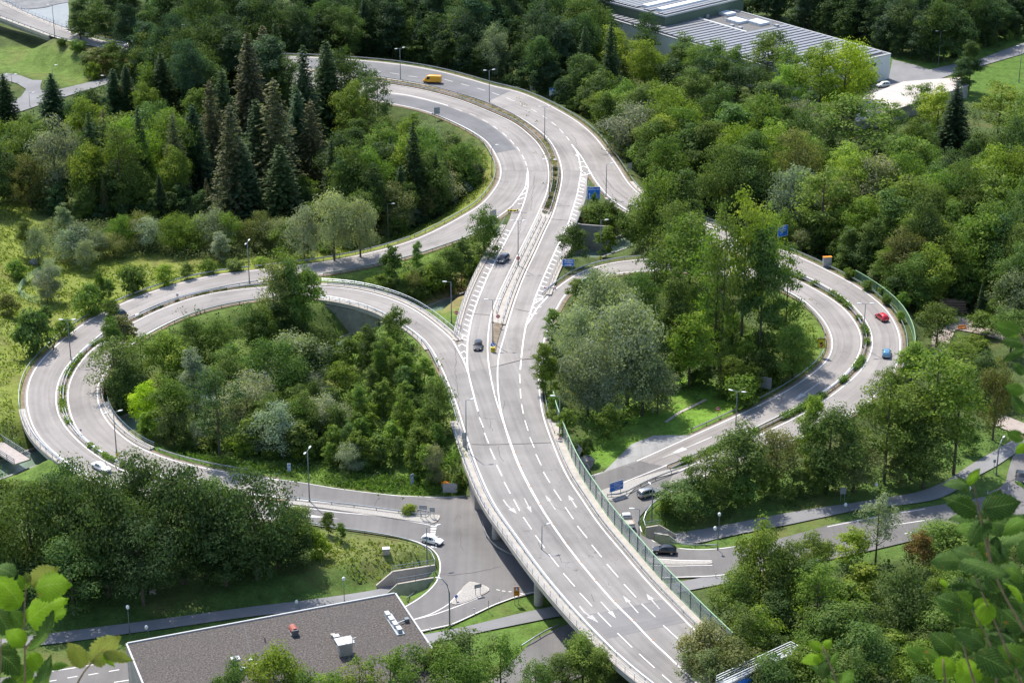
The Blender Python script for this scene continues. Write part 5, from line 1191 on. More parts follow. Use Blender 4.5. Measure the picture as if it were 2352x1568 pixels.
hr(sec(N_up, (-60,-15), (185,80)), -sgn(N_up, N_lo)*1.3, 'pale railing on the far side of the river bridge', z=.2)
guardrail(sec(N_up, (-60,-15), (700,131)), -sgn(N_up, N_lo)*.6, 'guardrail along the far side of the road at the upper left', z=.1)
guardrail(sec(N_lo, (-60,12), (380,131)), -sgn(N_lo, N_up)*.6, 'guardrail along the near side of the road at the upper left', z=.1)
# ring guardrail round the pier under the bridge and the turning guardrails of the lower junction
def grp(s, label, low=True, z=0.): return guardrail([q for q in smooth(catmull(pix(s, low), 1.5), 3)], 0, label, z=z)
grp("1108,1205 1112,1225 1122,1243 1140,1262 1165,1276 1190,1284", 'round guardrail wrapping the bridge pier in the junction')
grp("690,1203 760,1216 838,1226 913,1239 955,1250 980,1262 996,1280 1001,1300 998,1320 985,1340 965,1358 935,1380", 'dark guardrail bending round the left underpass')
grp("1523,1146 1500,1160 1480,1185 1476,1205 1486,1226 1515,1243 1560,1255 1600,1259 1648,1257", 'guardrail bending round the right underpass')
grp("660,1147 735,1156 826,1167 930,1181 990,1190 1000,1187 997,1181 960,1177", 'pair of dark rails on the left junction island, near rail')
grp("1395,1142 1412,1146 1440,1135 1480,1112 1530,1092 1580,1074", 'guardrail round the nose of the right junction island')
grp("1198,1490 1225,1472 1262,1450 1285,1441", 'short guardrail beside the lower access road', z=.05)
# glass noise barrier on the right side of the main bridge
def barrier(label, line, off, h, z0, step, glass, green=M_GREEN, name='noise_barrier'):
    p = [q+Vector((0, 0, z0)) for q in offset(resample(line, max(3, int(plen(line)/step)+1)), off)]
    root = run(name, p, label, 'noise barrier')
    m = MB()
    for i in range(len(p)-1): m.beam(p[i]+Vector((0,0,h)), p[i+1]+Vector((0,0,h)), .16, .14)
    sub(m, 'top_rail', green, root)
    m = MB()
    for i in range(len(p)-1): m.beam(p[i]+Vector((0,0,.12)), p[i+1]+Vector((0,0,.12)), .10, .3)
    sub(m, 'bottom_rail', green, root)
    for i in range(len(p)-1):
        m = MB(); d = (p[i+1]-p[i]).normalized(); m.beam(p[i]+d*.1+Vector((0,0,h/2+.08)), p[i+1]-d*.1+Vector((0,0,h/2+.08)), .05, h-.42); sub(m, 'panel', glass, root)
    me = post_mesh('np%s' % name+str(h), h, .16, M_DKGREY if glass is M_BARGLASS else green)
    for q in p: o = link(bpy.data.objects.new('post', me), root); o.location = q-root.location
    return root
barrier('glass noise barrier with bright green top rail on the main bridge', sec(M_R2, (1250,935), (1651,1501)), s_*2.35, 3.1, .15, 3.4, M_BARGLASS)
M_GRPAN = plain('green_mesh_panel', (.13, .21, .12), .6, var=.2, scale=1.2)
barrier('long green noise barrier outside the right loop by the red car', sec(RO_out, (1935,640), (2066,800)), -sRO*3.1, 2.1, -.4, 2.6, M_GRPAN, M_GREEN)
barrier('green noise barrier panel half hidden by the willow', sec(RI_in, (1300,673), (1350,642)), -sRI*1.8, 2.2, -.2, 2.5, M_GRPAN, M_GREEN)
# ================================================================= street lamps
def lamp_height(b, yt):
    lo, hi = .5, 40
    for _ in range(22):
        m_ = (lo+hi)/2
        if proj(b+Vector((0,0,m_)))[1] > yt: lo = m_
        else: hi = m_
    return lo
HEADME = {}
def head_mesh(key):
    if key in HEADME: return HEADME[key]
    m = MB()
    if key == 'globe': m.sphere((0, 0, .12), (.30, .30, .40), 14, 9)
    else: m.sphere((.45, 0, .0), (.55, .20, .13), 12, 7); m.box((.02, 0, 0), (.16, .14, .12))
    me = bpy.data.meshes.new('lamp_head'); me.from_pydata(m.v, [], m.f); me.materials.append(M_LAMPW); me.polygons.foreach_set('use_smooth', [True]*len(me.polygons)); HEADME[key] = me; return me
def lamp(bx, by, yt, kind, ang, label, arm=.9, low=False, tilt=0., base=None, h=None):
    """kind: double / single / globe / curved; ang: direction of the (first) arm in degrees, 0 = picture right"""
    b = base if base is not None else hit(bx, by, low); H = h or lamp_height(b, yt)
    root = empty('street_lamp', b, 0, label, 'street lamp', {'globe': 'globe lamps along the footpaths'}.get(kind, 'street lamps along the carriageways'))
    m = MB(); a = R(ang); ax = Vector((math.cos(a), math.sin(a), 0))
    if kind == 'curved': pts = [(0, 0, -.2), (0, 0, H*.72), tuple(ax*arm*.25+Vector((0,0,H*.88))), tuple(ax*arm*.75+Vector((0,0,H*.97))), tuple(ax*arm+Vector((0,0,H*.98)))]
    elif kind == 'globe' and tilt: pts = [(0, 0, -.2), (0, 0, H*.5), tuple(ax*tilt+Vector((0,0,H)))]
    else: pts = [(0, 0, -.3), (0, 0, H*.5), (0, 0, H)]
    r0 = .13 if H > 7 else .075
    m.tube(pts, [r0]+[r0*(1-.45*i/(len(pts)-1)) for i in range(1, len(pts))], 8); m.build('pole', M_POLE, root, smooth=True)
    mb = MB(); mb.box((0, 0, .25), (.34, .34, .7)) if H > 7 else mb.box((0, 0, .1), (.2, .2, .3)); mb.build('base', M_POLE, root)
    if kind == 'globe':
        o = link(bpy.data.objects.new('lamp_head', head_mesh('globe')), root); o.location = pts[-1]; return root
    if kind == 'curved':
        o = link(bpy.data.objects.new('lamp_head', head_mesh('cobra')), root); o.location = pts[-1]; o.rotation_euler = (0, 0, a); return root
    for k in ((0, math.pi) if kind == 'double' else (0,)):
        m = MB(); d = Vector((math.cos(a+k), math.sin(a+k), 0)); m.tube([(0, 0, H-.02), tuple(d*arm+Vector((0,0,H+.12)))], .04, 6); m.build('arm', M_POLE, root)
        o = link(bpy.data.objects.new('lamp_head', head_mesh('cobra')), root); o.location = d*arm+Vector((0,0,H+.12)); o.rotation_euler = (0, -.06, a+k)
    return root
lamp(920,184,112,'double',35,'double street lamp left of the yellow van'); lamp(1124,235,162,'double',20,'double street lamp on the median right of the yellow van')
lamp(1251,325,246,'double',8,'double street lamp at the top of the median bend'); lamp(1262,457,368,'double',-2,'double street lamp where the planted median narrows')
lamp(1392,452,378,'single',20,'single street lamp between the road fork and the right ramp'); lamp(1130,407,334,'single',0,'single street lamp on the left verge of the upper bend')
lamp(892,552,469,'single',0,'single street lamp beside the grey willow group'); lamp(573,650,557,'double',80,'double street lamp at the top of the left loop')
lamp(1037,742,648,'single',180,'single street lamp above the canal left of the main road'); lamp(1190,612,508,'double',0,'double street lamp on the concrete median with a no-entry sign')
lamp(1132,788,689,'double',0,'double street lamp at the lower end of the concrete median'); lamp(1379,600,506,'single',0,'single street lamp with a yellow chevron by the canal')
lamp(163,825,735,'double',0,'double street lamp at the left of the big loop'); lamp(268,1042,947,'double',25,'double street lamp at the lower left of the loop')
lamp(1981,800,698,'double',0,'double street lamp beside the red car'); lamp(1690,976,899,'double',-20,'double street lamp in front of the lawn of the right loop')
lamp(1285,1002,910,'single',180,'single street lamp behind the glass barrier'); lamp(1071,1038,919,'single',12,'single street lamp on the left edge of the main bridge, upper one')
lamp(711,1152,1035,'double',75,'double street lamp on the lower left ramp island', low=True); lamp(1244,1336,1207,'single',25,'single street lamp on the left edge of the main bridge, lower one')
lamp(981,1294,1211,'single',20,'long-armed street lamp beside the white hatchback', arm=1.7, low=True, base=P(981,1294,.1)); lamp(1033,1440,1330,'curved',155,'street lamp with bent top beside the triangular island', arm=1.6, low=True)
lamp(1466,1292,1169,'single',180,'street lamp standing behind the glass barrier by the pickup', h=10.5, base=P(1463,1250,6.6)+Vector((.7,-2,-.0))) if False else lamp(1466,1290,1169,'single',180,'street lamp on the right edge of the main bridge by the pickup')
lamp(1497,1197,1118,'single',110,'street lamp in front of the silver estate car', low=True, base=P(1497,1197,.1)); lamp(2288,1091,1013,'curved',60,'curved street lamp by the side road at the right', arm=2.2, low=True)
lamp(1752,560,500,'single',180,'street lamp showing between the right ramp trees')
for a in ((298,1455,1395,0,0,'dark-poled globe lamp near the corner of the flat roof'),(343,1468,1441,180,.35,'white globe lamp behind the flat roof, left one'),(791,1380,1330,0,0,'dark-poled globe lamp behind the flat roof edge'),(688,1402,1383,180,.45,'white globe lamp behind the flat roof, right one'),
          (1650,1236,1182,0,0,'globe lamp beside the right cycle path'),(1648,1262,1214,180,.6,'tilted globe lamp at the end of the right guardrail'),(2010,1150,1114,0,0,'globe lamp above the small grey tree'),(1951,1177,1160,180,.8,'globe lamp on the verge of the right road'),(2236,1144,1122,180,.9,'globe lamp among the foreground leaves')):
    lamp(a[0], a[1], a[2], 'globe', a[3], a[5], low=True, tilt=a[4])
for a in ((126,86,12,'single',200,'tall street lamp at the river bridge'),(416,122,59,'single',30,'street lamp peering over the upper left road'),(632,140,89,'single',30,'street lamp head above the upper left wood'),(121,178,151,'single',10,'small street lamp in the upper left lawn'),(27,188,172,'double',10,'low double lamp at the upper left yard'),(69,245,214,'single',0,'street lamp beside the upper left yard line'),(246,188,175,'single',180,'street lamp at the end of the upper left yard'),
          (2155,150,72,'double',10,'tall double lamp on the lawn at the upper right'),(2340,190,107,'single',180,'tall lamp at the right frame edge above the lawn')):
    lamp(*a[:5], a[5])
# orange reflector posts on the double centre line
for i, (x, y) in enumerate(((1125,842),(1130,874),(1137,907),(1145,941),(1157,974),(1184,1038),(1197,1068),(1218,1117),(1240,1157),(1270,1203),(1301,1248),(1334,1290),(1368,1332),(1412,1380),(1455,1424),(1499,1470))):
    p = hit(x, y); m = MB(); m.box((0, 0, .03), (.22, .22, .06)); m.box((0, 0, .15), (.06, .16, .24))
    o = m.build('reflector_marker', M_ORANGE); o.location = p; o['category'] = 'road marker'; o['group'] = 'orange markers on the centre line'; o['label'] = 'orange marker post on the centre line, %s from the top' % ordn(i)
for i, (x, y) in enumerate(((1270,2448/1.7),)): pass
for i, (x, y) in enumerate(((988,1462),(1089,1408),(1508+56,1326))): pass
for (x, y, lab) in ((988,1451,'white delineator post near the flat roof'),(1089,1407,'white delineator post left of the give-way sign'),(1508+136,1325,'white delineator post right of the main bridge'),(2316,1125,'white delineator post by the side road kerb'),(2268,1135,'short white post at the tip of the side road verge')):
    p = hit(x, y, True); m = MB(); m.box((0, 0, .45), (.12, .12, .9)); m2 = MB(); m2.box((0, 0, .78), (.13, .13, .16)); r = empty('delineator_post', p, 0, lab, 'marker post', 'white delineator posts'); m.build('post', M_WHITE, r); m2.build('band', M_BLACK, r)
# ================================================================= vehicles
def carpaint(name, c, metal=.3):
    m = plain(name, c, .28, metal, var=.03, coat=.8); return m
M_GLASS = plain('car_glass', (.022, .028, .034), .08, .0, var=.05, spec=.8)
M_TYRE = plain('tyre', (.02, .02, .02), .85); M_RIM = plain('wheel_rim', (.45, .46, .47), .35, .7)
M_HEAD = plain('headlight_glass', (.75, .78, .80), .12); M_TAIL = plain('tail_light_red', (.55, .015, .015), .25); M_PLATE = plain('number_plate', (.72, .72, .70), .5); M_TRIM = plain('black_trim', (.02, .02, .022), .6)
def vehicle(label, cat, name, px, py, head, paint, L, W, H, kind='hatch', low=False, extra=None, pos=None):
    """car with its nose along +x of its own frame; head = heading in degrees (0 = picture right, 90 = away)"""
    p = pos if pos is not None else hit(px, py, low)
    r = empty(name, p+Vector((0, 0, .03)), R(head), label, cat)
    # stations: x, half width, sill z, belt z, roof z, roof half width  (fractions of L, W, H)
    if kind == 'hatch': st = [(-.5,.80,.26,.52,.53,.70),(-.475,.93,.18,.60,.62,.80),(-.42,.98,.15,.62,.86,.66),(-.34,1,.14,.61,.965,.68),(-.10,1,.14,.60,1.0,.70),(.08,1,.14,.59,.965,.68),(.235,.99,.14,.58,.60,.80),(.36,.97,.15,.54,.545,.80),(.455,.92,.18,.46,.465,.76),(.5,.78,.26,.40,.41,.66)]
    elif kind == 'estate': st = [(-.5,.82,.26,.50,.51,.74),(-.48,.94,.18,.58,.60,.82),(-.445,.98,.15,.60,.90,.70),(-.38,1,.14,.60,.975,.71),(-.08,1,.14,.60,1.0,.72),(.07,1,.14,.59,.965,.70),(.21,.99,.14,.58,.60,.82),(.36,.97,.15,.55,.555,.82),(.46,.92,.18,.47,.475,.78),(.5,.80,.26,.40,.41,.68)]
    elif kind == 'sedan': st = [(-.5,.80,.26,.54,.55,.72),(-.47,.92,.18,.60,.61,.78),(-.33,.98,.15,.62,.635,.80),(-.20,1,.14,.62,.95,.66),(-.05,1,.14,.61,1.0,.68),(.07,1,.14,.60,.965,.67),(.22,.99,.14,.58,.60,.80),(.37,.97,.15,.54,.545,.80),(.46,.91,.18,.46,.465,.76),(.5,.78,.26,.40,.41,.66)]
    elif kind == 'van': st = [(-.5,.95,.16,.50,.96,.86),(-.485,.98,.12,.52,.985,.88),(-.2,1,.11,.53,1.0,.89),(.10,1,.11,.53,1.0,.89),(.22,1,.11,.52,.97,.87),(.275,1,.11,.52,.93,.85),(.40,.98,.12,.50,.52,.84),(.47,.94,.14,.42,.43,.80),(.5,.82,.20,.34,.35,.70)]
    else: st = [(-.5,.9,.30,.52,.53,.82),(-.47,.98,.26,.53,.54,.9),(.02,1,.25,.53,.54,.9),(.04,1,.16,.56,.90,.74),(.10,1,.15,.56,1.0,.76),(.22,1,.15,.55,.98,.75),(.33,.99,.15,.54,.58,.82),(.43,.96,.16,.50,.51,.80),(.5,.84,.24,.40,.41,.72)]
    def ring(s):
        x = s[0]*L; w = W/2*s[1]; zl, zb, zr = s[2]*H, s[3]*H, s[4]*H; wr = W/2*min(s[5], s[1]-.02)
        zm = zl+(zb-zl)*.45
        return [(x, w*.86, zl), (x, w, zm), (x, w*.975, zb), (x, wr, max(zr-.05*H, zb+.004)), (x, wr*.80, max(zr, zb+.008)), (x, -wr*.80, max(zr, zb+.008)), (x, -wr, max(zr-.05*H, zb+.004)), (x, -w*.975, zb), (x, -w, zm), (x, -w*.86, zl)]
    K = [ring(s) for s in st]; n = len(K[0]); m = MB()
    for i, k in enumerate(K):
        m.v += k
        if i:
            o = (i-1)*n
            for j in range(n): m.f.append((o+j, o+n+j, o+n+(j+1)%n, o+(j+1)%n))
    m.f.append(tuple(range(n))); m.f.append(tuple(reversed(range(len(m.v)-n, len(m.v)))))
    body = m.build('body', paint, r, smooth=False)
    bm_ = body.modifiers.new('bevel', 'BEVEL'); bm_.width = .05; bm_.segments = 2; bm_.limit_method = 'ANGLE'; bm_.angle_limit = R(22)
    body.data.polygons.foreach_set('use_smooth', [True]*len(body.data.polygons)); body.data.set_sharp_from_angle(angle=R(50)) if hasattr(body.data, 'set_sharp_from_angle') else None
    def pane(nm, quad, shrink=.90, out=.018, mat=M_GLASS):
        q = [Vector(v) for v in quad]; c = sum(q, Vector())/4; nn = (q[1]-q[0]).cross(q[3]-q[0]).normalized()
        if nn.dot(c-Vector((0, 0, H*.45))) < 0: nn = -nn
        a = [c+(v-c)*shrink+nn*out for v in q]; b = [c+(v-c)*shrink-nn*.02 for v in q]
        mm = MB(); mm.add(a+b, [(0,1,2,3),(4,7,6,5),(0,4,5,1),(1,5,6,2),(2,6,7,3),(3,7,4,0)]); return mm.build(nm, mat, r)
    idx = {'hatch': (1, 2, 3, 5, 6), 'estate': (1, 2, 3, 5, 6), 'sedan': (2, 3, 4, 5, 6), 'van': (None, None, 4, 5, 6), 'pickup': (3, 3, 4, 5, 6)}[kind]
    a, b = K[idx[3]], K[idx[4]]
    pane('windscreen', [b[2], b[7], a[5] if 0 else a[6], a[3]], .93)
    if idx[0] is not None and kind != 'pickup': a, b = K[idx[0]], K[idx[1]]; pane('rear_window', [a[2], a[7], b[6], b[3]], .86)
    if kind == 'pickup': a, b = K[2], K[3]; pane('rear_window', [(b[0][0]-.02, W*.34, H*.60), (b[0][0]-.02, -W*.34, H*.60), (b[0][0]-.02, -W*.33, H*.86), (b[0][0]-.02, W*.33, H*.86)], .95, .03)
    for sg in (1, -1):
        j, j2 = (2, 3) if sg > 0 else (7, 6)
        i0, i1 = {'hatch': (2, 5), 'estate': (2, 5), 'sedan': (3, 5), 'van': (3, 5), 'pickup': (4, 5)}[kind]
        mid = (i0+i1+1)//2
        for (p0, p1) in (((i0, mid), (mid, i1)) if kind not in ('van', 'pickup') else ((i0, i1),)):
            pane('side_window', [K[p0][j], K[p1][j], K[p1][j2], K[p0][j2]], .86)
        if kind != 'van' and kind != 'pickup':
            A_, B_ = K[i1], K[i1+1]; t = .62
            q = [A_[j], tuple(A_[j][k]+(B_[j][k]-A_[j][k])*t for k in range(3)), tuple(A_[j2][k]+(B_[j][k]-A_[j2][k])*.42 for k in range(3)), A_[j2]]; pane('side_window', q, .82)
        # wheels
        for wx in ((-.30, .315) if kind != 'van' else (-.28, .33)):
            wr_ = .315 if H < 1.9 else .35; mm = MB(); yy = sg*(W/2-.12)
            mm.tube([(0, -.11, 0), (0, .11, 0)], wr_, 18); w_ = mm.build('wheel', M_TYRE, r); w_.location = (wx*L, yy, wr_)
            mr = MB(); mr.tube([(0, sg*.08, 0), (0, sg*.125, 0)], wr_*.64, 12); mr.build('rim', M_RIM, w_)
            ma = MB(); ma.tube([(wx*L, yy-sg*.1, wr_+.02), (wx*L, sg*(W/2*.985), wr_+.02)], wr_*1.14, 18); ma.build('wheel_arch', M_TRIM, r)
        f = K[-2]; mm = MB(); mm.box((L*.468, sg*W*.36, H*.40 if kind != 'van' else H*.33), (.20, W*.16, .13)); mm.build('headlight', M_HEAD, r)
        mm = MB(); mm.box((-L*(.480 if kind != 'van' else .497), sg*W*(.40 if kind != 'van' else .43), H*.47 if kind != 'van' else H*.3), (.12, W*.10, .20 if kind != 'van' else .34)); mm.build('tail_light', M_TAIL, r)
        mm = MB(); mm.box((L*.155 if kind != 'van' else L*.27, sg*(W/2+.06), H*.62 if kind != 'van' else H*.52), (.13, .18, .12)); mm.build('mirror', paint if kind != 'van' else M_TRIM, r)
    for sx in (1, -1): mm = MB(); mm.box((sx*(L*.5+.005), 0, H*.30), (.03, .5, .11)); mm.build('number_plate', M_PLATE, r)
    mm = MB(); mm.box((L*.495, 0, H*.22), (.06, W*.62, .10)); mm.build('grille', M_TRIM, r)
    mm = MB(); mm.box((-L*.49, 0, H*.2), (.06, W*.7, .12)); mm.build('bumper', M_TRIM, r)
    if extra: extra(r, L, W, H)
    return r
def roofbars(r, L, W, H):
    for sg in (1, -1): m = MB(); m.tube([(-L*.36, sg*W*.31, H*.97), (-L*.34, sg*W*.31, H*1.01), (L*.02, sg*W*.31, H*1.02), (L*.05, sg*W*.31, H*.98)], .025, 6); m.build('roof_rail', M_RIM, r)
def bed(r, L, W, H):
    m = MB()
    for sg in (1, -1): m.box((-L*.235, sg*W*.49, H*.60), (L*.50, .05, .36))
    m.box((-L*.485, 0, H*.60), (.05, W, .36)); m.box((-L*.0, 0, H*.60), (.05, W, .36)); m.box((-L*.24, 0, H*.52), (L*.49, W*.96, .08)); m.build('load_bed', plain('bed_beige', (.42, .38, .33), .7), r)
    m = MB(); m.box((L*.0, 0, H*.88), (.05, W*.9, .06)); m.box((L*.0, W*.44, H*.75), (.05, .05, .5)); m.box((L*.0, -W*.44, H*.75), (.05, .05, .5)); m.build('rear_frame', M_TRIM, r)
def beacon(r, L, W, H):
    m = MB(); m.box((-L*.05, 0, H*1.03), (.35, W*.62, .10)); m.build('light_bar', M_WHITE, r)
    m = MB(); m.sphere((-L*.30, -W*.18, H*1.12), .17, 10, 8); o = m.build('beacon', M_ORANGE, r, smooth=True)
    m = MB(); m.box((0, 0, H*.42), (L*.55, W*1.012, H*.16)); m.build('side_stripe', M_ORANGE, r)
def vanstripe(r, L, W, H):
    m = MB(); m.box((0, 0, H*.16), (L*.9, W*1.01, H*.07)); m.build('side_moulding', M_TRIM, r)
    m = MB(); m.box((-L*.502, 0, H*.62), (.02, .03, H*.6)); m.build('rear_door_gap', M_TRIM, r)
wht = carpaint('white_car_paint', (.80, .80, .79), 0)
vehicle('yellow panel van driving left on the upper bend', 'van', 'panel_van', 993, 191, 172, carpaint('yellow_van_paint', (.90, .42, .012), 0), 5.6, 2.0, 2.45, 'van', extra=vanstripe)
vehicle('dark blue estate car on the left lanes beside the upper no-entry signs', 'car', 'car', 1156, 600, -112, carpaint('dark_blue_paint', (.022, .032, .058)), 4.4, 1.85, 1.55, 'estate')
vehicle('black hatchback beside the end of the concrete median', 'car', 'car', 1098, 799, -92, carpaint('black_paint_car', (.018, .019, .022)), 4.1, 1.8, 1.5, 'hatch')
vehicle('red hatchback on the outer lane of the right loop', 'car', 'car', 2025, 733, 112, carpaint('red_car_paint', (.62, .008, .022), .1), 3.9, 1.75, 1.5, 'hatch')
vehicle('light blue hatchback half hidden by trees on the right loop', 'car', 'car', 2036, 816, 78, carpaint('light_blue_paint', (.14, .34, .50)), 3.9, 1.75, 1.5, 'hatch')
vehicle('silver estate car with roof rails leaving the right junction', 'car', 'car', 1491, 1138, 27, carpaint('silver_paint', (.42, .43, .44), .6), 4.7, 1.9, 1.65, 'estate', low=True, extra=roofbars)
vehicle('white pickup with an empty beige load bed', 'pickup truck', 'pickup_truck', 1440, 1204, 98, wht, 5.1, 2.0, 1.95, 'pickup', low=True, extra=bed)
vehicle('black hatchback turning left below the right underpass', 'car', 'car', 1526, 1269, 174, carpaint('black_metallic', (.014, .015, .018)), 4.3, 1.8, 1.5, 'hatch', low=True)
vehicle('white hatchback crossing the left junction mouth', 'car', 'car', 993, 1246, -27, wht, 4.05, 1.75, 1.48, 'hatch', low=True)
vehicle('white saloon half hidden by trees on the lower left loop', 'car', 'car', 233, 1078, -42, wht, 4.5, 1.82, 1.42, 'sedan')
vehicle('dark grey car behind a sapling at the upper left of the loop', 'car', 'car', 268, 728, 215, carpaint('dark_grey_paint', (.06, .075, .085)), 4.4, 1.85, 1.5, 'hatch')
vehicle('black saloon on the side road at the right frame edge', 'car', 'car', 2343, 1100, -103, carpaint('black_saloon_paint', (.016, .017, .02)), 4.7, 1.85, 1.42, 'sedan', low=True)
vehicle('orange and white service car with a beacon on the upper left road', 'service car', 'service_car', 302, 108, 178, wht, 4.6, 1.8, 1.85, 'estate', extra=beacon)
vehicle('white van parked beside the factory wall', 'car', 'car', 2028, 200, 200, wht, 4.4, 1.8, 1.7, 'estate')
vehicle('dark car barely visible behind the tree belt on the lower right ramp', 'car', 'car', 1706, 1040, 25, carpaint('dark_navy_paint', (.03, .04, .07)), 4.4, 1.8, 1.5, 'hatch')
# ---- road worker in orange on the river bridge
def person(px, py):
    p = hit(px, py); r = empty('person', p, R(-60), 'person in an orange jacket and dark trousers walking on the upper left road', 'person')
    def skin(name, js, es, rad, mat):
        me = bpy.data.meshes.new(name); me.from_pydata(js, es, []); o = link(bpy.data.objects.new(name, me), r); me.materials.append(mat)
        o.modifiers.new('skin', 'SKIN'); sk = me.skin_vertices[0].data
        for i, q in enumerate(rad): sk[i].radius = (q, q)
        sk[0].use_root = True; s = o.modifiers.new('sub', 'SUBSURF'); s.levels = 2; s.render_levels = 2; return o
    sk_ = plain('skin', (.50, .30, .21), .6)
    js = [(0,0,.95),(0,0,1.2),(0,0,1.42),(0,0,1.53),(.02,0,1.62),(.03,0,1.74),(0,.10,.90),(.12,.11,.50),(.05,.11,.07),(.2,.12,.04),(0,-.10,.90),(-.05,-.11,.50),(-.22,-.11,.10),(-.10,-.12,.04),(0,.20,1.40),(-.10,.26,1.12),(.02,.27,.90),(.05,.27,.82),(0,-.20,1.40),(.12,-.25,1.12),(.22,-.24,.92),(.27,-.24,.85)]
    es = [(0,1),(1,2),(2,3),(3,4),(4,5),(0,6),(6,7),(7,8),(8,9),(0,10),(10,11),(11,12),(12,13),(2,14),(14,15),(15,16),(16,17),(2,18),(18,19),(19,20),(20,21)]
    skin('body', js, es, [.15,.14,.15,.06,.09,.075,.085,.06,.045,.035,.085,.06,.045,.035,.06,.045,.032,.025,.06,.045,.032,.025], sk_)
    skin('jacket', [(0,0,.88),(0,0,1.15),(0,0,1.40),(0,.21,1.41),(-.10,.27,1.12),(.02,.28,.93),(0,-.21,1.41),(.12,-.26,1.12),(.21,-.25,.95),(0,0,1.5)], [(0,1),(1,2),(2,3),(3,4),(4,5),(2,6),(6,7),(7,8),(2,9)], [.20,.19,.19,.09,.075,.065,.09,.075,.065,.09], M_ORANGE)
    skin('trousers', [(0,0,.95),(0,.10,.88),(.12,.11,.50),(.05,.11,.14),(0,-.10,.88),(-.05,-.11,.50),(-.20,-.11,.16)], [(0,1),(1,2),(2,3),(0,4),(4,5),(5,6)], [.17,.11,.085,.07,.11,.085,.07], plain('trousers_navy', (.03,.035,.05), .9))
    m = MB(); m.sphere((.03, 0, 1.76), (.125, .115, .10), 12, 8); m.build('cap', M_ORANGE, r, smooth=True)
person(165, 79)
# ================================================================= buildings
def gravelroof():
    m, n, l, b = newmat('roof_gravel'); pos = wpos(n)
    a = ramp(n, l, noise(n, l, 3.2, 3, .8, pos), [(.35, (.036, .031, .028)), (.5, (.088, .075, .067)), (.66, (.165, .143, .126))])
    c = mix(n, l, maprange(n, l, noise(n, l, .12, 5, .6, pos), .48, .66, 0, .5), a, (.075, .068, .064))
    l.new(c, b.inputs['Base Color']); b.inputs['Roughness'].default_value = .95; return m
M_ROOFG = gravelroof()
M_ROOFG2 = plain('roof_gravel_dark', (.15, .145, .14), .95, var=.35, scale=1.5)
M_FACW = plain('white_render', (.70, .70, .68), .8, var=.05); M_HALL = plain('green_cladding', (.105, .150, .100), .6, var=.08)
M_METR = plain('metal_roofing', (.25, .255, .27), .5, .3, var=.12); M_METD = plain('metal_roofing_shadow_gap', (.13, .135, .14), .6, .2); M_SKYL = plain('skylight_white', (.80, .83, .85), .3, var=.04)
M_WIN = plain('window_glass', (.05, .06, .065), .1); M_COPE = plain('parapet_white', (.50, .50, .49), .6, var=.05)
def quadpt(o, u, v, a, b): return o+u*a+v*b
# ---- flat gravel-roofed building at the lower left
z = 8.0; TL_ = P(288, 1475, z); TR_ = P(909, 1359, z); RR_ = P(985, 1511, z)
u = (TR_-TL_); Lu = u.length; u.normalize(); v = Vector((u.y, -u.x, 0)); dv = 46.
b1 = empty('flat_roofed_building', (TL_.x, TL_.y, 0), 0, 'flat-roofed building with a brown gravel roof and white parapet at the lower left', 'building')
inv = b1.location
def bx(mb, nm, mt, root=None): mb.v = [tuple(Vector(q)-(root or b1).location) for q in mb.v]; return mb.build(nm, mt, root or b1)
C4 = [TL_+v*.05+u*.05, TR_+v*.05-u*.05, TR_+v*dv-u*.05, TL_+v*dv+u*.05]
m = MB(); m.prism([(p.x, p.y) for p in C4], -1.5, z-.35); wl_ = bx(m, 'wall', M_CONCD)
m = MB(); m.prism([(p.x, p.y) for p in [TL_+(u+v)*.3, TR_+(v-u)*.3, TR_+v*dv-u*.3, TL_+v*dv+u*.3]], z-.34, z-.22); bx(m, 'roof', M_ROOFG)
for (p, q) in ((TL_, TR_), (TL_, TL_+v*dv), (TR_, TR_+v*dv)):
    m = MB(); c = (TL_+TR_)/2+v*dv/2; off = Vector((0, 0, -.14)); d = (q-p).normalized(); n_ = Vector((-d.y, d.x, 0)); n_ = n_ if n_.dot(c-p) > 0 else -n_
    m.beam(p+n_*.13+off, q+n_*.13+off, .26, .30); bx(m, 'parapet', M_COPE)
def roofitem(px, py, label, name, build, zr=z-.22, yaw=None, cat='roof vent'):
    p = P(px, py, zr); r = empty(name, p, math.atan2(u.y, u.x) if yaw is None else yaw, label, cat); build(r)
def box_(r, nm, c, d, mt, t=1.): m = MB(); m.box(c, d, None, t); return m.build(nm, mt, r)
def chimney(r): box_(r, 'shaft', (0, 0, 1.0), (2.0, 1.5, 2.2), M_CONC); box_(r, 'cap', (0, 0, 2.25), (2.7, 2.3, .22), M_COPE); box_(r, 'cap_ridge', (0, 0, 2.38), (.16, 2.3, .05), M_CONC)
roofitem(792, 1500, 'large square chimney with a pale two-part cap on the gravel roof', 'chimney', chimney, cat='chimney')
def vents(r): box_(r, 'vent_box', (0, .9, .35), (.9, .9, .7), M_SIGNBK); box_(r, 'vent_lid', (0, .9, .78), (1.0, .9, .1), M_COPE); box_(r, 'vent_box', (-.2, 2.0, .25), (.7, .6, .5), M_CONC); box_(r, 'duct', (.1, 0, .3), (1.1, .8, .55), M_STEELD)
roofitem(776, 1475, 'pair of small grey roof vents behind the chimney', 'roof_vent', vents)
def cowl(r):
    m = MB(); m.tube([(0, .9, .75), (.05, -.7, .75)], .62, 14); m.build('cowl', plain('faded_red_paint', (.34, .10, .07), .6), r, smooth=False); box_(r, 'louvre', (0, -.8, .6), (.95, .35, 1.1), M_STEELD); box_(r, 'base', (0, .1, .15), (1.2, 1.6, .35), M_SIGNBK)
roofitem(675, 1455, 'faded red round ventilation cowl on the gravel roof', 'roof_cowl', cowl)
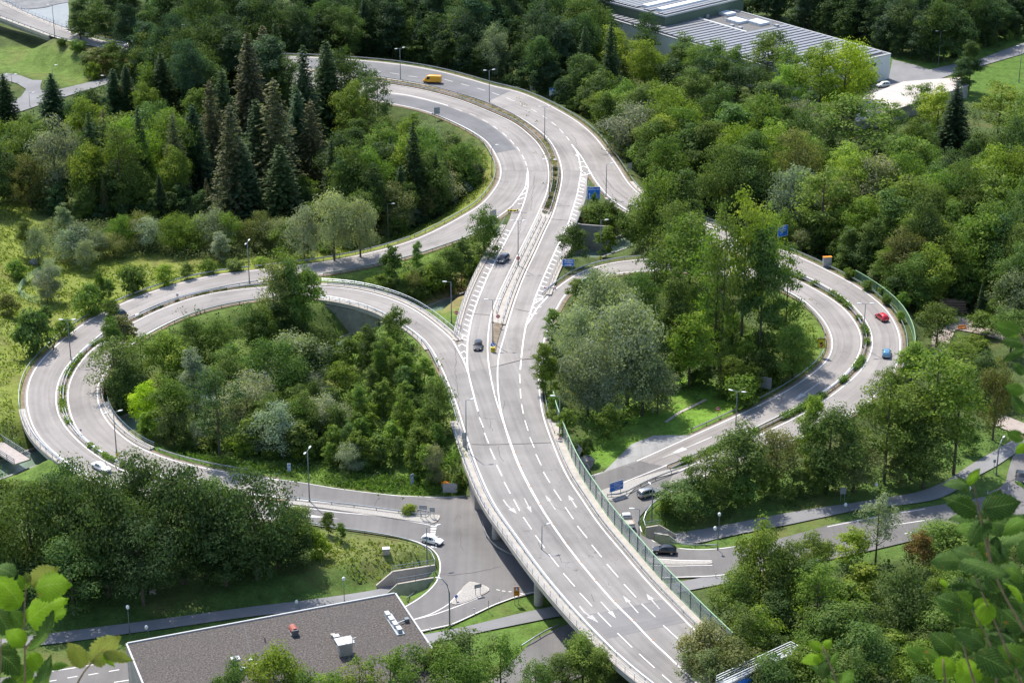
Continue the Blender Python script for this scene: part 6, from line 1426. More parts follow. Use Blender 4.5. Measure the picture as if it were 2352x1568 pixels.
def rowv(r):
    for i in range(4): box_(r, 'unit', (.10*i, -1.7*i, .45), (.75, 1.25, .7), M_COPE)
    box_(r, 'unit', (2.4, -2.6, .35), (.7, .7, .7), M_STEELD); m = MB(); m.beam((.4, -3.2, .4), (2.2, -2.6, .4), .15); m.build('pipe', M_STEEL, r); box_(r, 'tray', (.25, -2.8, .1), (1.3, 6.8, .12), M_STEEL)
roofitem(890, 1416, 'row of white ventilation units near the roof corner', 'ventilation_units', rowv)
def tank(r): box_(r, 'housing', (0, 0, .8), (1.2, .8, 1.7), M_SIGNBK); box_(r, 'top', (0, 0, 1.7), (1.35, 1.1, .14), M_COPE); m = MB(); m.tube([(0, 0, 1.75), (0, 0, 1.9)], .42, 14); m.build('fan', M_STEELD, r)
roofitem(542, 1533, 'white air-conditioning unit with a round fan on the roof', 'fan_unit', tank)
def tank2(r): box_(r, 'housing', (0, 0, .7), (.6, .6, 1.4), M_COPE); box_(r, 'housing', (.35, -1.0, .4), (.8, .7, .8), M_COPE); box_(r, 'tray', (-1.3, -.3, .1), (1.2, .8, .2), M_SKYL)
roofitem(577, 1530, 'slim white duct boxes beside the fan unit', 'duct_boxes', tank2)
def mast(r): m = MB(); m.tube([(0, 0, 0), (0, 0, 3.6)], .05, 6); m.build('mast', M_STEEL, r); m = MB(); m.beam((-.6, 0, 3.3), (.7, .2, 3.5), .05); m.beam((-.3, 0, 2.9), (.4, .1, 3.0), .05); m.build('aerial', M_STEEL, r)
roofitem(811, 1510, 'thin aerial mast right of the chimney', 'aerial_mast', mast, cat='aerial')
def pipe(r): m = MB(); m.tube([(0, 0, 0), (0, 0, .7), (-.25, 0, .85)], .09, 8); m.build('pipe', M_DKGREY, r)
roofitem(609, 1473, 'small dark bent vent pipe on the left of the gravel roof', 'vent_pipe', pipe)
m = MB(); q_ = [P(x, y, z-.21) for x, y in ((752, 1396), (760, 1428), (776, 1462), (792, 1492))]; line_mesh(q_, .12, .01, m); bx(m, 'roof_seam', M_BLACK)
m = MB(); q_ = [P(x, y, z-.21) for x, y in ((560, 1432), (575, 1500), (590, 1568))]; line_mesh(q_, .10, .01, m); bx(m, 'roof_seam', M_DKGREY)
# ---- factory at the upper right
zf = 8.0; P1 = P(1684, 22, zf); P2 = P(2046, 124, zf); P3 = P(1862, 184, zf)
fu = P2-P1; fL = fu.length; fu.normalize(); fv = Vector((fu.y, -fu.x, 0)); fW = abs((P3-P2).dot(fv)); fv = fv if fv.dot(P3-P2) > 0 else -fv
f0 = P1-fu*6
fb = empty('factory_building', (P2.x, P2.y, 0), 0, 'long low factory with ribbed metal roof and white end wall at the upper right', 'building')
def FP(a, b, zz=zf): q = P1+fu*a+fv*b; return Vector((q.x, q.y, zz))
def fx(m, nm, mt, root=fb): return bx(m, nm, mt, root)
def fbox(nm, a0, a1, b0_, b1_, z0, z1, mt, root=fb):
    m = MB(); m.prism([tuple(FP(a, b)[:2]) for a, b in ((a0, b0_), (a1, b0_), (a1, b1_), (a0, b1_))], z0, z1); return fx(m, nm, mt, root)
fbox('wall', -22, fL, 0, fW, -.5, zf-.3, M_FACW)
fbox('roof', -21.8, fL-.2, .2, fW-.2, zf-.29, zf-.1, M_ROOFG2)
fbox('parapet', -22, fL+.1, -.1, .35, zf-.28, zf+.15, M_COPE); fbox('parapet', -22, fL+.1, fW-.35, fW+.1, zf-.28, zf+.15, M_COPE); fbox('parapet', fL-.35, fL+.12, .36, fW-.36, zf-.28, zf+.15, M_COPE)
a = -20.
k = 0
while a < fL-3:
    b0_ = fW*.46 if a < fL*.36 else (1.4)
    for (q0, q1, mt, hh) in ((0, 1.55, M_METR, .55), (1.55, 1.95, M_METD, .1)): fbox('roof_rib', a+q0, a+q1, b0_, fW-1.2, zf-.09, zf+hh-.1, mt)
    a += 2.45; k += 1
fbox('roof_curb', -20, fL*.36, fW*.43, fW*.455, zf-.09, zf+.5, M_COPE)
for i, (aa, bb) in enumerate(((4, fW*.10), (14, fW*.20), (20, fW*.10))):
    s_k = fbox('skylight', aa-4, aa+2, bb, bb+4.4, zf-.09, zf+.75, M_SKYL)
    for sgy in (-.6, 5.0):
        m = MB()
        for zz in (.6, 1.15): m.beam(FP(aa-4.6, bb+sgy, zf+zz), FP(aa+2.6, bb+sgy, zf+zz), .08)
        for j in range(5): m.beam(FP(aa-4.6+j*1.8, bb+sgy, zf), FP(aa-4.6+j*1.8, bb+sgy, zf+1.2), .08)
        fx(m, 'roof_railing', M_STEEL)
for (aa, bb) in ((17, fW*.40), (21, fW*.40), (2, fW*.34), (-6, fW*.30), (26, fW*.12)): fbox('roof_vent', aa, aa+1.4, bb, bb+1.2, zf-.09, zf+1.0, M_SIGNBK)
# windows of the end wall
for (z0, z1) in ((1.6, 3.2), (5.0, 6.4)):
    for b0_ in (6.2, 15.6, 25.):
        w1 = fbox('window', fL, fL+.08, b0_, b0_+7.6, z0, z1, M_COPE)
        for j in range(6): m = MB(); m.prism([tuple(FP(a_, b_)[:2]) for a_, b_ in ((fL+.03, b0_+.2+j*1.22), (fL+.11, b0_+.2+j*1.22), (fL+.11, b0_+1.25+j*1.22), (fL+.03, b0_+1.25+j*1.22))], z0+.15, z1-.15); m.v = [tuple(Vector(q)-fb.location) for q in m.v]; m.build('pane', M_WIN, w1)
# ---- green hall behind it
zh = 11.8; HA, HB, HC = P(1411, 5, zh), P(1528, 37, zh), P(1690, -1.5, zh)
hu = (HC-HB); hL = hu.length+4; hu.normalize(); hvv = Vector((-hu.y, hu.x, 0)); hvv = hvv if hvv.dot(HA-HB) > 0 else -hvv; hW = abs((HA-HB).dot(hvv))+6
hb = empty('green_hall', (HB.x, HB.y, 0), 0, 'tall green-clad hall with striped metal roof at the top edge', 'building')
def hbox(nm, a0, a1, c0, c1, z0, z1, mt):
    m = MB(); m.prism([tuple((HB+hu*a+hvv*c)[:2]) for a, c in ((a0, c0), (a1, c0), (a1, c1), (a0, c1))], z0, z1); return fx(m, nm, mt, hb)
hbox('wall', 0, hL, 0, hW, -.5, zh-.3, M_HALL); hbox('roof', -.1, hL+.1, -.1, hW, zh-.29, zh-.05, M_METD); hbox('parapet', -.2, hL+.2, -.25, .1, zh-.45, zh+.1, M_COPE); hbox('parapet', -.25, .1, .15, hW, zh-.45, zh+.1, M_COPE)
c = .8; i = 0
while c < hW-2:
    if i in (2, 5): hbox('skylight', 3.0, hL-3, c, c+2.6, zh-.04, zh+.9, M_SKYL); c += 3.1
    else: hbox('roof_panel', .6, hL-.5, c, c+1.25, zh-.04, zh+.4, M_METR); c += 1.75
    i += 1
# ---- pale flat roof right of the factory
zl = 3.6; Q = parse("1962,282 2084,242 2224,196 2204,178 2075,188 1985,222", zl)
lb = empty('low_building', (Q[0].x, Q[0].y, 0), 0, 'low building with a pale pinkish flat roof seen between the trees', 'building')
m = MB(); m.prism([(p.x, p.y) for p in Q], -.4, zl-.25); fx(m, 'wall', M_CONCD, lb)
cc = sum(Q, Vector())/len(Q); m = MB(); m.prism([((p+(p-cc)*.015).x, (p+(p-cc)*.015).y) for p in Q], zl-.24, zl); fx(m, 'roof', plain('pale_roof', (.50, .44, .40), .8, var=.14, scale=.25), lb)
# ================================================================= signs
def textobj(txt, size, loc, mat, parent, align='CENTER', rot=(R(90), 0, 0), name='lettering'):
    c_ = bpy.data.curves.new(name, 'FONT'); c_.body = txt; c_.size = size; c_.align_x = align; c_.align_y = 'CENTER'; c_.extrude = .006; c_.offset = .008
    c_.materials.append(mat); o = link(bpy.data.objects.new(name, c_), parent); o.location = loc; o.rotation_euler = rot; return o
def hz(b, y): return lamp_height(b, y) if proj(b)[1] > y else 0
def board(label, base, cx_, top, bot, wpx, yaw=0, mat=M_BLUE, low=False, name='road_sign', cat='road sign', posts=2, frame=M_WHITE, base_pt=None, group=None, thick=.05, wm=None, border=.09):
    b = base_pt if base_pt is not None else hit(base[0], base[1], low); s = proj(b)[2]/FPX
    w_ = wm or wpx*s/math.cos(R(yaw)); zt, zb_ = hz(b, top), hz(b, bot); h_ = zt-zb_
    b = b+Vector(((cx_-proj(b)[0])*s, 0, 0)) if base_pt is None else b
    r = empty(name, b, R(yaw), label, cat, group)
    box_(r, 'back', (0, .0, zb_+h_/2), (w_, thick, h_), M_SIGNBK)
    if frame is not None: box_(r, 'frame', (0, -thick/2-.011, zb_+h_/2), (w_-.02, .02, h_-.02), frame)
    box_(r, 'panel', (0, -thick/2-.032, zb_+h_/2), (w_-border*2, .02, h_-border*2), mat)
    for i in range(posts):
        x = 0 if posts == 1 else (-.33+.66*i)*w_
        box_(r, 'post', (x, .08, (zb_+h_*.7)/2-.2), (.09, .09, zb_+h_*.7+.4), M_STEEL)
    return r, w_, h_, zb_+h_/2, -thick/2-.052
def shape(r, pts, y, mat, name='arrow', parent=None):
    m = MB(); n = len(pts); m.v = [(p[0], y, p[1]) for p in pts]+[(p[0], y+.015, p[1]) for p in pts]
    a_ = sum(pts[i][0]*pts[(i+1)%n][1]-pts[(i+1)%n][0]*pts[i][1] for i in range(n)); f = tuple(range(n)) if a_ > 0 else tuple(reversed(range(n)))
    m.f = [f, tuple(n+i for i in reversed(f))]+[(i, (i+1)%n, n+(i+1)%n, n+i) for i in range(n)]; return m.build(name, mat, parent or r)
r, w_, h_, zc, yf = board('blue direction sign reading Bregenz-Weidach with a right arrow', (1305, 626), 1305, 595, 611.5, 27.5, 0, mat=M_BLUE)
textobj('Bregenz-', .52, (.12, yf, zc+h_*.30), M_WHITE, r); textobj('Weidach', .56, (.12, yf, zc+h_*.03), M_WHITE, r)
shape(r, [(-.85, zc-h_*.26), (.35, zc-h_*.26), (.35, zc-h_*.17), (.9, zc-h_*.31), (.35, zc-h_*.45), (.35, zc-h_*.36), (-.85, zc-h_*.36)], yf, M_WHITE)
r, w_, h_, zc, yf = board('big square blue sign reading Deutschland above the bushes', (1363, 478), 1363, 429, 458, 29.5, 0)
textobj('E43  E60', .28, (-.6, yf, zc+h_*.41), M_WHITE, r); textobj('Deutschland', .42, (-.45, yf, zc+h_*.30), M_WHITE, r)
shape(r, [(1.02+.26*math.cos(t*.5236), zc+h_*.31+.17*math.sin(t*.5236)) for t in range(12)], yf, M_WHITE, 'country_oval'); textobj('D', .24, (1.02, yf-.02, zc+h_*.31), M_BLACK, r)
shape(r, [(-1.15, zc-h_*.46), (-.98, zc-h_*.46), (-.98, zc-h_*.12), (-.80, zc-h_*.12), (-1.065, zc+.02), (-1.33, zc-h_*.12), (-1.15, zc-h_*.12)], yf, M_WHITE)
shape(r, [(-.98, zc-h_*.40), (-.55, zc-h_*.22), (-.55, zc-h_*.27), (-.98, zc-h_*.46)], yf-.004, M_WHITE); textobj('Innsbruck', .34, (.75, yf, zc-h_*.16), M_WHITE, r); textobj('A14', .34, (.9, yf, zc-h_*.32), M_WHITE, r)
r, w_, h_, zc, yf = board('slanted blue direction sign by the grey willow beyond the right ramp', (1797, 566), 1796, 518, 543, 25, 32)
textobj('E43 E60', .34, (.3, yf, zc+h_*.36), M_WHITE, r); textobj('Deutschland', .36, (.1, yf, zc+h_*.17), M_WHITE, r); textobj('Innsbruck', .36, (.1, yf, zc), M_WHITE, r); textobj('A14', .36, (-.5, yf, zc-h_*.2), M_WHITE, r)
r, w_, h_, zc, yf = board('two-row blue sign at the nose of the right junction island', (1415, 1139), 1415.5, 1104.5, 1126, 32, 33, low=True)
shape(r, [(-w_/2, zc-.03), (w_/2, zc-.03), (w_/2, zc+.03), (-w_/2, zc+.03)], yf-.002, M_WHITE, 'divider')
textobj('A 14  DEUTSCHLAND', .25, (-.1, yf, zc+h_*.34), M_WHITE, r); textobj('INNSBRUCK', .28, (.1, yf, zc+h_*.15), M_WHITE, r); textobj('A 14  LINDAU', .28, (.3, yf, zc-h_*.16), M_WHITE, r); textobj('ZENTRUM', .24, (.3, yf, zc-h_*.35), M_WHITE, r)
for dz_ in (.25, -.2): shape(r, [(w_*.40+.0, zc+h_*dz_), (w_*.40+.14, zc+h_*dz_+.10), (w_*.40+.14, zc+h_*dz_+.22), (w_*.40-.14, zc+h_*dz_+.22), (w_*.40-.02, zc+h_*dz_+.14), (w_*.40-.16, zc+h_*dz_+.02)], yf, M_WHITE)
r, w_, h_, zc, yf = board('yellow STOP sign with a black hand inside the right loop', (1887, 820), 1885, 776, 799, 17, -4, mat=M_YEL, frame=M_BLACK, posts=1)
textobj('STOP', .62, (0, yf, zc+h_*.36), M_BLACK, r)
hand = [(-.28,-.5),(-.42,-.05),(-.66,.42),(-.52,.48),(-.34,.16),(-.34,.62),(-.2,.64),(-.14,.2),(-.08,.72),(.07,.72),(.09,.2),(.2,.6),(.33,.57),(.27,.08),(.3,-.2),(.62,.02),(.70,-.1),(.32,-.5),(.1,-.66),(-.12,-.64)]
shape(r, [(x*.78, zc-.25+y_*.85) for x, y_ in hand], yf, M_BLACK, 'hand'); shape(r, [(.24*math.cos(t*.6283)-.06, zc-.42+.22*math.sin(t*.6283)) for t in range(10)], yf-.01, M_RED, 'red_disc'); shape(r, [(-.24, zc-.47), (.12, zc-.47), (.12, zc-.38), (-.24, zc-.38)], yf-.02, M_WHITE, 'white_bar'); textobj('FALSCH', .26, (0, yf, zc-h_*.42), M_RED, r)
def disc(m_, rad, y, zc, mat, r, name, n=28): return shape(r, [(rad*math.cos(2*math.pi*t/n), zc+rad*math.sin(2*math.pi*t/n)) for t in range(n)], y, mat, name)
def noentry(px, py, basey, label, low=False, rpx=4.7, base_pt=None, yaw=0):
    b = base_pt or hit(px, basey, low); s = proj(b)[2]/FPX; zc = hz(b, py); rd = rpx*s
    r = empty('no_entry_sign', b, R(yaw), label, 'no-entry sign', 'red no-entry signs'); disc(None, rd, .0, zc, M_SIGNBK, r, 'back'); disc(None, rd, -.02, zc, M_WHITE, r, 'rim'); disc(None, rd*.95, -.045, zc, M_RED, r, 'face')
    shape(r, [(-rd*.68, zc-rd*.17), (rd*.68, zc-rd*.17), (rd*.68, zc+rd*.17), (-rd*.68, zc+rd*.17)], -.07, M_WHITE, 'bar'); box_(r, 'post', (0, .06, zc/2), (.08, .08, zc+.6), M_STEEL)
noentry(1107, 589.5, 614, 'round no-entry sign left of the main road beside the dark blue car'); noentry(1190, 593, 612, 'round no-entry sign on the double lamp of the concrete median'); noentry(1049, 718, 746, 'round no-entry sign above the canal left of the parapet')
noentry(1144, 726.5, 752, 'round no-entry sign near the lower end of the median'); noentry(1648, 939, 959, 'round no-entry sign on the sunny lawn of the right loop')
def chevron(px, py, basey, label, col=M_YEL, fg=M_BLACK, low=False, flip=1, wpx=6.2, yaw=0, group='chevron boards on the bends'):
    b = hit(px, basey, low); s = proj(b)[2]/FPX; zc = hz(b, py); w_ = wpx*s; h_ = w_*.95
    r = empty('chevron_sign', b, R(yaw), label, 'chevron sign', group); box_(r, 'panel', (0, 0, zc), (w_, .05, h_), col); a_ = w_*.5*flip
    for sh in (-.2,): shape(r, [(a_*(-.5), zc+h_*.42), (a_*(-.05), zc+h_*.42), (a_*.62, zc), (a_*(-.05), zc-h_*.42), (a_*(-.5), zc-h_*.42), (a_*.12, zc)], -.045, fg, 'chevron')
    box_(r, 'post', (0, .06, zc/2), (.07, .07, zc+.4), M_STEEL)
chevron(1379.5, 591.5, 601, 'yellow chevron board on the lamp post by the canal'); chevron(2019.5, 666, 676, 'yellow left-pointing chevron board on the green noise barrier', flip=-1); chevron(141, 908, 919, 'yellow chevron board in the median at the far left of the loop'); chevron(270, 1044, 1054, 'yellow chevron board at the foot of the lower left lamp', fg=M_RED)
chevron(408, 677, 690, 'small red and white chevron board on the upper left median', col=M_WHITE, fg=M_RED); chevron(164, 824, 833, 'small red and white chevron board below the left double lamp', col=M_WHITE, fg=M_RED, flip=-1); chevron(186, 987, 997, 'small red and white chevron board on the lower left median', col=M_WHITE, fg=M_RED, flip=-1)
# speed limit
b = hit(1571, 1392); zc = hz(b, 1387); s = proj(b)[2]/FPX
r = empty('speed_limit_sign', b, R(-18), 'round 60 speed limit sign in front of the glass barrier', 'speed sign'); rd = 6.3*s
disc(None, rd, 0, zc, M_RED, r, 'rim'); disc(None, rd*.78, -.03, zc, M_WHITE, r, 'face'); textobj('60', rd*1.05, (0, -.06, zc), M_BLACK, r); box_(r, 'post', (0, .06, zc/2), (.07, .07, zc+.3), M_STEEL)
# warning triangles
def tri(px, py, basey, label, base_pt=None, inv=False, wpx=10.5, plate=True, low=False, yaw=0):
    b = base_pt or hit(px, basey, low); s = proj(b)[2]/FPX; zc = hz(b, py); a_ = wpx*s/2; k = -1 if inv else 1
    r = empty('warning_sign' if not inv else 'give_way_sign', b, R(yaw), label, 'warning sign' if not inv else 'give-way sign')
    shape(r, [(-a_, zc-a_*.85*k), (a_, zc-a_*.85*k), (0, zc+a_*.95*k)], 0, M_RED, 'rim'); shape(r, [(-a_*.66, zc-a_*.66*k), (a_*.66, zc-a_*.66*k), (0, zc+a_*.55*k)], -.03, M_WHITE, 'face')
    if not inv: shape(r, [(-a_*.2, zc-a_*.5), (a_*.25, zc-a_*.5), (a_*.1, zc-.0*a_), (-a_*.15, zc-a_*.1)], -.05, M_BLACK, 'symbol')
    if plate: box_(r, 'plate', (0, 0, zc-a_*1.5), (a_*2.2, .04, a_*.5), M_WHITE)
    box_(r, 'post', (0, .06, zc/2), (.08, .08, zc+.4), M_STEEL)
tri(1286, 1005, 1027, 'red-rimmed warning triangle with a white plate by the glass barrier'); tri(1320, 517.5, 536, 'red-rimmed warning triangle behind the tree on the canal bridge', wpx=8.5)
tri(1123, 1381, 1405, 'narrow give-way sign beside the lower footpath', inv=True, plate=False, wpx=7, low=True, yaw=60)
# yellow detour sign with a motorway symbol
r, w_, h_, zc, yf = board('orange detour board with a small motorway symbol beside the bridge pier', (1187, 1388), 1186.5, 1346, 1367.5, 13, 5, mat=M_ORANGE, frame=None, posts=2, low=True, border=.0)
box_(r, 'symbol_panel', (0, yf+.01, zc+h_*.28), (.42, .03, h_*.36), M_BLUE); shape(r, [(-.15, zc+h_*.12), (.15, zc+h_*.12), (.05, zc+h_*.42), (-.05, zc+h_*.42)], yf-.02, M_WHITE, 'motorway_symbol'); textobj('UMLEITUNG', .17, (0, yf, zc-h_*.05), M_BLACK, r); textobj('A 14', .26, (0, yf, zc-h_*.32), M_BLACK, r); shape(r, [(-w_/2, zc-h_*.16), (w_/2, zc-h_*.16), (w_/2, zc-h_*.13), (-w_/2, zc-h_*.13)], yf-.004, M_BLACK, 'divider')
# motorway symbols
for (bx_, cx_, t_, bo, wp, yw, lab) in ((665, 664.5, 1064, 1082, 8, 0, 'blue motorway sign on the grass beside the left ramp'), (947, 947, 1088, 1110, 5.5, 55, 'blue motorway sign seen nearly edge-on by the left junction')):
    r, w_, h_, zc, yf = board(lab, (bx_, bo+6 if bo < 1100 else 1124), cx_, t_, bo, wp, yw, posts=1, low=True)
    shape(r, [(-w_*.3, zc-h_*.36), (-w_*.1, zc-h_*.36), (-w_*.04, zc+h_*.36), (-w_*.10, zc+h_*.36)], yf, M_WHITE, 'motorway_symbol'); shape(r, [(w_*.1, zc-h_*.36), (w_*.3, zc-h_*.36), (w_*.10, zc+h_*.36), (w_*.04, zc+h_*.36)], yf, M_WHITE, 'motorway_symbol'); shape(r, [(-w_*.3, zc+h_*.08), (w_*.3, zc+h_*.08), (w_*.3, zc+h_*.14), (-w_*.3, zc+h_*.14)], yf-.01, M_WHITE, 'motorway_symbol')
# blue keep-right disc with yellow bollard at the median nose
b = hit(1132, 808); s = proj(b)[2]/FPX; r = empty('keep_right_bollard', b, 0, 'blue arrow disc over a yellow striped bollard at the median nose', 'bollard'); zc = hz(b, 791.5)
disc(None, 5.3*s, -.02, zc, M_WHITE, r, 'rim'); disc(None, 4.9*s, -.05, zc, M_BLUE, r, 'face'); shape(r, [(-.28, zc+.30), (-.18, zc+.36), (.12, zc-.0), (.24, zc+.1), (.32, zc-.32), (-.12, zc-.22), (.0, zc-.10)], -.08, M_WHITE, 'arrow')
box_(r, 'bollard', (0, .1, .5), (.9, .4, 1.1), M_YEL); shape(r, [(-.4, .3), (-.15, .3), (.05, .55), (-.15, .8), (-.4, .8), (-.2, .55)], -.12, M_BLACK, 'stripe'); shape(r, [(.05, .3), (.28, .3), (.42, .55), (.28, .8), (.05, .8), (.2, .55)], -.12, M_BLACK, 'stripe'); box_(r, 'post', (0, .12, zc/2), (.1, .1, zc), M_STEEL)
# striped crash cushions
for (px, py, lab, c1, c2) in ((1178, 486, 'yellow and black striped barrier nose at the upper left fork', M_YEL, M_BLACK), (1263, 664, 'red and white striped barrier nose at the right ramp merge', M_WHITE, M_RED)):
    p = hit(px, py); r = empty('barrier_nose', p, 0, lab, 'crash barrier'); m = MB(); q = [Vector((1.3*math.cos(R(t)), .9*math.sin(R(t)), .55)) for t in range(-180, 1, 20)]
    for i in range(len(q)-1): m.beam(q[i], q[i+1], .12, .42)
    m.build('rail', c1, r)
    for i in range(1, len(q)-1, 2): m = MB(); m.beam(q[i]*1.03+Vector((0,0,-.01)), q[i+1]*1.03+Vector((0,0,-.01)), .13, .34); m.build('stripe', c2, r)
    for sx in (-1.2, 1.2): box_(r, 'post', (sx, 0, .3), (.12, .12, .8), M_STEELD)
# boards seen from behind
def back(label, base, cx_, top, bot, wpx, yaw=0, low=False, posts=2, mat=M_SIGNBK): return board(label, base, cx_, top, bot, wpx, yaw, mat=mat, low=low, frame=None, name='traffic_sign', cat='sign board', posts=posts, group='signs seen from the back')
back('grey back of a road sign on posts near the lower left island bush', (981, 1192), 972, 1160, 1169, 18, -10, True); back('second grey sign back at the tip of the left island', (997, 1190), 993, 1165, 1175, 12, -10, True)
back('grey back of a sign under the orange box at the junction', (1034, 1138), 1034, 1110, 1131, 33, 3, True); back('small grey sign board on the left edge of the main bridge, upper pair', (1067, 1027), 1066, 993, 1008, 10, 0, False, 1); back('lower grey sign board on the left edge of the main bridge', (1068, 1030), 1067, 1009, 1024, 9, 0, False, 1)
back('grey board on the traffic camera pole of the main bridge', (1136, 1178), 1134.5, 1139, 1154, 17, 0, False, 1); back('pale sign back on a thin pole beside the lower bridge lamp', (1236, 1326), 1233, 1290, 1305, 14, 0, False, 1)
back('grey back of a sign behind the bushes of the upper bend', (1004, 275), 1004, 247, 262, 13, 20); back('large grey back of a sign behind the tree at the left fork', (1131, 525), 1133, 483, 516, 14, 50); back('blue-grey sign gantry end over the upper left road', (463, 128), 463, 107, 125, 7, 60)
back('large grey back of a sign at the bottom of the right loop', (1757, 905), 1757, 866, 892, 26, -25); back('pale grey sign board on the verge right of the upper bend', (1446, 400), 1446, 375, 388, 10, 5, mat=M_SIGNBK); back('pale rectangular sign back beside the right cycle path', (1935, 1153), 1935, 1119, 1134, 14, 5, True)
back('weathered wooden fence panel behind the guardrail of the upper bend', (1224, 213), 1224, 198, 210, 14, -10, mat=plain('weathered_wood', (.33, .31, .27), .9)); back('small round-cornered sign back on the belt verge', (1959, 1113), 1959, 1086, 1092, 5, 0, True, 1); back('dark sign disc on the curved lamp at the right', (2282, 1085), 2282, 1055, 1062, 6, 0, True, 1)
r, w_, h_, zc, yf = board('white information board with a blue header at the upper bend', (1269, 228), 1269, 202, 220, 16, 8, mat=M_WHITE, frame=M_SIGNBK)
box_(r, 'header', (0, yf+.01, zc+h_*.36), (w_*.92, .03, h_*.24), M_BLUE); disc(None, .22, yf-.02, zc+h_*.30, M_WHITE, r, 'emblem'); textobj('Willkommen', .30, (0, yf-.02, zc+h_*.08), M_BLUE, r)
# framed sign and small blue arrow on the triangular island
r, w_, h_, zc, yf = board('empty dark-framed sign on two posts on the triangular island', (1098, 1366), 1098, 1341, 1349, 16, 25, mat=M_SIGNBK, frame=M_DKGREY, low=True)
b = hit(1048, 1381, True); r = empty('island_bollard', b, R(35), 'small blue arrow disc on a red and white post on the triangular island', 'bollard'); zc = hz(b, 1369); disc(None, .32, -.04, zc, M_BLUE, r, 'face'); box_(r, 'post', (0, 0, zc/2), (.14, .08, zc), M_WHITE); box_(r, 'stripe', (0, 0, zc*.35), (.15, .09, zc*.2), M_RED); box_(r, 'stripe', (0, 0, zc*.7), (.15, .09, zc*.15), M_RED)
r, w_, h_, zc, yf = board('dark-framed sign behind the glass barrier at the right junction', (1477, 1288), 1481, 1259, 1270, 14, -10, mat=M_SIGNBK, frame=M_DKGREY, low=True)
# cabinets, boxes
def cabinet(label, base, d, mat, top=None, low=True, name='utility_cabinet'):
    b = hit(base[0], base[1], low); r = empty(name, b, R(8), label, 'cabinet'); box_(r, 'body', (0, 0, d[2]/2), d, mat); box_(r, 'lid', (0, 0, d[2]+.05), (d[0]*1.08, d[1]*1.1, .1), top or mat); box_(r, 'door', (0, -d[1]/2-.01, d[2]*.5), (d[0]*.8, .02, d[2]*.8), mat)
cabinet('pale concrete cabinet in the daisy meadow', (887, 1272), (1.2, .8, 1.15), M_CONC, M_WHITE); cabinet('orange-topped grit box behind the grey sign at the junction', (1032, 1118), (2.9, 1.1, .9), plain('grit_box_grey', (.35, .35, .35), .7), M_ORANGE, name='grit_box'); cabinet('small pale cabinet under the trees of the lower left clump', (351, 1362), (1.1, .6, .5), M_CONC)
cabinet('orange-topped toll column beside the green barrier', (1899, 614), (2.0, .8, 2.6), M_SIGNBK, M_ORANGE, low=False, name='toll_cabinet')
# traffic camera pole on the bridge, mast, orange rescue frame
b = hit(1137, 1180); r = empty('camera_pole', b, 0, 'thin pole with two traffic cameras on the left edge of the main bridge', 'camera pole'); zc = hz(b, 1118); m = MB(); m.tube([(0, 0, -.2), (0, 0, zc)], .07, 8); m.build('pole', M_POLE, r); box_(r, 'camera', (-.15, -.2, zc+.1), (.5, .7, .35), M_WHITE); box_(r, 'camera', (.35, 0, zc-.45), (.55, .6, .3), M_WHITE)
b = hit(1236, 1336); r = empty('thin_pole', b, 0, 'bare thin pole next to the lower bridge lamp', 'pole'); m = MB(); m.tube([(0, 0, -.2), (0, 0, hz(b, 1266))], .08, 8); m.build('pole', M_POLE, r)
b = G(1230, 205); r = empty('siren_mast', b, 0, 'white mast with round rings above the trees of the upper bend', 'mast'); zc = hz(b, 146); m = MB(); m.tube([(0, 0, -.2), (0, 0, zc)], .16, 8); m.build('pole', M_STEEL, r)
for k_ in range(3): m = MB(); m.tube([(0, 0, zc-1.4-k_*.9), (0, 0, zc-1.1-k_*.9)], 1.15-.1*k_, 18); m.build('ring', M_LAMPW, r)
b = hit(1459, 1556); r = empty('orange_gate', b, R(-35), 'orange tubular gate with a signal lamp at the bottom edge of the bridge', 'gate'); m = MB(); m.tube([(-.9, 0, 0), (-.9, 0, 2.2), (.9, 0, 2.2), (.9, 0, 0)], .09, 6); m.tube([(-.9, 0, .8), (.9, 0, .8)], .07, 6); m.build('frame', M_ORANGE, r); m = MB(); m.sphere((-1.1, -.1, 1.7), (.3, .3, .5), 10, 8); m.build('lamp', M_ORANGE, r, smooth=True); m = MB(); m.tube([(-1.35, .3, -.2), (-1.35, .3, 3.)], .07, 6); m.build('post', M_SIGNBK, r)
# sign gantry at the lower right
G0, G1 = P(1823, 1500, 8.2), P(1735, 1541, 8.2)
r = empty('sign_gantry', (G0.x, G0.y, 0), 0, 'grey sign gantry with white railings among the lower right trees', 'gantry'); d = (G1-G0).normalized(); nn = Vector((-d.y, d.x, 0)); g1 = G0+d*16
def gb(nm, a_, b_, w_, h_, mt): m = MB(); m.beam(Vector(a_)-r.location, Vector(b_)-r.location, w_, h_); return m.build(nm, mt, r)
gb('beam', G0, g1, 1.4, 1.3, M_SIGNBK); gb('leg', G0+d*1.2+Vector((0,0,-.6)), (G0.x+d.x*1.2, G0.y+d.y*1.2, -.3), .9, .9, M_SIGNBK); gb('leg', G0+d*15+Vector((0,0,-.6)), (G0.x+d.x*15, G0.y+d.y*15, -.3), .9, .9, M_SIGNBK)
for sd in (-.75, .75):
    for zz in (.95, 1.35, 1.8): gb('railing', G0+nn*sd+Vector((0,0,zz)), g1+nn*sd+Vector((0,0,zz)), .09, .09, M_LAMPW)
    for t_ in range(0, 17, 2): gb('railing_post', G0+d*t_+nn*sd+Vector((0,0,.6)), G0+d*t_+nn*sd+Vector((0,0,1.8)), .07, .07, M_LAMPW)
for zz in (.95, 1.35, 1.8): gb('railing', G0-nn*.75+Vector((0,0,zz)), G0+nn*.75+Vector((0,0,zz)), .09, .09, M_LAMPW)
sgd = -1 if nn.y > 0 else 1
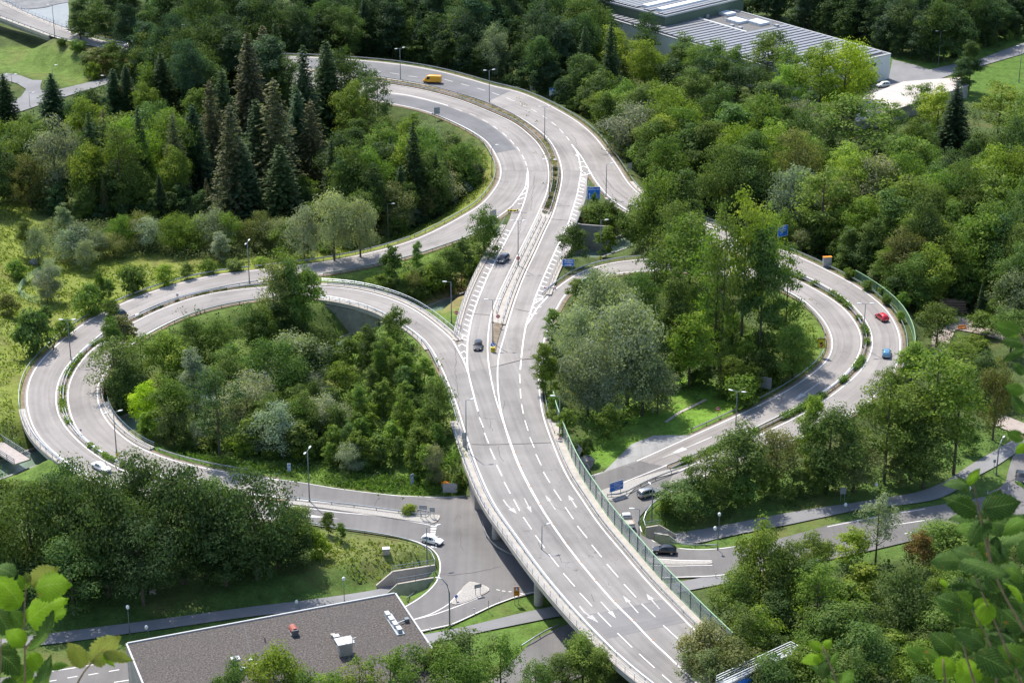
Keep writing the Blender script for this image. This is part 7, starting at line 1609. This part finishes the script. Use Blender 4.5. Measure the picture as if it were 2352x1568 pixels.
for t0, t1 in ((5.2, 8.2), (9.5, 13.5)):
    gb('sign_panel', G0+d*t0+nn*sgd*.78+Vector((0,0,-.9)), G0+d*t1+nn*sgd*.78+Vector((0,0,-.9)), .08, 2.2, M_BLUE)
# log pile, bench, small footbridge, drain, fences
M_LOG = plain('logs', (.17, .12, .085), .95, var=.4, scale=3); b = G(2187, 716)
for lay in range(5):
    for k_ in range(7-lay):
        q = b+Vector((0, (k_+lay*.5)*.62-1.2, .3+lay*.52)); m = MB(); m.tube([(-3.+random.uniform(-.4,.4), 0, 0), (3.+random.uniform(-.4,.4), random.uniform(-.1,.1), .0)], [.31, .26], 10); o = m.build('log', M_LOG); o.location = q; o['category'] = 'log'; o['group'] = 'logs stacked at the edge of the wood'; o['label'] = 'cut log stacked by the gravel path, layer %d up, %s from front' % (lay+1, ordn(k_))
b = G(2210, 757); r = empty('bench', b, R(15), 'orange wooden bench at the gravel path', 'bench'); box_(r, 'seat', (0, 0, .45), (2.0, .5, .08), M_ORANGE); box_(r, 'backrest', (0, .25, .8), (2.0, .08, .4), M_ORANGE)
for sx in (-.8, .8): box_(r, 'leg', (sx, 0, .2), (.1, .45, .42), M_STEELD)
FB = [P(-20, 995, .5), P(71, 1053, .5)]
d = (FB[1]-FB[0]).normalized(); n_ = Vector((-d.y, d.x, 0)); r = empty('footbridge', FB[1], 0, 'small pale footbridge with dark railings over the canal at the left edge', 'footbridge'); m = MB(); w2 = 3.6
sg = -1 if n_.y > 0 else 1
for a_ in (FB[0]-d*10,): m.beam(a_+n_*sg*w2/2-r.location+Vector((0,0,-.15)), FB[1]+n_*sg*w2/2-r.location+Vector((0,0,-.15)), w2, .3)
m.build('deck', plain('pale_deck', (.40, .35, .32), .9, var=.15), r)
for sd in (0, w2*sg):
    m = MB()
    for zz in (.25, .7, 1.1): m.beam(FB[0]-d*10+n_*sd-r.location+Vector((0,0,zz)), FB[1]+n_*sd-r.location+Vector((0,0,zz)), .10, .10)
    m.build('railing', M_STEELD, r)
    for p in resample([FB[0]-d*10+n_*sd, FB[1]+n_*sd], 10): m = MB(); m.box(p-r.location+Vector((0,0,.5)), (.1, .1, 1.2)); m.build('railing_post', M_STEELD, r)
dr = [G(x, y) for x, y in ((1529, 970), (1560, 948), (1590, 934), (1622, 918))]; line_mesh(dr, .7, .12).build('drain_channel', M_CONC, kind='structure')
fp = [G(x, y) for x, y in ((130, 605), (98, 622), (84, 632), (64, 645), (48, 662), (42, 675), (60, 690), (97, 698))]
rt = empty('mesh_fence', fp[4], 0, 'green wire fence around the rocky hollow in the left meadow', 'fence'); m = MB(); q = resample(fp, 22)
for i in range(21):
    for zz in (.1, .4, .7, 1., 1.3, 1.6): m.beam(q[i]+Vector((0,0,zz))-rt.location, q[i+1]+Vector((0,0,zz))-rt.location, .06, .05)
m.build('wires', M_GREEN, rt)
for p in q[::3]: m = MB(); m.box(p-rt.location+Vector((0,0,.85)), (.12, .12, 1.8)); m.build('post', M_GREEN, rt)
# rocks by the junction wall
for i, (x, y, s_r) in enumerate(((1318,1065,1.6),(1326,1074,1.9),(1336,1080,1.5),(1344,1070,1.7),(1333,1062,1.4),(1350,1062,1.3),(78,1056-450,1.1),(92,640,1.5),(86,652,1.2))):
    p = G(x, y); m = MB(); m.sphere((0, 0, s_r*.3), (s_r, s_r*.8, s_r*.8), 9, 7); m.v = [(a_*random.uniform(.8, 1.2), b_*random.uniform(.8, 1.2), c_*random.uniform(.8, 1.2)) for a_, b_, c_ in m.v]; o = m.build('rock', M_CONCD); o.location = p; o['category'] = 'rock'; o['group'] = 'dark rocks'; o['label'] = ('dark rock in the bank above the right junction, %s from left' % ordn(i)) if i < 6 else 'dark rock in the fenced hollow of the left meadow, %s from left' % ordn(i-6)
# ================================================================= leafy twigs in front of the viewpoint
def bigleafmat(name, col, tr=.5):
    m, n, l, b = newmat(name); uv = n.new('ShaderNodeUVMap').outputs[0]; sp = n.new('ShaderNodeSeparateXYZ'); l.new(uv, sp.inputs[0])
    v = math_(n, l, 'ABSOLUTE', sp.outputs[1]); s = math_(n, l, 'SUBTRACT', math_(n, l, 'MULTIPLY', sp.outputs[0], 9.), math_(n, l, 'MULTIPLY', v, 3.6)); f = math_(n, l, 'FRACT', s)
    vein = maprange(n, l, math_(n, l, 'ABSOLUTE', math_(n, l, 'SUBTRACT', f, .5)), 0, .09, 1, 0); mid = maprange(n, l, v, 0, .045, 1, 0)
    vv = math_(n, l, 'MAXIMUM', vein, mid); geo = wpos(n)
    base = ramp(n, l, noise(n, l, 22, 4, .6, geo), [(.3, tuple(x*.72 for x in col)), (.7, tuple(x*1.22 for x in col))])
    base = mix(n, l, maprange(n, l, noise(n, l, 45, 3, .6, geo), .66, .72, 0, .75), base, (.22, .10, .03))
    c = mix(n, l, math_(n, l, 'MULTIPLY', vv, .5), base, (.24, .33, .11))
    l.new(c, b.inputs['Base Color']); b.inputs['Roughness'].default_value = .62; b.inputs['Specular IOR Level'].default_value = .06
    t = n.new('ShaderNodeBsdfTranslucent'); l.new(mix(n, l, 1., c, (1.3, 1.35, .45), 'MULTIPLY'), t.inputs[0]); ms = n.new('ShaderNodeMixShader'); ms.inputs[0].default_value = tr
    l.new(b.outputs[0], ms.inputs[1]); l.new(t.outputs[0], ms.inputs[2]); l.new(ms.outputs[0], n.get('Material Output').inputs[0]); return m
LM = dict(b=bigleafmat('young_leaf', (.125, .225, .018), .55), d=bigleafmat('mature_leaf', (.032, .070, .018), .4), g=bigleafmat('grey_green_leaf', (.055, .105, .030), .35), o=bigleafmat('yellowing_leaf', (.17, .19, .05), .5), m=bigleafmat('mid_leaf', (.062, .125, .022), .45))
CAMP = Vector((0, 0, CAMZ)); FWD = Vector((0, CP, -SP)); UPV = Vector((0, SP, CP)); RGT = Vector((1, 0, 0))
def near(px, py, d): return CAMP+ray(px, py)*d
def big_leaf(root, b, t, wf, col, d, roll=.0, curl=.18, db=0.):
    """leaf blade from base pixel b to tip pixel t at distance d; wf width/length; roll turns it about its midrib; curl bends it down"""
    t = (t[0]+(t[0]-b[0])*(-.04), t[1]-(t[1]-b[1])*.04); wf = min(1.05, wf*1.15); roll += random.uniform(-.45, .45); curl *= random.uniform(.8, 2.2); A = near(b[0], b[1], d); T = near(t[0], t[1], d+db); ax = T-A; L = ax.length; ax.normalize()
    view = (A-CAMP).normalized(); nn = (-view*.75+Vector((0, 0, 1))*.55); nn = (nn-ax*nn.dot(ax)).normalized()
    nn = (Matrix.Rotation(roll, 3, ax) @ nn).normalized(); sd = nn.cross(ax).normalized()
    NU, NV = 40, 12; m = MB(); sgn_ = random.choice((-1, 1))
    for i in range(NU+1):
        u = i/NU; w_ = (math.sin(math.pi*min(1, u**.80))**.58)*wf*L*.5*(1-.2*u*u)*(1 if u < .82 else 1-.55*((u-.82)/.18)**.6) if 0 < u < 1 else .0015
        for j in range(NV+1):
            v = -1+2*j/NV; ser = 1+(.07*math.sin(u*58+sgn_)+.04*math.sin(u*23+v))*(abs(v) > .8); ww = w_*ser
            pleat = .026*L*math.sin((u*9-abs(v)*3.6)*2*math.pi)*(.35+.65*abs(v))*(1 if 0 < u < 1 else 0)
            z_ = -curl*L*(u-.35)**2*1.6-.10*L*wf*v*v+pleat+.03*L*math.sin(u*5+v*2+sgn_)
            p = A+ax*(u*L)+sd*(v*ww)+nn*z_-root.location; m.v.append(tuple(p)); m.uv.append((u, v))
    for i in range(NU):
        for j in range(NV): o = i*(NV+1)+j; m.f.append((o, o+1, o+NV+2, o+NV+1))
    return m.build('leaf', LM[col], root, smooth=True)
def twig(name, label, stems, leaves, d):
    s0 = stems[0][0]; root = empty(name, near(s0[0], s0[1], d), 0, label, 'leafy twig')
    mt = plain('twig_bark', (.14, .10, .04), .8, var=.25, scale=40)
    for st in stems:
        m = MB(); pts = smooth(catmull([near(p[0], p[1], d+(p[2] if len(p) > 2 else 0))-root.location for p in st], .02), 4); k = len(pts); m.tube(pts, [.0036*(1-.6*i/k) for i in range(k)], 8); m.build('stem', mt, root, smooth=True)
    for lf in leaves: big_leaf(root, lf[0], lf[1], lf[2], lf[3], d+(lf[4] if len(lf) > 4 else random.uniform(-.12, .12)), lf[5] if len(lf) > 5 else random.uniform(-.5, .5), lf[6] if len(lf) > 6 else .18)
    return root
twig('hazel_twig', 'bright backlit hazel twig rising at the lower left corner', [[(60, 1750), (57, 1568), (57, 1480), (56, 1400), (60, 1340)], [(150, 1660), (178, 1562), (205, 1520), (240, 1498)], [(-8, 1600), (2, 1530), (2, 1465)], [(57, 1490), (75, 1470), (100, 1440)]],
 [((48,1392),(-12,1306),.85,'b',.05,.3), ((34,1322),(-14,1292),.95,'g',.1), ((70,1345),(128,1297),.75,'o',.1,-.4), ((80,1352),(160,1328),.95,'b',-.05,.2), ((84,1340),(150,1352),.8,'m',.02,-.3), ((60,1425),(150,1362),.85,'b',.06,.1), ((62,1352),(40,1318),.6,'b',0), ((70,1338),(58,1310),.5,'o',0),
  ((128,1418),(150,1394),.8,'b',-.1), ((68,1500),(138,1412),.34,'g',-.06,.9), ((58,1478),(14,1440),.78,'b',-.05,.1), ((-20,1350),(50,1425),.6,'d',.15,.2), ((-10,1400),(30,1462),.8,'g',.12), ((2,1500),(52,1545),.85,'d',.1), ((-6,1490),(40,1490),.8,'d',.14), ((68,1500),(100,1540),.8,'b',.1), ((60,1500),(96,1512),.7,'m',.2),
  ((80,1590),(125,1508),.35,'g',-.05,.8), ((118,1530),(156,1520),.7,'m',-.05), ((205,1520),(266,1452),.72,'o',.0,.2), ((196,1530),(158,1470),.6,'o',.02,.1), ((236,1500),(308,1516),.36,'o',-.03,.3), ((238,1500),(268,1530),.5,'b',-.02), ((30,1568),(80,1530),.8,'m',.15), ((60,1600),(110,1560),.8,'b',.1), ((0,1570),(45,1590),.9,'d',.1), ((56,1440),(20,1400),.7,'m',.12), ((60,1420),(92,1392),.7,'b',.12)], 5.2)
Lr = [((2222,1112),(2163,1104),.5,'g',0,.5), ((2222,1112),(2252,1072),.42,'b',0,.2), ((2225,1130),(2200,1092),.5,'g',.1), ((2248,1178),(2170,1133),.55,'d',0,.3), ((2258,1168),(2352,1150),.62,'d',-.05,.2), ((2240,1190),(2180,1180),.5,'g',.1), ((2216,1284),(2134,1288),.55,'g',0,.2), ((2262,1292),(2188,1250),.6,'g',-.05,.1), ((2205,1290),(2330,1316),.42,'g',-.1,.2), ((2268,1190),(2215,1250),.7,'d',0), ((2275,1176),(2240,1200),.7,'d',.1),
 ((2352,1190),(2300,1222),.7,'m',0), ((2300,1250),(2360,1210),.6,'g',.05), ((2258,1350),(2178,1332),.36,'d',0,.4), ((2160,1330),(2190,1352),.5,'b',.05), ((2215,1395),(2150,1362),.7,'d',0,.1), ((2200,1410),(2165,1350),.7,'m',.05,.2), ((2275,1385),(2236,1436),.8,'b',.0,0), ((2238,1392),(2276,1376),.6,'b',.02,.2), ((2262,1420),(2268,1395),.7,'b',.03), ((2120,1512),(2084,1486),.65,'m',0,.1), ((2168,1522),(2120,1484),.5,'m',.04,.2), ((2185,1512),(2150,1562),.8,'b',0,.1), ((2240,1520),(2196,1575),.9,'b',.05,.1), ((2245,1500),(2335,1548),.62,'d',-.05,.2), ((2330,1540),(2240,1500),.5,'d',.1),
 ((2265,1480),(2188,1440),.5,'g',0,.3), ((2195,1500),(2142,1446),.7,'d',.05,.2), ((2352,1450),(2306,1390),.7,'d',.05), ((2360,1520),(2296,1480),.7,'m',0), ((2300,1440),(2270,1370),.5,'d',.12), ((2352,1380),(2318,1330),.6,'b',.1), ((2352,1330),(2310,1300),.7,'m',.15), ((2296,1360),(2262,1310),.6,'d',.2), ((2352,1590),(2300,1550),.8,'d',0), ((2280,1600),(2250,1545),.8,'d',.1), ((2260,1450),(2215,1480),.6,'m',.15), ((2235,1500),(2200,1470),.6,'d',.2),
 ((2352,1010),(2312,990),.6,'m',.05), ((2360,1020),(2330,1040),.6,'b',.05), ((2352,900),(2308,885),.6,'m',.05), ((2356,800),(2300,830),.3,'d',.1), ((2345,765),(2284,742),.55,'m',0,.1), ((2356,790),(2300,775),.55,'d',.05,.2), ((2352,860),(2330,830),.6,'d',.1), ((2352,950),(2318,905),.5,'d',.1), ((2356,1120),(2335,1100),.7,'m',.1), ((2352,1240),(2320,1180),.6,'d',.2)]
for i in range(110):
    x = random.uniform(2200, 2380); y = random.uniform(1180, 1580)
    if x < 2240 and y < 1430: continue
    a_ = random.uniform(0, 6.28); l_ = random.uniform(50, 85); Lr.append(((x, y), (x+l_*math.cos(a_), y+l_*math.sin(a_)), random.uniform(.5, .75), random.choice('ddmdg'), random.uniform(.25, .7)))
twig('hazel_twig', 'large dark-leaved hazel twigs covering the lower right corner', [[(2420, 1560), (2352, 1445), (2300, 1355), (2275, 1290), (2266, 1230), (2270, 1170)], [(2400, 1700), (2330, 1530), (2290, 1440), (2255, 1360), (2238, 1318)], [(2286, 1640), (2286, 1500), (2250, 1430), (2232, 1400)], [(2275, 1290), (2256, 1200), (2250, 1176), (2236, 1112)], [(2420, 1080), (2380, 1020), (2345, 1000)], [(2420, 900), (2380, 840), (2340, 765)], [(2190, 1640), (2168, 1560), (2166, 1512)], [(2250, 1600), (2225, 1530), (2210, 1470)]], Lr, 4.6)
twig('hazel_twig', 'small upright hazel twig at the bottom edge right of the bridge', [[(1950, 1700), (1925, 1570), (1905, 1520), (1888, 1482)]], [((1890,1490),(1857,1470),.7,'b',0,.2), ((1892,1486),(1910,1466),.8,'b',.02), ((1886,1510),(1836,1512),.6,'b',0,.1), ((1892,1512),(1870,1506),.9,'b',.03), ((1900,1520),(1884,1560),.7,'d',.02,.1), ((1903,1545),(1860,1520),.6,'d',.05,.3), ((1898,1500),(1882,1540),.7,'g',.04), ((1905,1530),(1922,1490),.5,'m',.03), ((1930,1580),(1955,1532),.7,'m',0), ((1920,1600),(1870,1580),.8,'d',0), ((1925,1575),(1900,1555),.7,'m',.05)], 5.0)

bpy.context.view_layer.update()
# lettering becomes ordinary meshes
_dg = bpy.context.evaluated_depsgraph_get()
for o in [o for o in bpy.data.objects if o.type == 'FONT']:
    me = bpy.data.meshes.new_from_object(o.evaluated_get(_dg)); n_ = link(bpy.data.objects.new('lettering', me), o.parent); n_.location = o.location; n_.rotation_euler = o.rotation_euler
    bpy.data.objects.remove(o)
